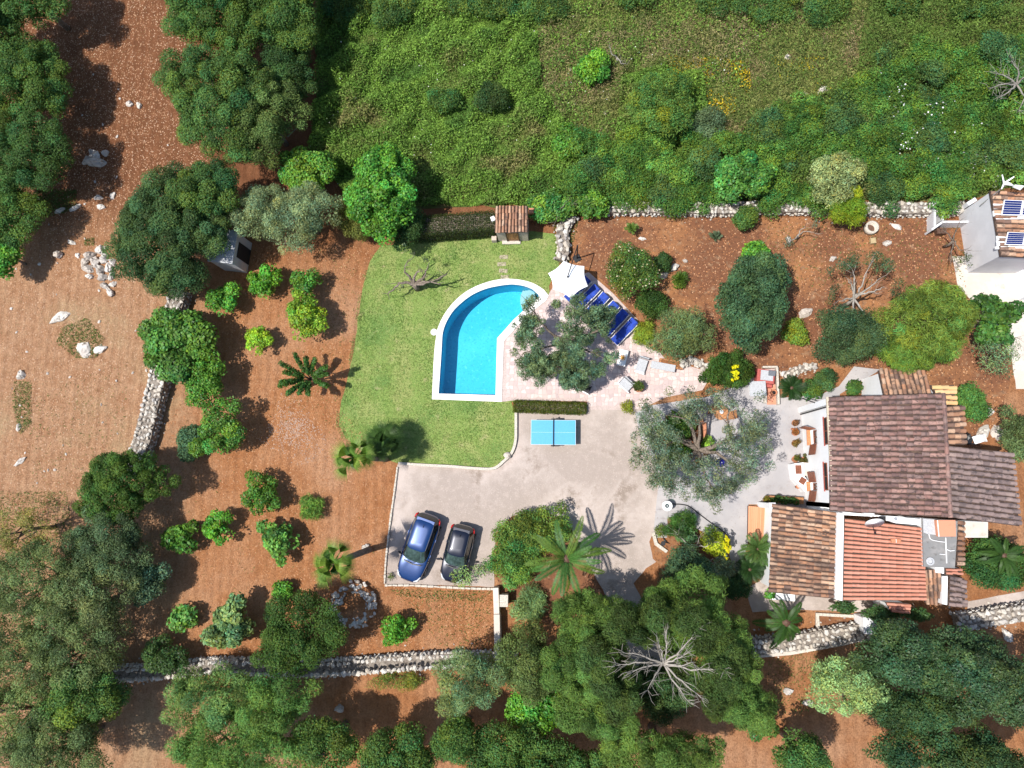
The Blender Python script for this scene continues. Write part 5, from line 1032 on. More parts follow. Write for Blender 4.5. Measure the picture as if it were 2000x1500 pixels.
# clipped hedges
def hedge(label, pts, w, h, sty, dens, col, seed, cut=.05):
    line = PP(pts, h); base = sum(line, Vector()) / len(line); base.z = 0; t = thing('hedge', label, 'hedge', base); r = np.random.default_rng(seed); C = []
    L = [Vector((p.x, p.y, 0)) - base for p in line]
    for a, b in zip(L, L[1:]):
        d = b - a; nn = Vector((-d.y, d.x, 0)).normalized(); k = int(d.length / .14)
        for i in range(k):
            for j in range(int(w / .15)):
                o_ = (j + .5) / int(w / .15) - .5; C.append(a + d * (i / k) + nn * (o_ * (w - .2)) + Vector((0, 0, h - .12 + r.normal() * cut * .5)))
            for s_ in (-1, 1):
                for z in np.arange(.15, h - .1, .2): C.append(a + d * (i / k) + nn * s_ * (w / 2 - .1) + Vector((r.normal() * .02, r.normal() * .02, z)))
        for j in range(int(w / .15)):
            for z in np.arange(.15, h - .1, .2):
                for e in (a, b): C.append(e + nn * (((j + .5) / int(w / .15) - .5) * (w - .2)) + Vector((0, 0, z)))
    C = np.array(C); V, F, c = leaf_quads(C, np.full(len(C), .13), np.full(len(C), dens), .07, .045, r, col, .3, .4, .6, .8, .15, lo=-1); link('foliage', np_mesh('foliage', V, F, M['leaf'], c), t)
    MB().prism(ribbon(L, w / 2 - .16), 0, h - .2).build('twig_core', M['bark'], t)
hedge('low clipped box hedge between the pool terrace and the gravel drive', [(1005, 792), (1143, 797)], .78, .75, 'hedge', 26, (.085, .105, .016), 51)
hedge('tall dark clipped hedge running from the lush tree to the tiled pool house', [(800, 440), (965, 428)], 1.35, 1.7, 'hedge', 22, (.04, .058, .014), 52)

# ------------------------------------------------------------------ buildings
def tile_mesh(mat, L=.46, r0=.105, r1=.086, n=6):
    mb = MB(); ring = lambda x, r, dz: [(x, r * math.cos(PI * i / n), r * .95 * math.sin(PI * i / n) + dz) for i in range(n + 1)]
    a, b, c = ring(0, r1, 0), ring(L, r0, .012), ring(L, r0 - .016, .012)
    k = n + 1; v = a + b + c
    f = [(i, i + 1, k + i + 1, k + i) for i in range(n)] + [(k + i, k + i + 1, 2 * k + i + 1, 2 * k + i) for i in range(n)]
    f = [tuple(reversed(q)) for q in f]
    me = mb.add(v, f).mesh('tile', mat); bm = bmesh.new(); bm.from_mesh(me); bmesh.ops.recalc_face_normals(bm, faces=bm.faces); bm.to_mesh(me); bm.free(); return me
TILES = {k: tile_mesh(M[k]) for k in ('tile_old', 'tile_grey', 'tile_mixed', 'tile_red', 'tile_yellow')}
COUNT = {}
def tile_roof(bld, H0, H1, L0, L1, kind, pitch=.26, course=.38, name='roof', jit=.017, thick=.14, ridge=False):
    """H0-H1 high edge, L0-L1 low edge, world points; tiles run from high to low"""
    org = bld.location; h0, h1, l0, l1 = (Vector(p) - org for p in (H0, H1, L0, L1))
    dn = Vector((0, 0, -thick)); me = MB(); up = Vector((0, 0, -.03))
    q = [h0 + up, h1 + up, l1 + up, l0 + up]
    nrm = (q[1] - q[0]).cross(q[3] - q[0]); 
    fs = [(0, 1, 2, 3), (7, 6, 5, 4), (0, 4, 5, 1), (1, 5, 6, 2), (2, 6, 7, 3), (3, 7, 4, 0)]
    if nrm.z < 0: fs = [tuple(reversed(f)) for f in fs]
    roof = me.add(q + [p + dn for p in q], fs).build(name, M['tile_bed'], bld)
    Lf = ((l0 - h0).length + (l1 - h1).length) / 2; W = ((h1 - h0).length + (l1 - l0).length) / 2
    nr, nc = max(2, round(W / pitch)), max(1, round(Lf / course)); tm = TILES[kind]; items = []
    for i in range(nr):
        v = (i + .5) / nr; a, b = h0.lerp(h1, v), l0.lerp(l1, v); x = (b - a).normalized(); yv = ((h1 - h0).lerp(l1 - l0, .5)).normalized(); z = x.cross(yv)
        if z.z < 0: yv = -yv; z = x.cross(yv)
        yv = z.cross(x).normalized()
        for j in range(nc):
            p = a.lerp(b, j / nc) + yv * random.gauss(0, jit) + x * random.gauss(0, jit) + z * (.0 + random.uniform(0, .008)); tl = .045 + random.gauss(0, .01)
            X = (x + z * tl).normalized(); Z = X.cross(yv).normalized(); sl = (b - a).length / nc * 1.14 / .46; sw = W / nr / .252
            m = Matrix(((X.x * sl, yv.x * sw, Z.x, p.x), (X.y * sl, yv.y * sw, Z.y, p.y), (X.z * sl, yv.z * sw, Z.z, p.z - .012), (0, 0, 0, 1))); items.append(m)
    used = COUNT.get(bld.name, 0); room = max(0, 296 - used); COUNT[bld.name] = used + min(room, len(items))
    for m in items[:room]:
        o = bpy.data.objects.new('tile', tm); COL.objects.link(o); o.parent = roof; o.matrix_local = m
    if items[room:]:
        mb = MB(); vv = [v.co for v in tm.vertices]; ff = [tuple(f.vertices) for f in tm.polygons]
        for m in items[room:]: mb.add([m @ v for v in vv], ff)
        o = mb.build('tile_rows', M[kind], roof); o['kind'] = 'stuff'
    if ridge:
        k = int((h1 - h0).length / .4); d = (h1 - h0); 
        rm = MB()
        for i in range(k):
            p = h0.lerp(h1, (i + .5) / k); rm.tube([p - d.normalized() * .2 + Vector((0, 0, .02)), p + d.normalized() * .2 + Vector((0, 0, .05))], [.10, .12], 8)
        o = rm.build('ridge_cap', M[kind], roof); o['kind'] = 'stuff'
    return roof
def walls(bld, corners, z_of, mat='white', inset=.22, name='wall', openings=None, z0=0.0):
    """solid wall body under a roof; corners world XY in order, z_of: heights per corner"""
    org = bld.location; c = sum((Vector((p[0], p[1], 0)) for p in corners), Vector()) / len(corners)
    poly = []
    for p in corners:
        d = c - Vector((p[0], p[1], 0)); q = Vector((p[0], p[1], 0)) + Vector((math.copysign(min(inset, abs(d.x)), d.x), math.copysign(min(inset, abs(d.y)), d.y), 0)) - org; poly.append(q)
    n = len(poly); v = [(p.x, p.y, z0 - .02) for p in poly] + [(p.x, p.y, z) for p, z in zip(poly, z_of)]
    mb = MB(); fs = [tuple(range(n, 2 * n))] + [(i, (i + 1) % n, n + (i + 1) % n, n + i) for i in range(n)]; mb.add(v, fs); o = mb.build(name, M[mat], bld)
    bm = bmesh.new(); bm.from_mesh(o.data); bmesh.ops.recalc_face_normals(bm, faces=bm.faces); bm.to_mesh(o.data); bm.free()
    return poly
# main house ------------------------------------------------------------
ze, zr = 5.25, 6.1
A_TL, A_BL, A_TR, A_BR = P(1620, 775, ze), P(1622, 998, ze), P(1842, 768, zr), P(1856, 1011, zr)
house = thing('main_house', 'two storey white villa under a broad weathered brown tile roof', 'house', (P(1730, 890, ze).x, P(1730, 890, ze).y, 0))
tile_roof(house, A_TR, A_BR, A_TL, A_BL, 'tile_old', .27, .385, ridge=True)
WX = A_TL.x + .16; yN, yS = A_TL.y - .12, A_BL.y + .12
org = house.location
# west front with real openings
def front_wall(bld, x, y0, y1, z1, ops, mat, thick=.3):
    """wall in a plane of constant x facing -x; ops: (ya, yb, za, zb), y0>y1"""
    ys = sorted({y0, y1} | {o[0] for o in ops} | {o[1] for o in ops}); zs = sorted({0, z1} | {o[2] for o in ops} | {o[3] for o in ops}); mb = MB(); o_ = bld.location
    for a, b in zip(ys, ys[1:]):
        for c, d in zip(zs, zs[1:]):
            if any(min(p[0], p[1]) <= (a + b) / 2 <= max(p[0], p[1]) and p[2] <= (c + d) / 2 <= p[3] for p in ops): continue
            mb.add([(x - o_.x, a - o_.y, c), (x - o_.x, b - o_.y, c), (x - o_.x, b - o_.y, d), (x - o_.x, a - o_.y, d)], [(0, 3, 2, 1)])
    for a, b, c, d in ops:
        a, b = min(a, b), max(a, b); X, Y = x - o_.x, x + thick - o_.x; a -= o_.y; b -= o_.y
        mb.add([(X, a, c), (X, b, c), (X, b, d), (X, a, d), (Y, a, c), (Y, b, c), (Y, b, d), (Y, a, d)], [(0, 1, 5, 4), (1, 2, 6, 5), (2, 3, 7, 6), (3, 0, 4, 7)])
    return mb.build('front_wall', M[mat], bld)
def zwall(px): return CAM_H - (WX) / ((P(px, 890, 0).x) / CAM_H)
def ywall(px, py):   # y on the front wall plane for a pixel
    r = CAM_Q @ Vector(((px - 1000) / FPX, (750 - py) / FPX, -1)); t = WX / r.x; return r.y * t, CAM_H + r.z * t
def op(p1, p2):
    (ya, za), (yb, zb) = ywall(*p1), ywall(*p2); return (ya, yb, min(za, zb), max(za, zb))
lowA, lowB = op((1583, 841), (1596.5, 866)), op((1583, 943), (1596.5, 958)); upA, upB = op((1609.5, 816), (1618.5, 868)), op((1609.5, 904), (1618.5, 958))
front_wall(house, WX, yN, yS, ze - .05, [lowA, lowB, upA, upB], 'white')
poly = [(WX + .30, yN), (A_TR.x - .1, A_TR.y - .12), (A_BR.x - .1, A_BR.y + .12), (WX + .30, yS)]
MB().prism([(x - org.x, y - org.y) for x, y in poly], -.02, ze - .22).build('wall_body', M['white'], house)
for ya, yb, mn in ((yN, A_TR.y - .12, 'side_wall'), (yS, A_BR.y + .12, 'side_wall')):
    s_ = .06 if ya > yb + 2 or ya == yN else -.06
    a, b = Vector((WX - org.x, ya - org.y, 0)), Vector((A_TR.x - .1 - org.x, yb - org.y, 0)); d = b - a
    mb = MB(); v = []
    for p, zt in ((a, ze - .06), (b, zr - .14)):
        for dy in (0, .26 if ya == yS else -.26): v += [(p.x, p.y + dy, -.02), (p.x, p.y + dy, zt)]
    mb.add(v, [(0, 1, 5, 4), (2, 6, 7, 3), (1, 3, 7, 5), (0, 2, 3, 1), (4, 5, 7, 6)]); mb.build(mn, M['white'], house)
for ops, upper in ((lowA, 0), (lowB, 0), (upA, 1), (upB, 1)):
    ya, yb, za, zb = ops; a, b = min(ya, yb), max(ya, yb); cy = (a + b) / 2 - org.y; cz = (za + zb) / 2; w, h = b - a, zb - za
    fr = MB(); X = WX + (-.01 if upper else .16) - org.x
    t_f = .03 if upper else .06
    for dy, dz, sy, sz in ((0, h / 2 - t_f / 2, w - .01, t_f), (0, -h / 2 + t_f / 2 + .005, w - .01, t_f), (w / 2 - .035, 0, .06, h - .14), (-w / 2 + .035, 0, .06, h - .14), (0, 0, .05, h - .14)): fr.box((X, cy + dy, cz + dz), (.06, sy, sz))
    f = fr.build('window', M['wood'], house); MB().box((X + (.0 if upper else .05), cy, cz), (.03 if upper else .012, w - .04, h - .04)).build('pane', M['dark' if upper else 'glass'], f)
    MB().box((WX - (.0 if upper else .05) - org.x, cy, za - .045), (.12 if upper else .34, w + .12, .07)).build('sill', M['pine_wood'] if not upper else M['red_brick'], f)
    if not upper:
        for side, ang in ((1, .16), (-1, .2)):
            if side == 1 and ops is lowA: ang = 1.35
            y_h = (b if side == 1 else a) - org.y + side * .03; sm = MB(); Ls = .62; dx, dy = -math.sin(ang) * Ls, side * math.cos(ang) * Ls
            ctr = Vector((WX - .06 - org.x + dx / 2, y_h + dy / 2, cz)); R = Matrix.Rotation(math.atan2(dy, dx), 3, 'Z')
            sm.box(ctr, (Ls, .04, h), m=R); sh = sm.build('shutter', M['wood'], house)
            lv = MB()
            for q in range(9): lv.box(ctr + Vector((0, 0, -h / 2 + .1 + q * (h - .2) / 8)) , (Ls - .1, .055, .04), m=R)
            lv.build('louvre', M['wood'], sh)
MB().box((A_TL.x - .10 - org.x, (A_TL.y + A_BL.y) / 2 - org.y, ze - .06), (.13, A_TL.y - A_BL.y, .09)).build('gutter', plain('zinc_gutter', (.5, .43, .33), .6), house)
gx_ = WX - .07 - org.x
MB().tube([(gx_, yN - .35 - org.y, .05), (gx_, yN - .35 - org.y, ze - .15)], .045, 8).build('dark_tube', M['iron'], house)  # thin dark upright tube along the front wall near its corner
MB().box((WX - .08 - org.x, yN - .1 - org.y, (ze - .2) / 2), (.2, .34, ze - .2)).build('corner_pier', M['white'], house)
MB().tube([(WX - .9 - org.x, yN + .3 - org.y, 3.0), (WX - .02 - org.x, yN - .02 - org.y, 3.0)], .03, 6).build('wall_bracket', M['iron'], house)
lw_ = [P(1612, 1000, 2.2), P(1622, 1000, 2.2)]
yw_ = P(1600, 996, 3.2).y
MB().prism([(WX + .02 - org.x, yS - .002 - org.y), (WX + 1.6 - org.x, yS - .002 - org.y), (WX + 1.6 - org.x, yw_ - .3 - org.y), (WX + .02 - org.x, yw_ - .3 - org.y)], 0, 2.45).build('link_wall', M['white'], house)
# east wing ---------------------------------------------------------------
B = [P(1848, 870, 5.2), P(1976, 884, 4.2), P(1992, 1028, 4.2), P(1856, 1010, 5.2)]
ew = thing('east_wing', 'rear wing with a dark striped lichen tile roof behind the villa', 'house wing', (P(1920, 950, 4.6).x, P(1920, 950, 4.6).y, 0))
tile_roof(ew, B[0], B[3], B[1], B[2], 'tile_grey', .30, .40); walls(ew, B, [4.9, 3.95, 3.95, 4.9])
Cc = [P(1846, 794, 4.2), P(1880, 791, 3.9), P(1885, 869, 3.9), P(1850, 868, 4.2)]
nw = thing('rear_leanto', 'narrow lean to with short striped tiles along the back of the villa', 'lean-to', (P(1865, 830, 4).x, P(1865, 830, 4).y, 0))
tile_roof(nw, Cc[0], Cc[3], Cc[1], Cc[2], 'tile_mixed', .29, .42); walls(nw, Cc, [3.95, 3.7, 3.7, 3.95], inset=.12)
D = [P(1816, 752, 3.3), P(1864, 752, 3.0), P(1867, 791, 3.0), P(1842, 791, 3.15)]
ys_ = thing('rear_porch', 'small porch roof of new yellow tiles at the back corner of the villa', 'porch', (P(1845, 772, 3.1).x, P(1845, 772, 3.1).y, 0))
tile_roof(ys_, D[0], D[3], D[1], D[2], 'tile_yellow', .30, .42); walls(ys_, D, [3.05, 2.8, 2.8, 2.9], inset=.1)
# north annex -------------------------------------------------------------
E = [P(1716, 723, 2.75), P(1808, 726, 2.75), P(1822, 774, 3.5), P(1727, 774, 3.5)]
na = thing('north_annex', 'small white annex with upright streaked tiles under the bamboo', 'annex', (P(1768, 748, 3).x, P(1768, 748, 3).y, 0))
tile_roof(na, E[3], E[2], E[0], E[1], 'tile_mixed', .26, .38); walls(na, E, [2.55, 2.55, 3.25, 3.25], inset=.14)
# west wing ----------------------------------------------------------------
Fq = [P(1510, 984, 2.75), P(1637, 1001, 3.45), P(1634, 1170, 3.45), P(1503, 1157, 2.75)]
ww = thing('west_wing', 'low front wing with patchy orange and brown tiles next to the decking', 'house wing', (P(1570, 1080, 3).x, P(1570, 1080, 3).y, 0))
tile_roof(ww, Fq[1], Fq[2], Fq[0], Fq[3], 'tile_mixed', .245, .385); walls(ww, Fq, [2.5, 3.2, 3.2, 2.5], inset=.2)
pw = [P(1637, 1001, 3.75), P(1649, 1003, 3.75), P(1646, 1174, 3.75), P(1633, 1171, 3.75)]
MB().prism([(p.x - ww.location.x, p.y - ww.location.y) for p in pw], 0, 3.72).build('parapet', M['white'], ww, bevel=.02)
o2 = P(1530, 1166, .5) - ww.location; MB().box((o2.x, o2.y, .25), (1.35, .4, .5), -.06).build('bench_wall', M['white'], ww, bevel=.02)
# red tiled wing -------------------------------------------------------------
Hq = [P(1649, 1012, 3.45), P(1800, 1030, 3.1), P(1806, 1173, 3.1), P(1646, 1173, 3.45)]
rw = thing('red_wing', 'lower wing with a clean salmon red tile roof and a satellite dish', 'house wing', (P(1725, 1090, 3.2).x, P(1725, 1090, 3.2).y, 0))
tile_roof(rw, Hq[0], Hq[3], Hq[1], Hq[2], 'tile_red', .225, .40, jit=.005); walls(rw, Hq, [3.2, 2.85, 2.85, 3.2], inset=.12)
v_ = P(1748, 1056, 3.3) - rw.location; vt = MB(); vt.box((v_.x, v_.y, 3.38), (.5, .2, .12)); vt.build('roof_vent', M['terracotta'], rw); MB().box((v_.x, v_.y, 3.445), (.02, .2, .012)).build('vent_bar', M['white_metal'], rw)
fl = [P(1649, 1000, 3.75), P(1800, 1014, 3.75), P(1800, 1026, 3.75), P(1752, 1022, 3.75), P(1720, 1010, 3.75), P(1649, 1006, 3.75)]
MB().prism([(p.x - rw.location.x, p.y - rw.location.y) for p in fl], 3.2, 3.62).build('upstand', M['white'], rw, bevel=.01)
# flat roofed link
Iq = [P(1802, 1012, 3.35), P(1872, 1018, 3.35), P(1866, 1110, 3.35), P(1805, 1107, 3.35)]
fr_ = thing('flat_roof_annex', 'flat grey felt roof annex between the salmon roof and the east wing', 'annex', (P(1836, 1060, 3.3).x, P(1836, 1060, 3.3).y, 0)); l0 = fr_.location
MB().prism([(p.x - l0.x, p.y - l0.y) for p in Iq], 0, 3.2).build('wall', M['white'], fr_)
MB().prism([(p.x - l0.x, p.y - l0.y) for p in Iq], 3.203, 3.3).build('felt_roof', M['felt'], fr_)
tt = [P(1829, 1016, 3.6), P(1867, 1016, 3.6), P(1868, 1048, 3.6), P(1833, 1048, 3.6)]; tp_ = MB()
MB().prism([(p.x - l0.x, p.y - l0.y) for p in tt], 3.303, 3.55).build('raised_terrace', M['terrace_tile'], fr_)
ls = [P(1804, 1013, 3.4), P(1827, 1015, 3.4), P(1831, 1045, 3.4), P(1812, 1043, 3.4), P(1805, 1040, 3.4)]
MB().prism([(p.x - l0.x, p.y - l0.y) for p in ls], 3.303, 3.33).build('lead_patch', M['grey_slab'], fr_)
cb = MB(); pts = [P(1814, 1043, 3.4), P(1818, 1053, 3.4), P(1832, 1057, 3.4), P(1847, 1059, 3.4)]; cb.tube([p - l0 for p in smooth_line(pts, 5)], .022, 6)
cb.tube([P(1847, 1050, 3.4) - l0, P(1848, 1075, 3.4) - l0, P(1849, 1100, 3.4) - l0], .03, 6); cb.tube([P(1849, 1073, 3.4) - l0, P(1856, 1076, 3.4) - l0, P(1864, 1075, 3.4) - l0], .025, 6); cb.tube([P(1831, 1016, 3.62) - l0, P(1834, 1048, 3.62) - l0], .025, 6); cb.tube([P(1835, 1082, 3.4) - l0, P(1846, 1083, 3.4) - l0], .02, 5)
cb.build('roof_cable', M['white_metal'], fr_)
q_ = P(1815, 1096, 3.3) - l0; MB().lathe([(.2, 3.3), (.22, 3.42), (.14, 3.43), (.13, 3.33)], 14, (q_.x, q_.y, 0)).build('vent_ring', M['grey_slab'], fr_)
Jq = [P(1869, 1016, 3.3), P(1880, 1018, 3.1), P(1880, 1106, 3.1), P(1868, 1106, 3.3)]; tile_roof(fr_, Jq[0], Jq[3], Jq[1], Jq[2], 'tile_mixed', .27, .36)
# little roofs at the lower corner
K = [P(1805, 1112, 3.1), P(1838, 1112, 3.1), P(1840, 1178, 2.5), P(1808, 1178, 2.5)]
lt = thing('boiler_room', 'little roof of upright orange tiles at the corner of the salmon roof', 'annex', (P(1822, 1145, 2.8).x, P(1822, 1145, 2.8).y, 0)); tile_roof(lt, K[0], K[1], K[3], K[2], 'tile_mixed', .25, .40); walls(lt, K, [2.9, 2.9, 2.3, 2.3], inset=.1)
wq = [P(1828, 1107, 3.3), P(1845, 1108, 3.3), P(1845, 1120, 3.3), P(1829, 1119, 3.3)]; MB().prism([(p.x - lt.location.x, p.y - lt.location.y) for p in wq], 0, 3.25).build('chimney', M['white'], lt, bevel=.015)
Kq = [P(1854, 1122, 2.9), P(1884, 1130, 2.6), P(1886, 1188, 2.6), P(1852, 1184, 2.9)]
lt = thing('store_room', 'small shed with dark weathered tiles beside the orange tiled corner', 'shed', (P(1868, 1155, 2.7).x, P(1868, 1155, 2.7).y, 0)); tile_roof(lt, Kq[0], Kq[3], Kq[1], Kq[2], 'tile_grey', .27, .38); walls(lt, Kq, [2.65, 2.4, 2.4, 2.65], inset=.08)
wq = [P(1841, 1126, 3.0), P(1852, 1126, 3.0), P(1851, 1182, 3.0), P(1841, 1180, 3.0)]; MB().prism([(p.x - lt.location.x, p.y - lt.location.y) for p in wq], 0, 2.95).build('party_wall', M['white'], lt, bevel=.015)
Kq = [P(1846, 1110, 3.1), P(1876, 1110, 2.9), P(1878, 1124, 2.9), P(1847, 1122, 3.1)]
tile_roof(lt, Kq[0], Kq[3], Kq[1], Kq[2], 'tile_red', .24, .36, 'upper_roof'); MB().prism([(p.x - lt.location.x, p.y - lt.location.y) for p in Kq], 0, 2.75).build('upper_wall', M['white'], lt)
Kq = [P(1730, 1176, 2.6), P(1775, 1178, 2.4), P(1774, 1198, 2.3), P(1742, 1196, 2.4)]
lt = thing('tiled_porch', 'tiny tiled porch peeping out below the ivy of the salmon roof', 'porch', (P(1755, 1187, 2.4).x, P(1755, 1187, 2.4).y, 0)); tile_roof(lt, Kq[0], Kq[3], Kq[1], Kq[2], 'tile_red', .23, .38); walls(lt, Kq, [2.35, 2.15, 2.05, 2.15], inset=.06)
wq = [P(1876, 1018, 2.6), P(1931, 1020, 2.6), P(1931, 1050, 2.6), P(1880, 1050, 2.6)]
lt = thing('terrace_block', 'plain white flat topped block below the east wing', 'outbuilding', (P(1904, 1036, 2.6).x, P(1904, 1036, 2.6).y, 0)); MB().prism([(p.x - lt.location.x, p.y - lt.location.y) for p in wq], 0, 2.55).build('wall', M['white'], lt, bevel=.02); MB().prism([(p.x - lt.location.x, p.y - lt.location.y) for p in ([q.lerp(lt.location + Vector((0, 0, 2.6)), .06) for q in wq])], 2.553, 2.6).build('flat_roof', M['pale_concrete'], lt)
# satellite dish, chimney, unit
p_ = P(1702, 1022, 3.5); t_ = thing('satellite_dish', 'white oval satellite dish on the edge of the salmon red roof', 'satellite dish', (p_.x, p_.y, 3.3))
prof = [(.02, 0), (.22, .015), (.38, .05), (.48, .10), (.5, .11)]; dm_ = MB(); dm_.lathe(prof, 22); d_ = dm_.build('reflector', M['white_metal'], t_, True, 0, Matrix.Translation((0, .12, .55)) @ Matrix.Rotation(math.radians(58), 4, 'X'))
MB().tube([(0, .2, 0), (0, .2, .55)], .03, 8).build('mast', M['steel'], t_); MB().tube([(0, .05, .35), (.0, -.35, .42), (.02, -.5, .55)], .018, 6).build('feed_arm', M['iron'], t_); MB().lathe([(.05, .5), (.055, .6), (.03, .64)], 10, (.02, -.5, 0)).build('feed_horn', M['iron'], t_)
p_ = P(1700, 1003, 3.9); t_ = thing('chimney', 'small white chimney pot just behind the satellite dish', 'chimney', (p_.x, p_.y, 3.1)); MB().box((0, 0, .4), (.3, .3, .8)).build('stack', M['white'], t_, bevel=.02); MB().lathe([(.16, .8), (.19, .9), (.12, 1.02), (.02, 1.05)], 12).build('cowl', M['white_metal'], t_, True)
p_ = P(1744, 1013, 3.9); t_ = thing('air_conditioner', 'white air conditioning unit on the ledge above the salmon roof', 'air conditioner', (p_.x, p_.y, 3.62)); MB().box((0, 0, .17), (.72, .27, .34), -.06).build('casing', M['white_metal'], t_, bevel=.02); MB().box((-.5, .0, .14), (.22, .22, .28), -.06).build('vent_grille', M['iron'], t_); MB().lathe([(.1, .345), (.1, .352)], 14, (.12, 0, 0)).build('fan_guard', M['steel'], t_)
# orange decking next to the west wing
dk = thing('timber_deck', 'orange boarded decking at the front of the low tiled wing', 'deck', P(1484, 1020)); l0 = dk.location
a, b, c, d = (P(*q, .3) - l0 for q in ((1462, 988), (1507, 992), (1503, 1062), (1461, 1056)))
for i in range(12):
    q = [a.lerp(b, (i + .04) / 12), a.lerp(b, (i + .96) / 12), d.lerp(c, (i + .96) / 12), d.lerp(c, (i + .04) / 12)]; MB().prism([(p.x, p.y) for p in q], .22, .3).build('board', M['deck'], dk)
MB().prism([(p.x, p.y) for p in (a, b, c, d)], 0, .217).build('frame', M['dark_wood'], dk)
pl = thing('planter_box', 'long brown planter with dark green plants between the deck and the villa', 'planter', P(1532, 976)); MB().box((.0, 0, .22), (2.0, .42, .44), -.05).build('trough', M['rust_wood'], pl, bevel=.02)
r_ = np.random.default_rng(4); Cn = np.array([[x, r_.normal() * .08, .55] for x in np.linspace(-.9, .5, 9)]); v, f, c_ = leaf_quads(Cn, np.full(9, .2), np.full(9, 60), .14, .08, r_, (.04, .09, .02), .3); link('foliage', np_mesh('foliage', v, f, M['leaf'], c_), pl)
p_ = P(1506, 988, 2.4); t_ = thing('chimney', 'small white flue box at the upper corner of the low front wing', 'chimney', (p_.x, p_.y, 0)); MB().box((0, 0, 1.3), (.3, .3, 2.6)).build('flue', M['white'], t_); MB().box((0, 0, 2.64), (.38, .38, .07)).build('cap', M['grey_render'], t_)
# grey shed tower with solar panels -------------------------------------------------
N = [P(1934, 372, 3.55), P(2075, 380, 3.1), P(2085, 506, 3.1), P(1955, 500, 3.55)]
tw = thing('grey_outbuilding', 'grey rendered outbuilding carrying solar panels on its tiled roof', 'outbuilding', (P(2000, 440, 3.3).x, P(2000, 440, 3.3).y, 0)); l0 = tw.location
tile_roof(tw, N[0], N[3], N[1], N[2], 'tile_mixed', .27, .40); walls(tw, N, [3.38, 2.95, 2.95, 3.38], 'grey_render', inset=.06)
for i, (y0_, y1_, x0_) in enumerate(((394, 420, 1955), (457, 478, 1962))):
    sp = thing('solar_panel', ('dark blue solar panels in the upper row on the grey outbuilding roof', 'dark blue solar panels in the lower row on the grey outbuilding roof')[i], 'solar panel', (0, 0, 0))
    a, b, c, d = P(x0_ + 6, y0_ - 4, 3.8), P(2075, y0_ + 1, 3.6), P(2072, y1_ + 2, 3.6), P(x0_, y1_, 3.7); ctr = (a + b + c + d) / 4; sp.location = (ctr.x, ctr.y, 3.35); o_ = sp.location
    e = lambda u, v: (a.lerp(b, u)).lerp(d.lerp(c, u), v) - o_
    for k_ in range(3):
        u0, u1 = k_ / 3 + .004, (k_ + 1) / 3 - .004; v4 = [e(u0, 0), e(u1, 0), e(u1, 1), e(u0, 1)]; dn = Vector((0, 0, -.05))
        fm_ = MB().add(v4 + [p + dn for p in v4], [(3, 2, 1, 0), (0, 1, 5, 4), (1, 2, 6, 5), (2, 3, 7, 6), (3, 0, 4, 7), (4, 5, 6, 7)]).build('frame', M['white_metal'], sp)
        for m_ in range(6):
            q0, q1 = .04 + m_ * .155, .04 + m_ * .155 + .135; w0, w1 = u0 + (u1 - u0) * .05, u0 + (u1 - u0) * .95; z_ = Vector((0, 0, .006)); q = [e(w0, q0) + z_, e(w1, q0) + z_, e(w1, q1) + z_, e(w0, q1) + z_]; MB().add(q, [(3, 2, 1, 0)]).build('cell_row', M['pv'], fm_)
    sl = MB(); 
    for yy in (y0_ + 8, y1_ - 4):
        q = P(x0_ - 8, yy, 3.6) - o_; sl.box((q.x + .3, q.y, .14), (.9, .32, .1))
    sl.build('support_block', M['white'], sp)
    sl = MB(); q = P(1990, y1_ + 4, 3.6) - o_; sl.box((q.x + .4, q.y, .1), (3.2, .16, .12)); sl.build('rail', M['white_metal'], sp)
p_ = P(1966, 360, 4.6); wt = thing('wind_turbine', 'small white wind turbine on a thin mast at the outbuilding gable', 'wind turbine', (p_.x, p_.y, 0)); MB().tube([(-.3, -.4, 2.5), (-.1, -.15, 3.6), (0, 0, 4.6)], .035, 7).build('mast', M['steel'], wt)
MB().tube([(-.15, .05, 4.62), (.1, 0, 4.65), (.35, -.1, 4.62)], [.07, .09, .04], 10).build('nacelle', M['white_metal'], wt, True)
for k_, (ax_, ay_, L_) in enumerate(((.75, .5, .6), (-.45, -.75, .45), (-.2, .5, .5))):
    d_ = Vector((ax_, ay_, .2)).normalized(); n_ = d_.cross(Vector((0, 0, 1))).normalized(); c0 = Vector((-.15, .05, 4.63)); q = [c0 + n_ * .05, c0 - n_ * .05, c0 + d_ * L_ - n_ * .025, c0 + d_ * L_ + n_ * .035]; MB().add(q + [p + Vector((0, 0, .015)) for p in q], [(3, 2, 1, 0), (4, 5, 6, 7), (0, 1, 5, 4), (1, 2, 6, 5), (2, 3, 7, 6), (3, 0, 4, 7)]).build('blade', M['white_metal'], wt)
q = [Vector((.35, -.13, 4.5)), Vector((.75, -.33, 4.5)), Vector((.8, -.22, 4.82)), Vector((.38, -.09, 4.7))]; MB().add(q + [p + Vector((.01, .02, 0)) for p in q], [(3, 2, 1, 0), (4, 5, 6, 7), (0, 1, 5, 4), (1, 2, 6, 5), (2, 3, 7, 6), (3, 0, 4, 7)]).build('tail_fin', M['white_metal'], wt)
def low_wall(label, a, b, h, w, mat='grey_render', name='garden_wall'):
    A_, B_ = P(*a, 0), P(*b, 0); d_ = B_ - A_; c_ = (A_ + B_) / 2; o = MB().box((0, 0, h / 2), (d_.length, w, h)).build(name, M[mat], None, bevel=.015); o.location = c_; o.rotation_euler.z = math.atan2(d_.y, d_.x); return tag(o, label, 'wall')
low_wall('short grey wall stub across the rubble wall by the outbuilding', (1802, 414), (1822, 398), 1.1, .2)
low_wall('grey block wall stub next to the gable of the outbuilding', (1868, 414), (1884, 404), 1.3, .25)
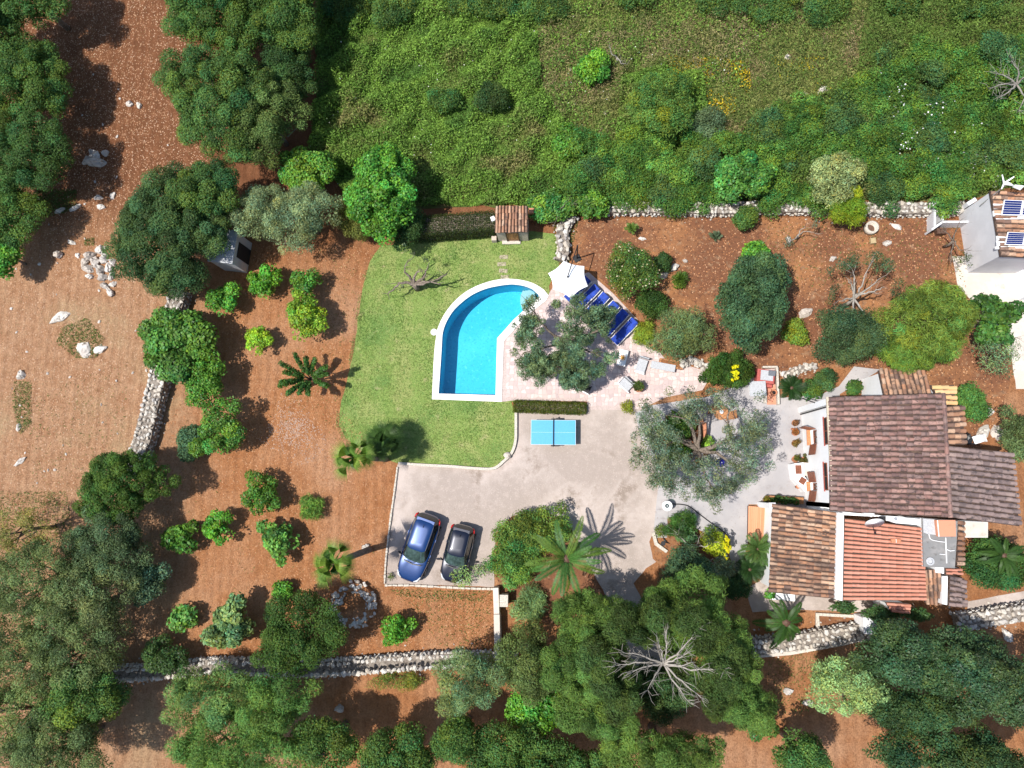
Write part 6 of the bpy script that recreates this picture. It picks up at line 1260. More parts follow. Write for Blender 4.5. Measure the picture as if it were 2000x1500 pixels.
tk = thing('water_tank', 'open grey masonry trough beside the outbuilding', 'trough', P(1832, 440))
for (a, b) in (((1806, 458), (1826, 444)), ((1826, 443), (1882, 443)), ((1826, 404), (1827, 440)), ((1812, 405), (1812, 452))):
    A_, B_ = P(*a) - tk.location, P(*b) - tk.location; d_ = B_ - A_; c_ = (A_ + B_) / 2; MB().box((c_.x, c_.y, .45), (d_.length, .13, .9), math.atan2(d_.y, d_.x)).build('tank_wall', M['grey_render'], tk, bevel=.01)
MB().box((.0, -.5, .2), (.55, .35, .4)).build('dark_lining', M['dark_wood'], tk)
wr = thing('well_ring', 'round whitish concrete well ring with dark hole beside the shaggy bush', 'well', P(1703, 444, .4)); wr.location.z = 0; MB().lathe([(.40, 0), (.40, .5), (.28, .5), (.27, .1), (.02, .08)], 24).build('ring', M['lime_kerb'], wr, True); MB().lathe([(.268, .12), (.02, .125)], 20).build('soil_fill', M['dark_wood'], wr)
br = thing('concrete_block', 'pale sandy block lying in the red garden below the well ring', 'block', P(1703, 472)); MB().box((0, 0, .12), (.32, .36, .24), .1).build('block_body', M['straw'], br, bevel=.02)
# red basin at the picture edge
bs = thing('covered_tank', 'dark red covered tank with white rim at the edge of the yard', 'tank', P(2022, 545)); MB().box((0, 0, .35), (2.3, 2.6, .7)).build('rim', M['white'], bs, bevel=.03); MB().box((0, 0, .712), (2.05, 2.35, .02)).build('lid', M['red_brick'], bs)
# pool house --------------------------------------------------------------------------
Pq = [P(968, 402, 2.35), P(1031, 402, 2.35), P(1031, 452, 2.0), P(966, 453, 2.0)]
ph = thing('pool_house', 'tiny tiled pool house with a brown door at the top of the lawn', 'pool house', (P(999, 430, 2).x, P(999, 430, 2).y, 0)); l0 = ph.location
tile_roof(ph, Pq[0], Pq[1], Pq[3], Pq[2], 'tile_mixed', .21, .36); walls(ph, Pq, [2.2, 2.2, 1.86, 1.86], 'mortar', inset=.07)
fy = Pq[3].y + .07 - l0.y; dx_ = (P(1001, 460, 1).x - l0.x)
MB().box((dx_, fy - .012, .86), (.72, .05, 1.45)).build('door', M['rust_wood'], ph, bevel=.01)
for k_ in (-1, 1): MB().box((dx_ + k_ * .385, fy - .03, .86), (.05, .08, 1.5)).build('door_frame', M['dark_wood'], ph)
p2 = P(999, 473) - l0; MB().box((p2.x, p2.y, .07), (1.2, .32, .14)).build('step', M['lime_kerb'], ph, bevel=.015); p2 = P(965, 466, .4) - l0; MB().box((p2.x, p2.y, .25), (.32, .3, .5)).build('brick_plinth', M['mortar'], ph, bevel=.01)
p2 = P(1038, 412, 1.3) - l0; MB().box((p2.x, p2.y, .7), (.34, .34, 1.4)).build('brick_chimney', M['terracotta'], ph, bevel=.02); p2 = P(963, 428, 1.6) - l0; MB().box((p2.x, p2.y, 1.6), (.26, .3, .22), .4).build('meter_box', M['white_metal'], ph, bevel=.01)
# grey hut ---------------------------------------------------------------------------------
Hh = [P(447, 455, 2.4), P(464, 470, 2.2), P(452, 512, 2.2), P(405, 512, 2.2), P(408, 455, 2.4)]
hq = [P(404, 440, 2.3), P(462, 452, 2.3), P(452, 513, 2.3), P(406, 508, 2.3)]
gh = thing('grey_hut', 'old grey mono pitch hut with a dark doorway under the carob', 'hut', (P(432, 478, 2.2).x, P(432, 478, 2.2).y, 0)); l0 = gh.location
MB().prism([(p.x - l0.x, p.y - l0.y) for p in hq], 0, 2.15).build('wall', M['hut_render'], gh, bevel=.02); MB().prism([((p.x - l0.x) * 1.06, (p.y - l0.y) * 1.06) for p in hq], 2.153, 2.28).build('roof_slab', M['grey_slab'], gh, bevel=.015)
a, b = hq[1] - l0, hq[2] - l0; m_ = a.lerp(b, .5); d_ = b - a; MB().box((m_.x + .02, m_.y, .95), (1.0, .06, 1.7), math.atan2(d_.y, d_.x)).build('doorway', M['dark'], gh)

# ------------------------------------------------------------------ cars
def car(label, px, py, heading, L, W, H, paint_, hatch=.42):
    p = P(px, py, .6); t = thing('parked_car', label, 'car', (p.x, p.y, .012), heading); NP = 48
    def se(a, b, th, e=.42):
        c, s_ = math.cos(th), math.sin(th); return Vector((a * math.copysign(abs(c) ** e, c), b * math.copysign(abs(s_) ** e, s_), 0))
    th = [2 * PI * (i + .5) / NP for i in range(NP)]; hl, hw = L / 2, W / 2
    def deck(x):   # height of bonnet / waistline along the car
        u = x / hl
        if u > .42: return .93 - .22 * ((u - .42) / .58) ** 1.6
        if u < -.86: return .98 - .12 * ((-.86 - u) / .14)
        return .93 + .05 * min(1, (.42 - u) / .6)
    taper = lambda v: Vector((v.x, v.y * (1 - .13 * max(0, v.x / hl - .35) / .65 - .07 * max(0, -v.x / hl - .6) / .4), v.z))
    loops = []
    for fz, fa, fb in ((.20, .955, .90), (.36, .995, .97), (.58, 1.0, 1.0), ('d-.13', .99, .995), ('d-.03', .965, .955), ('d', .93, .90)):
        lp = []
        for a in th:
            v = taper(se(hl * fa, hw * fb, a)); z = fz if not isinstance(fz, str) else deck(v.x) + (float(fz[1:]) if len(fz) > 1 else 0)
            # wheel arches cut into the sill line
            if fz == .20:
                for wx in (.60 * hl, -.60 * hl):
                    if abs(v.x - wx) < .34 and abs(v.y) > .6 * hw: z = .20 + .40 * math.sqrt(max(0, 1 - ((v.x - wx) / .34) ** 2))
            lp.append(Vector((v.x, v.y, z)))
        loops.append(lp)
    for k_ in range(1, 3):
        for i in range(NP):
            if loops[k_][i].z < loops[k_ - 1][i].z + .02: loops[k_][i].z = loops[k_ - 1][i].z + .02
    top = [Vector((v.x * .7, v.y * .6, deck(v.x * .7) + .03)) for v in loops[-1]]; loops.append(top); loops.append([Vector((v.x * .3, v.y * .2, deck(v.x * .3) + .04)) for v in loops[-1]])
    mb = MB(); mb.add([v for l in loops for v in l], [(k_ * NP + i, k_ * NP + (i + 1) % NP, (k_ + 1) * NP + (i + 1) % NP, (k_ + 1) * NP + i) for k_ in range(len(loops) - 1) for i in range(NP)] + [tuple((len(loops) - 1) * NP + i for i in range(NP))])
    body = mb.build('body', M[paint_], t, True); sub = body.modifiers.new('smooth', 'SUBSURF'); sub.levels = sub.render_levels = 1
    # greenhouse: belt, mid, roof edge, roof crown
    bx0, bx1, rx0, rx1 = -hl * .955, hl * .40, -hl * .80, hl * .02
    def gh_loop(x0, x1, wy, z, e=.36, bow=0):
        c = (x0 + x1) / 2; o = []
        for a in th:
            v = se((x1 - x0) / 2, wy, a, e); x = v.x + c; zz = z if not callable(z) else z(x)
            o.append(Vector((x + bow * (1 - (v.y / wy) ** 2) * (1 if v.x > 0 else -.5), v.y, zz)))
        return o
    g = [gh_loop(bx0, bx1, hw * .90, lambda x: deck(x) - .04, .34, .10), gh_loop(rx0, rx1, hw * .71, H - .07, .34, .07), gh_loop(rx0 + .07, rx1 - .08, hw * .64, H - .025, .34, .06), gh_loop(rx0 + .4, rx1 - .4, hw * .35, H, .4, .03)]
    parts = {'windscreen': [], 'rear_window': [], 'side_window': [], 'side_window2': [], 'roof': []}
    for i in range(NP):
        j = (i + 1) % NP; mx = (g[0][i] + g[0][j]) / 2; y0_ = mx.y; face = ([g[0][i], g[0][j], g[1][j], g[1][i]]); am = (th[i] + PI / NP)
        ca, sa = math.cos(am), math.sin(am); key = 'roof'
        if ca > .74: key = 'windscreen'
        elif ca < -.74: key = 'rear_window'
        elif abs(sa) > .70 and not (-.10 < ca < -.02): key = 'side_window' if sa > 0 else 'side_window2'
        parts[key].append(face)
    for i in range(NP):
        j = (i + 1) % NP
        for k_ in (1, 2): parts['roof'].append([g[k_][i], g[k_][j], g[k_ + 1][j], g[k_ + 1][i]])
    mb = MB(); mb.add(g[3], [tuple(range(NP))])
    for f in parts['roof']: mb.add(f, [(0, 1, 2, 3)])
    bm = bmesh.new(); me = mb.mesh('roof', M[paint_], True); bm.from_mesh(me); bmesh.ops.remove_doubles(bm, verts=bm.verts, dist=.0005); bmesh.ops.recalc_face_normals(bm, faces=bm.faces); bm.to_mesh(me); bm.free(); me.shade_smooth(); link('roof', me, t)
    for k_, nm in (('windscreen', 'windscreen'), ('rear_window', 'rear_window'), ('side_window', 'side_window'), ('side_window2', 'side_window')):
        mb = MB()
        for f in parts[k_]: mb.add(f, [(0, 1, 2, 3)])
        me = mb.mesh(nm, M['tinted_glass' if k_ == 'windscreen' else 'glass'], True); bm = bmesh.new(); bm.from_mesh(me); bmesh.ops.remove_doubles(bm, verts=bm.verts, dist=.0005); bmesh.ops.recalc_face_normals(bm, faces=bm.faces); bm.to_mesh(me); bm.free(); link(nm, me, t)
    for sx in (.60, -.60):
        for sy in (1, -1):
            w = MB(); m_ = Matrix.Rotation(PI / 2, 4, 'X'); w.lathe([(.2, -.1), (.30, -.1), (.315, -.06), (.315, .06), (.30, .1), (.2, .1)], 22); ty = w.build('wheel', M['rubber'], t, True, 0, Matrix.Translation((sx * hl, sy * hw * .86, .315)) @ m_); MB().lathe([(.2, -.101), (.2, .101), (.05, .085), (.04, -.085)], 16).build('rim', M['alloy'], ty)
    for sy in (1, -1):
        a = taper(Vector((hl * .90, sy * hw * .70, 0))); hl_ = MB(); pts = [Vector((hl * .955, sy * hw * .46, .705)), Vector((hl * .90, sy * hw * .74, .735)), Vector((hl * .76, sy * hw * .86, .80)), Vector((hl * .76, sy * hw * .80, .845)), Vector((hl * .88, sy * hw * .60, .79)), Vector((hl * .945, sy * hw * .45, .765))]
        hl_.tube([(pts[0] + pts[5]) / 2, (pts[1] + pts[4]) / 2, (pts[2] + pts[3]) / 2], [.035, .055, .035], 8); hl_.build('headlight', M['lamp_clear'], t, True)
        tl = MB(); tl.tube([Vector((-hl * .80, sy * hw * .91, .92)), Vector((-hl * .89, sy * hw * .85, .90)), Vector((-hl * .95, sy * hw * .74, .82))], [.03, .055, .04], 8); tl.build('tail_light', M['lamp_red'], t, True)
        mi = MB(); mi.tube([Vector((hl * .30, sy * hw * .93, .98)), Vector((hl * .28, sy * hw * 1.04, 1.0)), Vector((hl * .27, sy * hw * 1.16, 1.0))], [.04, .075, .06], 8); mi.build('wing_mirror', M['black'], t, True)
    rl = MB(); rl.tube([Vector((hl * .44, -hw * .62, deck(hl * .4) + .045)), Vector((hl * .475, 0, deck(hl * .44) + .05)), Vector((hl * .44, hw * .62, deck(hl * .4) + .045))], .035, 6); rl.build('wiper_cowl', M['black'], t)
    for sy in (-.25, .3):
        MB().tube([Vector((hl * .455, hw * sy, deck(hl * .4) + .065)), Vector((hl * .40, hw * (sy + .45), deck(hl * .4) + .09))], .012, 5).build('wiper', M['black'], t)
    MB().tube([Vector((-hl * .62, .0, H - .0)), Vector((-hl * .72, .0, H + .16))], [.018, .008], 6).build('aerial', M['black'], t)
    sp = MB(); sp.box((rx0 - .05, 0, H - .075), (.2, hw * 1.25, .025)); sp.build('tailgate_spoiler', M[paint_], t, bevel=.01)
    bp = MB(); bp.tube([Vector((hl * .9, -hw * .72, .42)), Vector((hl * 1.0, 0, .40)), Vector((hl * .9, hw * .72, .42))], .05, 6); bp.build('grille', M['black'], t)
    for sy in (1, -1):
        dh = MB()
        for x in (.12, -.34): dh.box((hl * x, sy * hw * .998, .86), (.17, .03, .035))
        dh.build('door_handle', M[paint_], t)
        MB().tube([Vector((rx0 + .12, sy * hw * .66, H - .03)), Vector(((rx0 + rx1) / 2, sy * hw * .67, H - .01)), Vector((rx1 - .1, sy * hw * .66, H - .03))], .014, 6).build('roof_rail', M['black'], t)
    return t
def head(a, b):
    v = P(*b, .6) - P(*a, .6); return math.atan2(v.y, v.x)
car('larger metallic blue hatchback with red tail lamps parked beside the kerb', 818, 1069, head((838, 1009), (795, 1132)), 4.25, 1.80, 1.50, 'car_blue')
car('smaller dark navy city car parked next to the blue hatchback', 894, 1081, head((905, 1032), (880, 1134)), 3.55, 1.62, 1.46, 'car_navy')

# ------------------------------------------------------------------ terrace and patio furniture
# table tennis table
TT = [P(1039, 822, .76), P(1121, 821, .76), P(1123, 867, .76), P(1040, 868, .76)]; c_ = sum(TT, Vector()) / 4
tt = thing('table_tennis_table', 'sky blue table tennis table standing on the gravel drive', 'table tennis table', (c_.x, c_.y, .012), -.01)
for sx in (-1, 1):
    hb = MB().box((sx * .70, 0, .745), (1.36, 1.525, .03)).build('table_half', M['table_blue'], tt, bevel=.004); ln = MB()
    for y in (-.752, .752): ln.box((sx * .70, y, .7615), (1.36, .012, .003))
    ln.box((sx * 1.37, 0, .7615), (.012, 1.48, .003)); ln.box((sx * .69, 0, .7616), (1.32, .006, .003)); ln.build('line', M['white_metal'], hb)
nt_ = MB(); nt_.box((0, 0, .835), (.02, 1.78, .15)); nt_.build('net', M['black'], tt)
for sy in (-1, 1): MB().tube([(0, sy * .9, .70), (0, sy * .9, .92)], .02, 8).build('net_post', M['black'], tt); MB().box((.12, sy * .8, .70), (.5, .12, .1)).build('clamp', M['black'], tt)
for sx in (-1, 1):
    for sy in (-1, 1): MB().tube([(sx * .85, sy * .6, 0), (sx * .8, sy * .6, .73)], .025, 8).build('leg', M['iron'], tt)
    MB().box((sx * .82, 0, .35), (.04, 1.2, .04)).build('brace', M['iron'], tt)
# parasol
cz = 2.35; cor = [P(x, y, cz - .28) for x, y in ((1071, 534), (1101, 510), (1141, 520), (1148, 559), (1115, 583), (1080, 565))]; ap = P(1109, 541, cz + .25)
um = thing('parasol', 'white six sided cantilever parasol over the sun loungers', 'parasol', (P(1127, 505, 0).x, P(1127, 505, 0).y, 0)); l0 = um.location; mb = MB()
for i in range(6):
    a, b = cor[i] - l0, cor[(i + 1) % 6] - l0; t0 = ap - l0; n_ = 5
    for k_ in range(n_):
        e0, e1 = a.lerp(b, k_ / n_), a.lerp(b, (k_ + 1) / n_); sag = lambda p, u: p.lerp(t0, .09 * math.sin(PI * u)) + Vector((0, 0, .0)); e0, e1 = sag(e0, k_ / n_), sag(e1, (k_ + 1) / n_)
        mb.add([t0, t0.lerp(e0, .5) + Vector((0, 0, .05)), t0.lerp(e1, .5) + Vector((0, 0, .05))], [(0, 1, 2)]); mb.add([t0.lerp(e0, .5) + Vector((0, 0, .05)), e0, e1, t0.lerp(e1, .5) + Vector((0, 0, .05))], [(0, 1, 2, 3)])
cn = mb.build('canopy', M['canvas'], um); so = cn.modifiers.new('thick', 'SOLIDIFY'); so.thickness = .012
for i in range(6): MB().tube([ap - l0 - Vector((0, 0, .06)), cor[i] - l0 - Vector((0, 0, .015))], .012, 6).build('rib', M['iron'], um)
tp = ap - l0; MB().tube([(0, 0, 0), (0, 0, 2.6)], .045, 10).build('mast', M['iron'], um); MB().tube([(0, 0, 2.6), tp * .6 + Vector((0, 0, 1.15)), tp + Vector((0, 0, .16)), tp], .03, 8).build('arm', M['iron'], um); MB().box((0, 0, .05), (.45, .45, .08), .5).build('base', M['iron'], um, bevel=.02)
MB().lathe([(.06, -.05), (.06, .06), (.02, .1)], 10, tp).build('hub', M['iron'], um)
# sun loungers
def lounger_tree():
    t = thing('sun_lounger', '', 'sun lounger', (0, 0, 0), 0, 'blue sun loungers in a row by the pool terrace')
    f = MB(); 
    for y in (-.31, .31): f.tube([(-.95, y, .30), (.95, y, .30)], .022, 6)
    for x in (-.95, .3, .95): f.tube([(x, -.31, .30), (x, .31, .30)], .02, 6)
    f.build('frame', M['white_metal'], t)
    for x in (-.75, .6):
        for y in (-.31, .31): MB().tube([(x, y, 0), (x, y, .3)], .02, 6).build('leg', M['white_metal'], t)
    c = MB(); c.box((-.36, 0, .37), (1.22, .56, .09)); cu = c.build('cushion', M['blue_cushion'], t, bevel=.03)
    R = Matrix.Rotation(-.42, 3, 'Y'); b = MB(); b.box((.56, 0, .50), (.74, .56, .09), m=R); b.build('backrest', M['blue_cushion'], t, bevel=.03)
    h = MB(); h.box((.80, 0, .68), (.2, .44, .08), m=R); h.build('headrest', M['blue_cushion'], t, bevel=.03)
    sm = MB()
    for y in (-.31, .31): sm.tube([(.2, y, .30), (.9, y, .60)], .018, 6); sm.tube([(-.3, y, .30), (-.25, y, .50), (.15, y, .52), (.2, y, .3)], .018, 6)
    sm.build('armrest', M['white_metal'], t); return t
LT = lounger_tree(); L_l = ['blue sun lounger half hidden under the white parasol', 'blue sun lounger just past the edge of the parasol', 'blue sun lounger beside a pale gap, second past the parasol', 'blue sun lounger mostly screened by the olive crown', 'blue sun lounger next to the end one, its head showing beyond the olive', 'blue sun lounger at the open end of the row, fully in view']
for i, (hx, hy) in enumerate(((1148, 545), (1166, 561), (1184, 577), (1203, 594), (1222, 610), (1240, 627))):
    if i == 0: o = LT
    else:
        o = LT.copy(); COL.objects.link(o)
        for ch in LT.children: c = ch.copy(); COL.objects.link(c); c.parent = o; c.matrix_local = ch.matrix_local.copy()
    a = P(hx, hy, .5); b = P(hx - 33, hy + 33, .4); d_ = a - b; m_ = a - d_.normalized() * .9
    o.location = (m_.x, m_.y, .05); o.rotation_euler.z = math.atan2(d_.y, d_.x) + random.uniform(-.03, .03); o['label'] = L_l[i]
# daybeds, tables, chairs of the terrace
def simple_table(name, label, cat, px, py, L, W, h, rz, topmat, legmat='white_metal', thick=.05, zb=.05):
    p = P(px, py, h); t = thing(name, label, cat, (p.x, p.y, zb), rz); MB().box((0, 0, h - thick / 2), (L, W, thick)).build('table_top', M[topmat], t, bevel=.01)
    for x in (-1, 1):
        for y in (-1, 1): MB().box((x * (L / 2 - .05), y * (W / 2 - .05), (h - thick) / 2), (.05, .05, h - thick)).build('leg', M[legmat], t)
    return t
t_ = simple_table('low_table', 'white low table with an orange flower motif on its top', 'table', 1216, 699, 1.02, .52, .45, 1.33, 'canvas')
mo = MB(); mo.lathe([(.0, .4505), (.1, .4525), (.1, .453), (.0, .4535)], 14)
for k_ in range(9):
    a = k_ * 2 * PI / 9; mo.box((.15 * math.cos(a), .15 * math.sin(a), .452), (.12, .05, .003), a)
mo.build('flower_motif', M['yellow_print'], t_)
def slat_chair(label, px, py, rz, mat, group=None, name='garden_chair'):
    p = P(px, py, .4); t = thing(name, label, 'chair', (p.x, p.y, .05), rz, group)
    for k_ in range(6): MB().box((-.22 + k_ * .088, 0, .42), (.078, .5, .025)).build('slat', M[mat], t)
    for k_ in range(4): MB().box((.30 + k_ * .02, 0, .52 + k_ * .1), (.025, .5, .08)).build('back_slat', M[mat], t)
    for x in (-.22, .26):
        for y in (-.24, .24): MB().box((x, y, .21), (.04, .04, .42)).build('leg', M[mat], t)
    return t
t_ = thing('lounge_chair', 'grey lounge chair with a white crossbar beside the flower table', 'lounge chair', P(1252, 716), 1.25)
MB().box((0, 0, .30), (.85, .6, .06)).build('seat', M['grey_slab'], t_, bevel=.02); MB().box((-.47, 0, .33), (.07, .62, .09)).build('crossbar', M['white_metal'], t_); MB().box((-.40, 0, .31), (.04, .6, .08)).build('lower_bar', M['white_metal'], t_); MB().box((.5, 0, .5), (.05, .6, .45)).build('backrest', M['grey_slab'], t_)
for x in (-.35, .35):
    for y in (-.27, .27): MB().box((x, y, .15), (.05, .05, .3)).build('leg', M['white_metal'], t_)
t_ = thing('lounge_chair', 'grey lounge chair seen over its long white edge near the potted bush', 'lounge chair', P(1222, 752), -.75)
MB().box((0, 0, .32), (.75, .5, .06)).build('seat', M['grey_slab'], t_, bevel=.02); MB().box((0, -.30, .36), (.95, .07, .10)).build('edge_rail', M['white_metal'], t_); MB().box((-.45, .0, .34), (.05, .5, .07)).build('crossbar', M['white_metal'], t_); MB().box((.0, .3, .5), (.75, .04, .4)).build('backrest', M['grey_slab'], t_)
for x in (-.33, .33):
    for y in (-.22, .22): MB().box((x, y, .16), (.05, .05, .3)).build('leg', M['white_metal'], t_)
t_ = thing('lounge_chair', 'dark seated lounge chair standing by the end of the box hedge', 'lounge chair', P(1141, 758), -.5)
MB().box((0, 0, .33), (.7, .42, .07)).build('seat', M['black'], t_, bevel=.02); MB().box((0, -.27, .34), (.85, .06, .07)).build('edge_rail', M['white_metal'], t_); MB().box((.38, 0, .52), (.06, .45, .42)).build('backrest', M['black'], t_)
for x in (-.3, .3):
    for y in (-.2, .2): MB().box((x, y, .16), (.05, .05, .3)).build('leg', M['iron'], t_)
t_ = simple_table('garden_bench', 'weathered stone bench table under the soft grey green tree', 'bench', 1295, 716, 1.5, .45, .42, -.2, 'grey_slab', 'lime_kerb')
pb = thing('brick_planter', 'brown timber edged planter box below the soft grey green tree', 'planter', P(1310, 712), -.17); MB().box((0, 0, .16), (1.5, .5, .32)).build('box_side', M['rust_wood'], pb, bevel=.02); MB().box((0, 0, .325), (1.3, .34, .03)).build('soil', M['soil'], pb)
t_ = simple_table('round_bench', 'small brown timber seat showing through the pool olive', 'seat', 1125, 712, .62, .3, .42, .35, 'rust_wood', 'dark_wood')
# potted plants
def pot(label, px, py, r, h, mat, fol=None, n=300, seed=1, group=None, spread=1.5, zc=None, sty='fig'):
    t = thing('plant_pot', label, 'plant pot', (P(px, py, h).x, P(px, py, h).y, .02), 0, group); MB().lathe([(r * .68, 0), (r * .95, h * .9), (r * 1.05, h * .9), (r * 1.05, h), (r * .88, h), (r * .85, h - .05), (.01, h - .06)], 18).build('pot', M[mat], t, True)
    if fol:
        q = np.random.default_rng(seed); C = np.array([[q.normal() * r * .5, q.normal() * r * .5, h + .12 + abs(q.normal()) * .1] for _ in range(8)]); v, f, c = leaf_quads(C, np.full(8, r * spread * .6), np.full(8, n // 8), .12, .06, q, fol, .35, .4, .3); link('plant', np_mesh('plant', v, f, M['leaf'], c), t)
    return t
pot('big pot with a dark round bush at the edge of the pink terrace', 1248, 756, .30, .5, 'terracotta', (.05, .075, .015), 500, 1, None, 1.6)
for i, (x, y, lab) in enumerate(((1553, 826, 'terracotta pot by the villa front, closest to the white corner'), (1553, 845, 'terracotta pot by the villa front, middle one of the close three'), (1553, 866, 'terracotta pot by the villa front, third from the white corner'), (1553, 897, 'flower pot tucked against the end of the white barbecue'), (1571, 898, 'pot with dark foliage squeezed between the barbecue and villa wall'), (1558, 951, 'small empty terracotta pot beyond the white barbecue'))):
    pot(lab, x, y, .19 if i < 5 else .11, .34, 'terracotta', [(.20, .09, .04), (.26, .10, .03), (.18, .11, .03), (.10, .11, .02), (.09, .08, .02), None][i], 200, 10 + i, 'pots along the villa front', 1.2)
pot('deep cobalt blue glazed pot under the patio olive, nearest the drive', 1312, 895, .20, .42, 'glaze_blue'); pot('larger cobalt blue glazed pot below the patio olive', 1407, 904, .25, .5, 'glaze_blue', None)
pot('terracotta pot of yellow flowers at the head of the timber deck', 1497, 978, .2, .3, 'terracotta', (.16, .13, .015), 220, 31)
pot('terracotta pot at the foot of the patio olive trunk', 1362, 900, .17, .3, 'terracotta', (.3, .2, .06), 120, 32); pot('terracotta urn beside the olive planter edge', 1352, 811, .18, .35, 'terracotta', None)
tr = thing('tree_planter', 'terracotta edged planter around the patio olive', 'planter', P(1344, 858)); l0 = tr.location
for a, b in (((1374, 826), (1377, 890)), ((1300, 826), (1372, 822)), ((1300, 830), (1306, 888))):
    A_, B_ = P(*a) - l0, P(*b) - l0; d_ = B_ - A_; c_ = (A_ + B_) / 2; MB().box((c_.x, c_.y, .2), (d_.length, .2, .4), math.atan2(d_.y, d_.x)).build('edging', M['terracotta'], tr, bevel=.02)
t_ = thing('round_table', 'round rusty brown garden table under the patio olive', 'table', (P(1408, 806, .7).x, P(1408, 806, .7).y, .02)); MB().lathe([(.02, .70), (.42, .70), (.45, .72), (.44, .745), (.02, .75)], 14).build('table_top', M['rust_wood'], t_); MB().lathe([(.28, 0), (.06, .1), (.05, .7)], 12).build('pedestal', M['iron'], t_)
pl = MB().lathe([(.05, 0), (.11, .02), (.12, .03), (.02, .02)], 14).build('plate', M['white_metal']); pl.location = (t_.location.x + .02, t_.location.y + .05, .772); tag(pl, 'small white dish lying on the rusty round table', 'dish')
for i, (x, y, lab) in enumerate(((1392, 800, 'brown garden chair pushed to the drive side of the rusty round table'), (1424, 812, 'brown garden chair pushed to the villa side of the rusty round table'))): slat_chair(lab, x, y, (PI, .2)[i], 'rust_wood', 'chairs of the round table')
# white masonry barbecue at the villa front
wb = thing('masonry_barbecue', 'white masonry barbecue with two dark niches and a stone worktop at the villa front', 'barbecue', P(1562, 930)); l0 = wb.location
q = [P(*a, .85) - l0 for a in ((1547, 906), (1570, 903), (1571, 930), (1581, 942), (1574, 962), (1551, 936))]; MB().prism([(p.x, p.y) for p in q], 0, .85).build('masonry_body', M['white'], wb, bevel=.015)
for a, w, h_, r in (((1560, 917), .36, .52, 0), ((1568, 939), .36, .38, -.6)):
    p = P(*a, .9) - l0; MB().box((p.x, p.y, .862), (w, h_, .02), r).build('niche', M['wood'], wb)
q = [P(*a, .8) - l0 for a in ((1570, 903), (1580, 904), (1584, 913), (1583, 924), (1577, 930), (1570, 929))]; MB().prism([(p.x, p.y) for p in q], 0, .9).build('worktop', M['pale_concrete'], wb, bevel=.02)
# red barbecue corner
rb = thing('brick_barbecue', 'red painted brick barbecue with grey slab top', 'barbecue', P(1490, 738), -.12); MB().box((0, 0, .35), (1.05, .85, .7)).build('brick_body', M['red_brick'], rb, bevel=.02); MB().box((.05, .05, .72), (.75, .62, .05)).build('slab_top', M['grey_slab'], rb, bevel=.01); MB().box((.33, .22, .76), (.42, .34, .05)).build('grill_lid', M['dark_slab'], rb, bevel=.01); MB().box((-.1, -.52, .2), (1.2, .2, .4)).build('hearth', M['red_brick'], rb, bevel=.02)
gb = thing('stone_sink_table', 'pale grey slab table in front of the red barbecue', 'table', P(1474, 762), .03); MB().box((0, 0, .72), (.98, .92, .06)).build('slab', M['grey_slab'], gb, bevel=.01); MB().box((0, 0, .34), (.7, .65, .68)).build('plinth', M['white'], gb)
pc = thing('tiled_patio', 'small terracotta tiled court framed in pale stone by the cycad', 'court', P(1507, 758)); l0 = pc.location
for i in range(2):
    for j in range(7): MB().box((-.18 + i * .3, -.88 + j * .3, .045), (.288, .288, .03)).build('tile', M['terrace_tile'], pc)
for d_ in (((.28, .1, .2), (.14, 2.3, .4)), ((-.45, -.1, .12), (.16, 1.7, .24)), ((-.1, 1.28, .16), (.9, .12, .32))): MB().box(*d_).build('frame_wall', M['lime_kerb'], pc, bevel=.015)
MB().box((-.03, .1, .02), (.64, 2.2, .03)).build('bedding', M['grout'], pc)
p_ = P(1511, 767, .2); ur = thing('terracotta_urn', 'terracotta urn with dark mouth in the tiled court', 'urn', (p_.x, p_.y, .06)); MB().lathe([(.1, 0), (.2, .15), (.17, .3), (.19, .34), (.13, .34), (.11, .2), (.01, .15)], 16).build('urn_body', M['terracotta'], ur, True); MB().lathe([(.108, .22), (.01, .225)], 14).build('dark_mouth', M['dark'], ur)
ch = thing('plastic_chair', 'white plastic chair behind the lean to, next to the black sack', 'chair', P(1901, 859), .3)
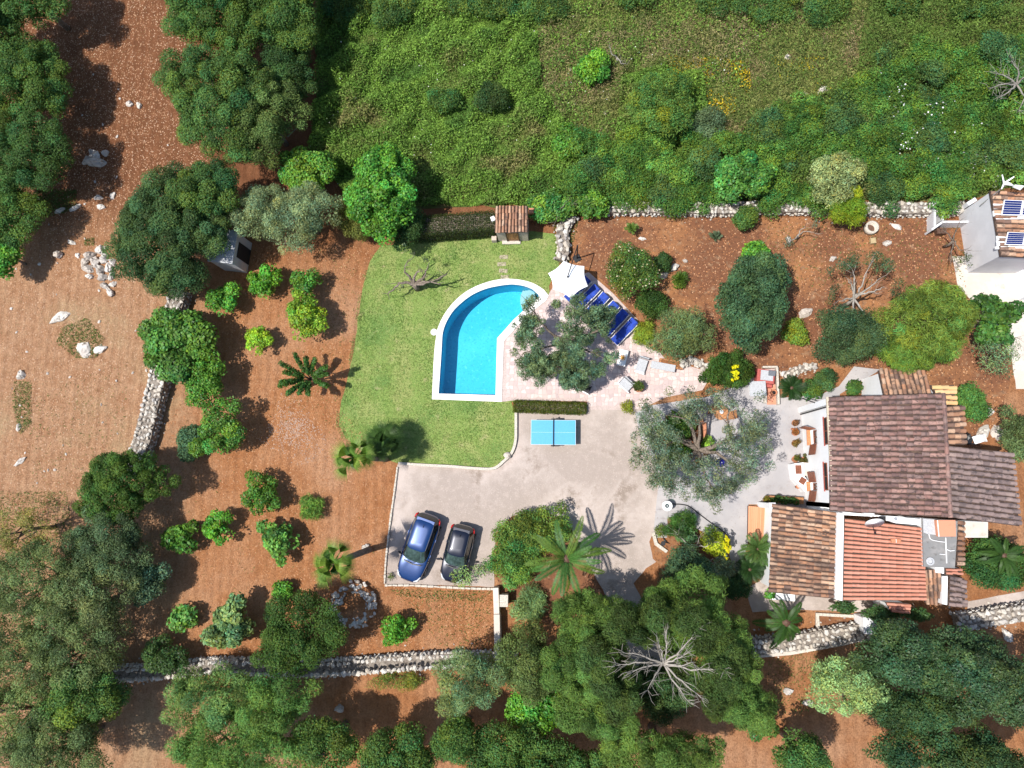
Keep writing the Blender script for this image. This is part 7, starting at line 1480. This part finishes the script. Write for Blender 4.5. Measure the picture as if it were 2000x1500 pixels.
MB().box((0, 0, .42), (.46, .46, .04)).build('seat', M['white_metal'], ch, bevel=.01); MB().box((.24, 0, .66), (.04, .46, .46)).build('backrest', M['white_metal'], ch, bevel=.01)
for x in (-.2, .2):
    for y in (-.2, .2): MB().box((x, y, .2), (.04, .04, .4)).build('leg', M['white_metal'], ch)
sk = link('rubbish_sack', lump(91, 2, (.26, .42, .32), .25)); sk.data.materials[0] = M['black']; sk.location = P(1889, 856, .25); tag(sk, 'shiny black sack slumped against the back wall of the villa', 'sack')
# white basin, hose, iron ornament
bn = thing('stone_basin', 'round white birdbath like basin at the corner of the patio bed', 'basin', (P(1303, 988, .7).x, P(1303, 988, .7).y, .02)); MB().lathe([(.22, 0), (.08, .08), (.07, .6), (.29, .74), (.31, .78), (.27, .78), (.1, .68), (.01, .67)], 20).build('bowl', M['white_metal'], bn, True); MB().lathe([(.13, .70), (.01, .705)], 14).build('water_disc', M['tinted_glass'], bn); MB().lathe([(.03, .66), (.05, .8), (.02, .86)], 8).build('spout', M['steel'], bn)
hs = smooth_line([P(x, y, .04) for x, y in ((1296, 981), (1304, 978), (1313, 984), (1330, 985), (1346, 989), (1366, 1004), (1390, 1022), (1410, 1036), (1420, 1046), (1425, 1060), (1423, 1075))], 6)
tag(MB().tube(hs, .035, 6).build('garden_hose', M['black']), 'black garden hose curving from the white basin round the patio bed', 'hose')
io = thing('iron_ornament', 'small black iron lizard like ornament on the edge of the patio bed', 'ornament', P(1298, 1058)); MB().tube([(-.1, .28, .06), (0, .08, .12), (.12, -.04, .1), (.3, -.1, .05)], [.02, .06, .05, .015], 8).build('ornament_body', M['black'], io, True); MB().lathe([(.1, .02), (.14, .04), (.14, .07), (.08, .07)], 14, (-.1, -.1, 0)).build('ring_foot', M['iron'], io)
tg = thing('sun_table', 'pale wooden slat table lying at the pool olive trunk', 'table', P(1140, 752)) if False else None
print('LEAVES', LEAVES[0], 'OBJECTS', len(bpy.data.objects), 'TRIS', sum(len(o.data.polygons) for o in bpy.data.objects if o.type == 'MESH'))
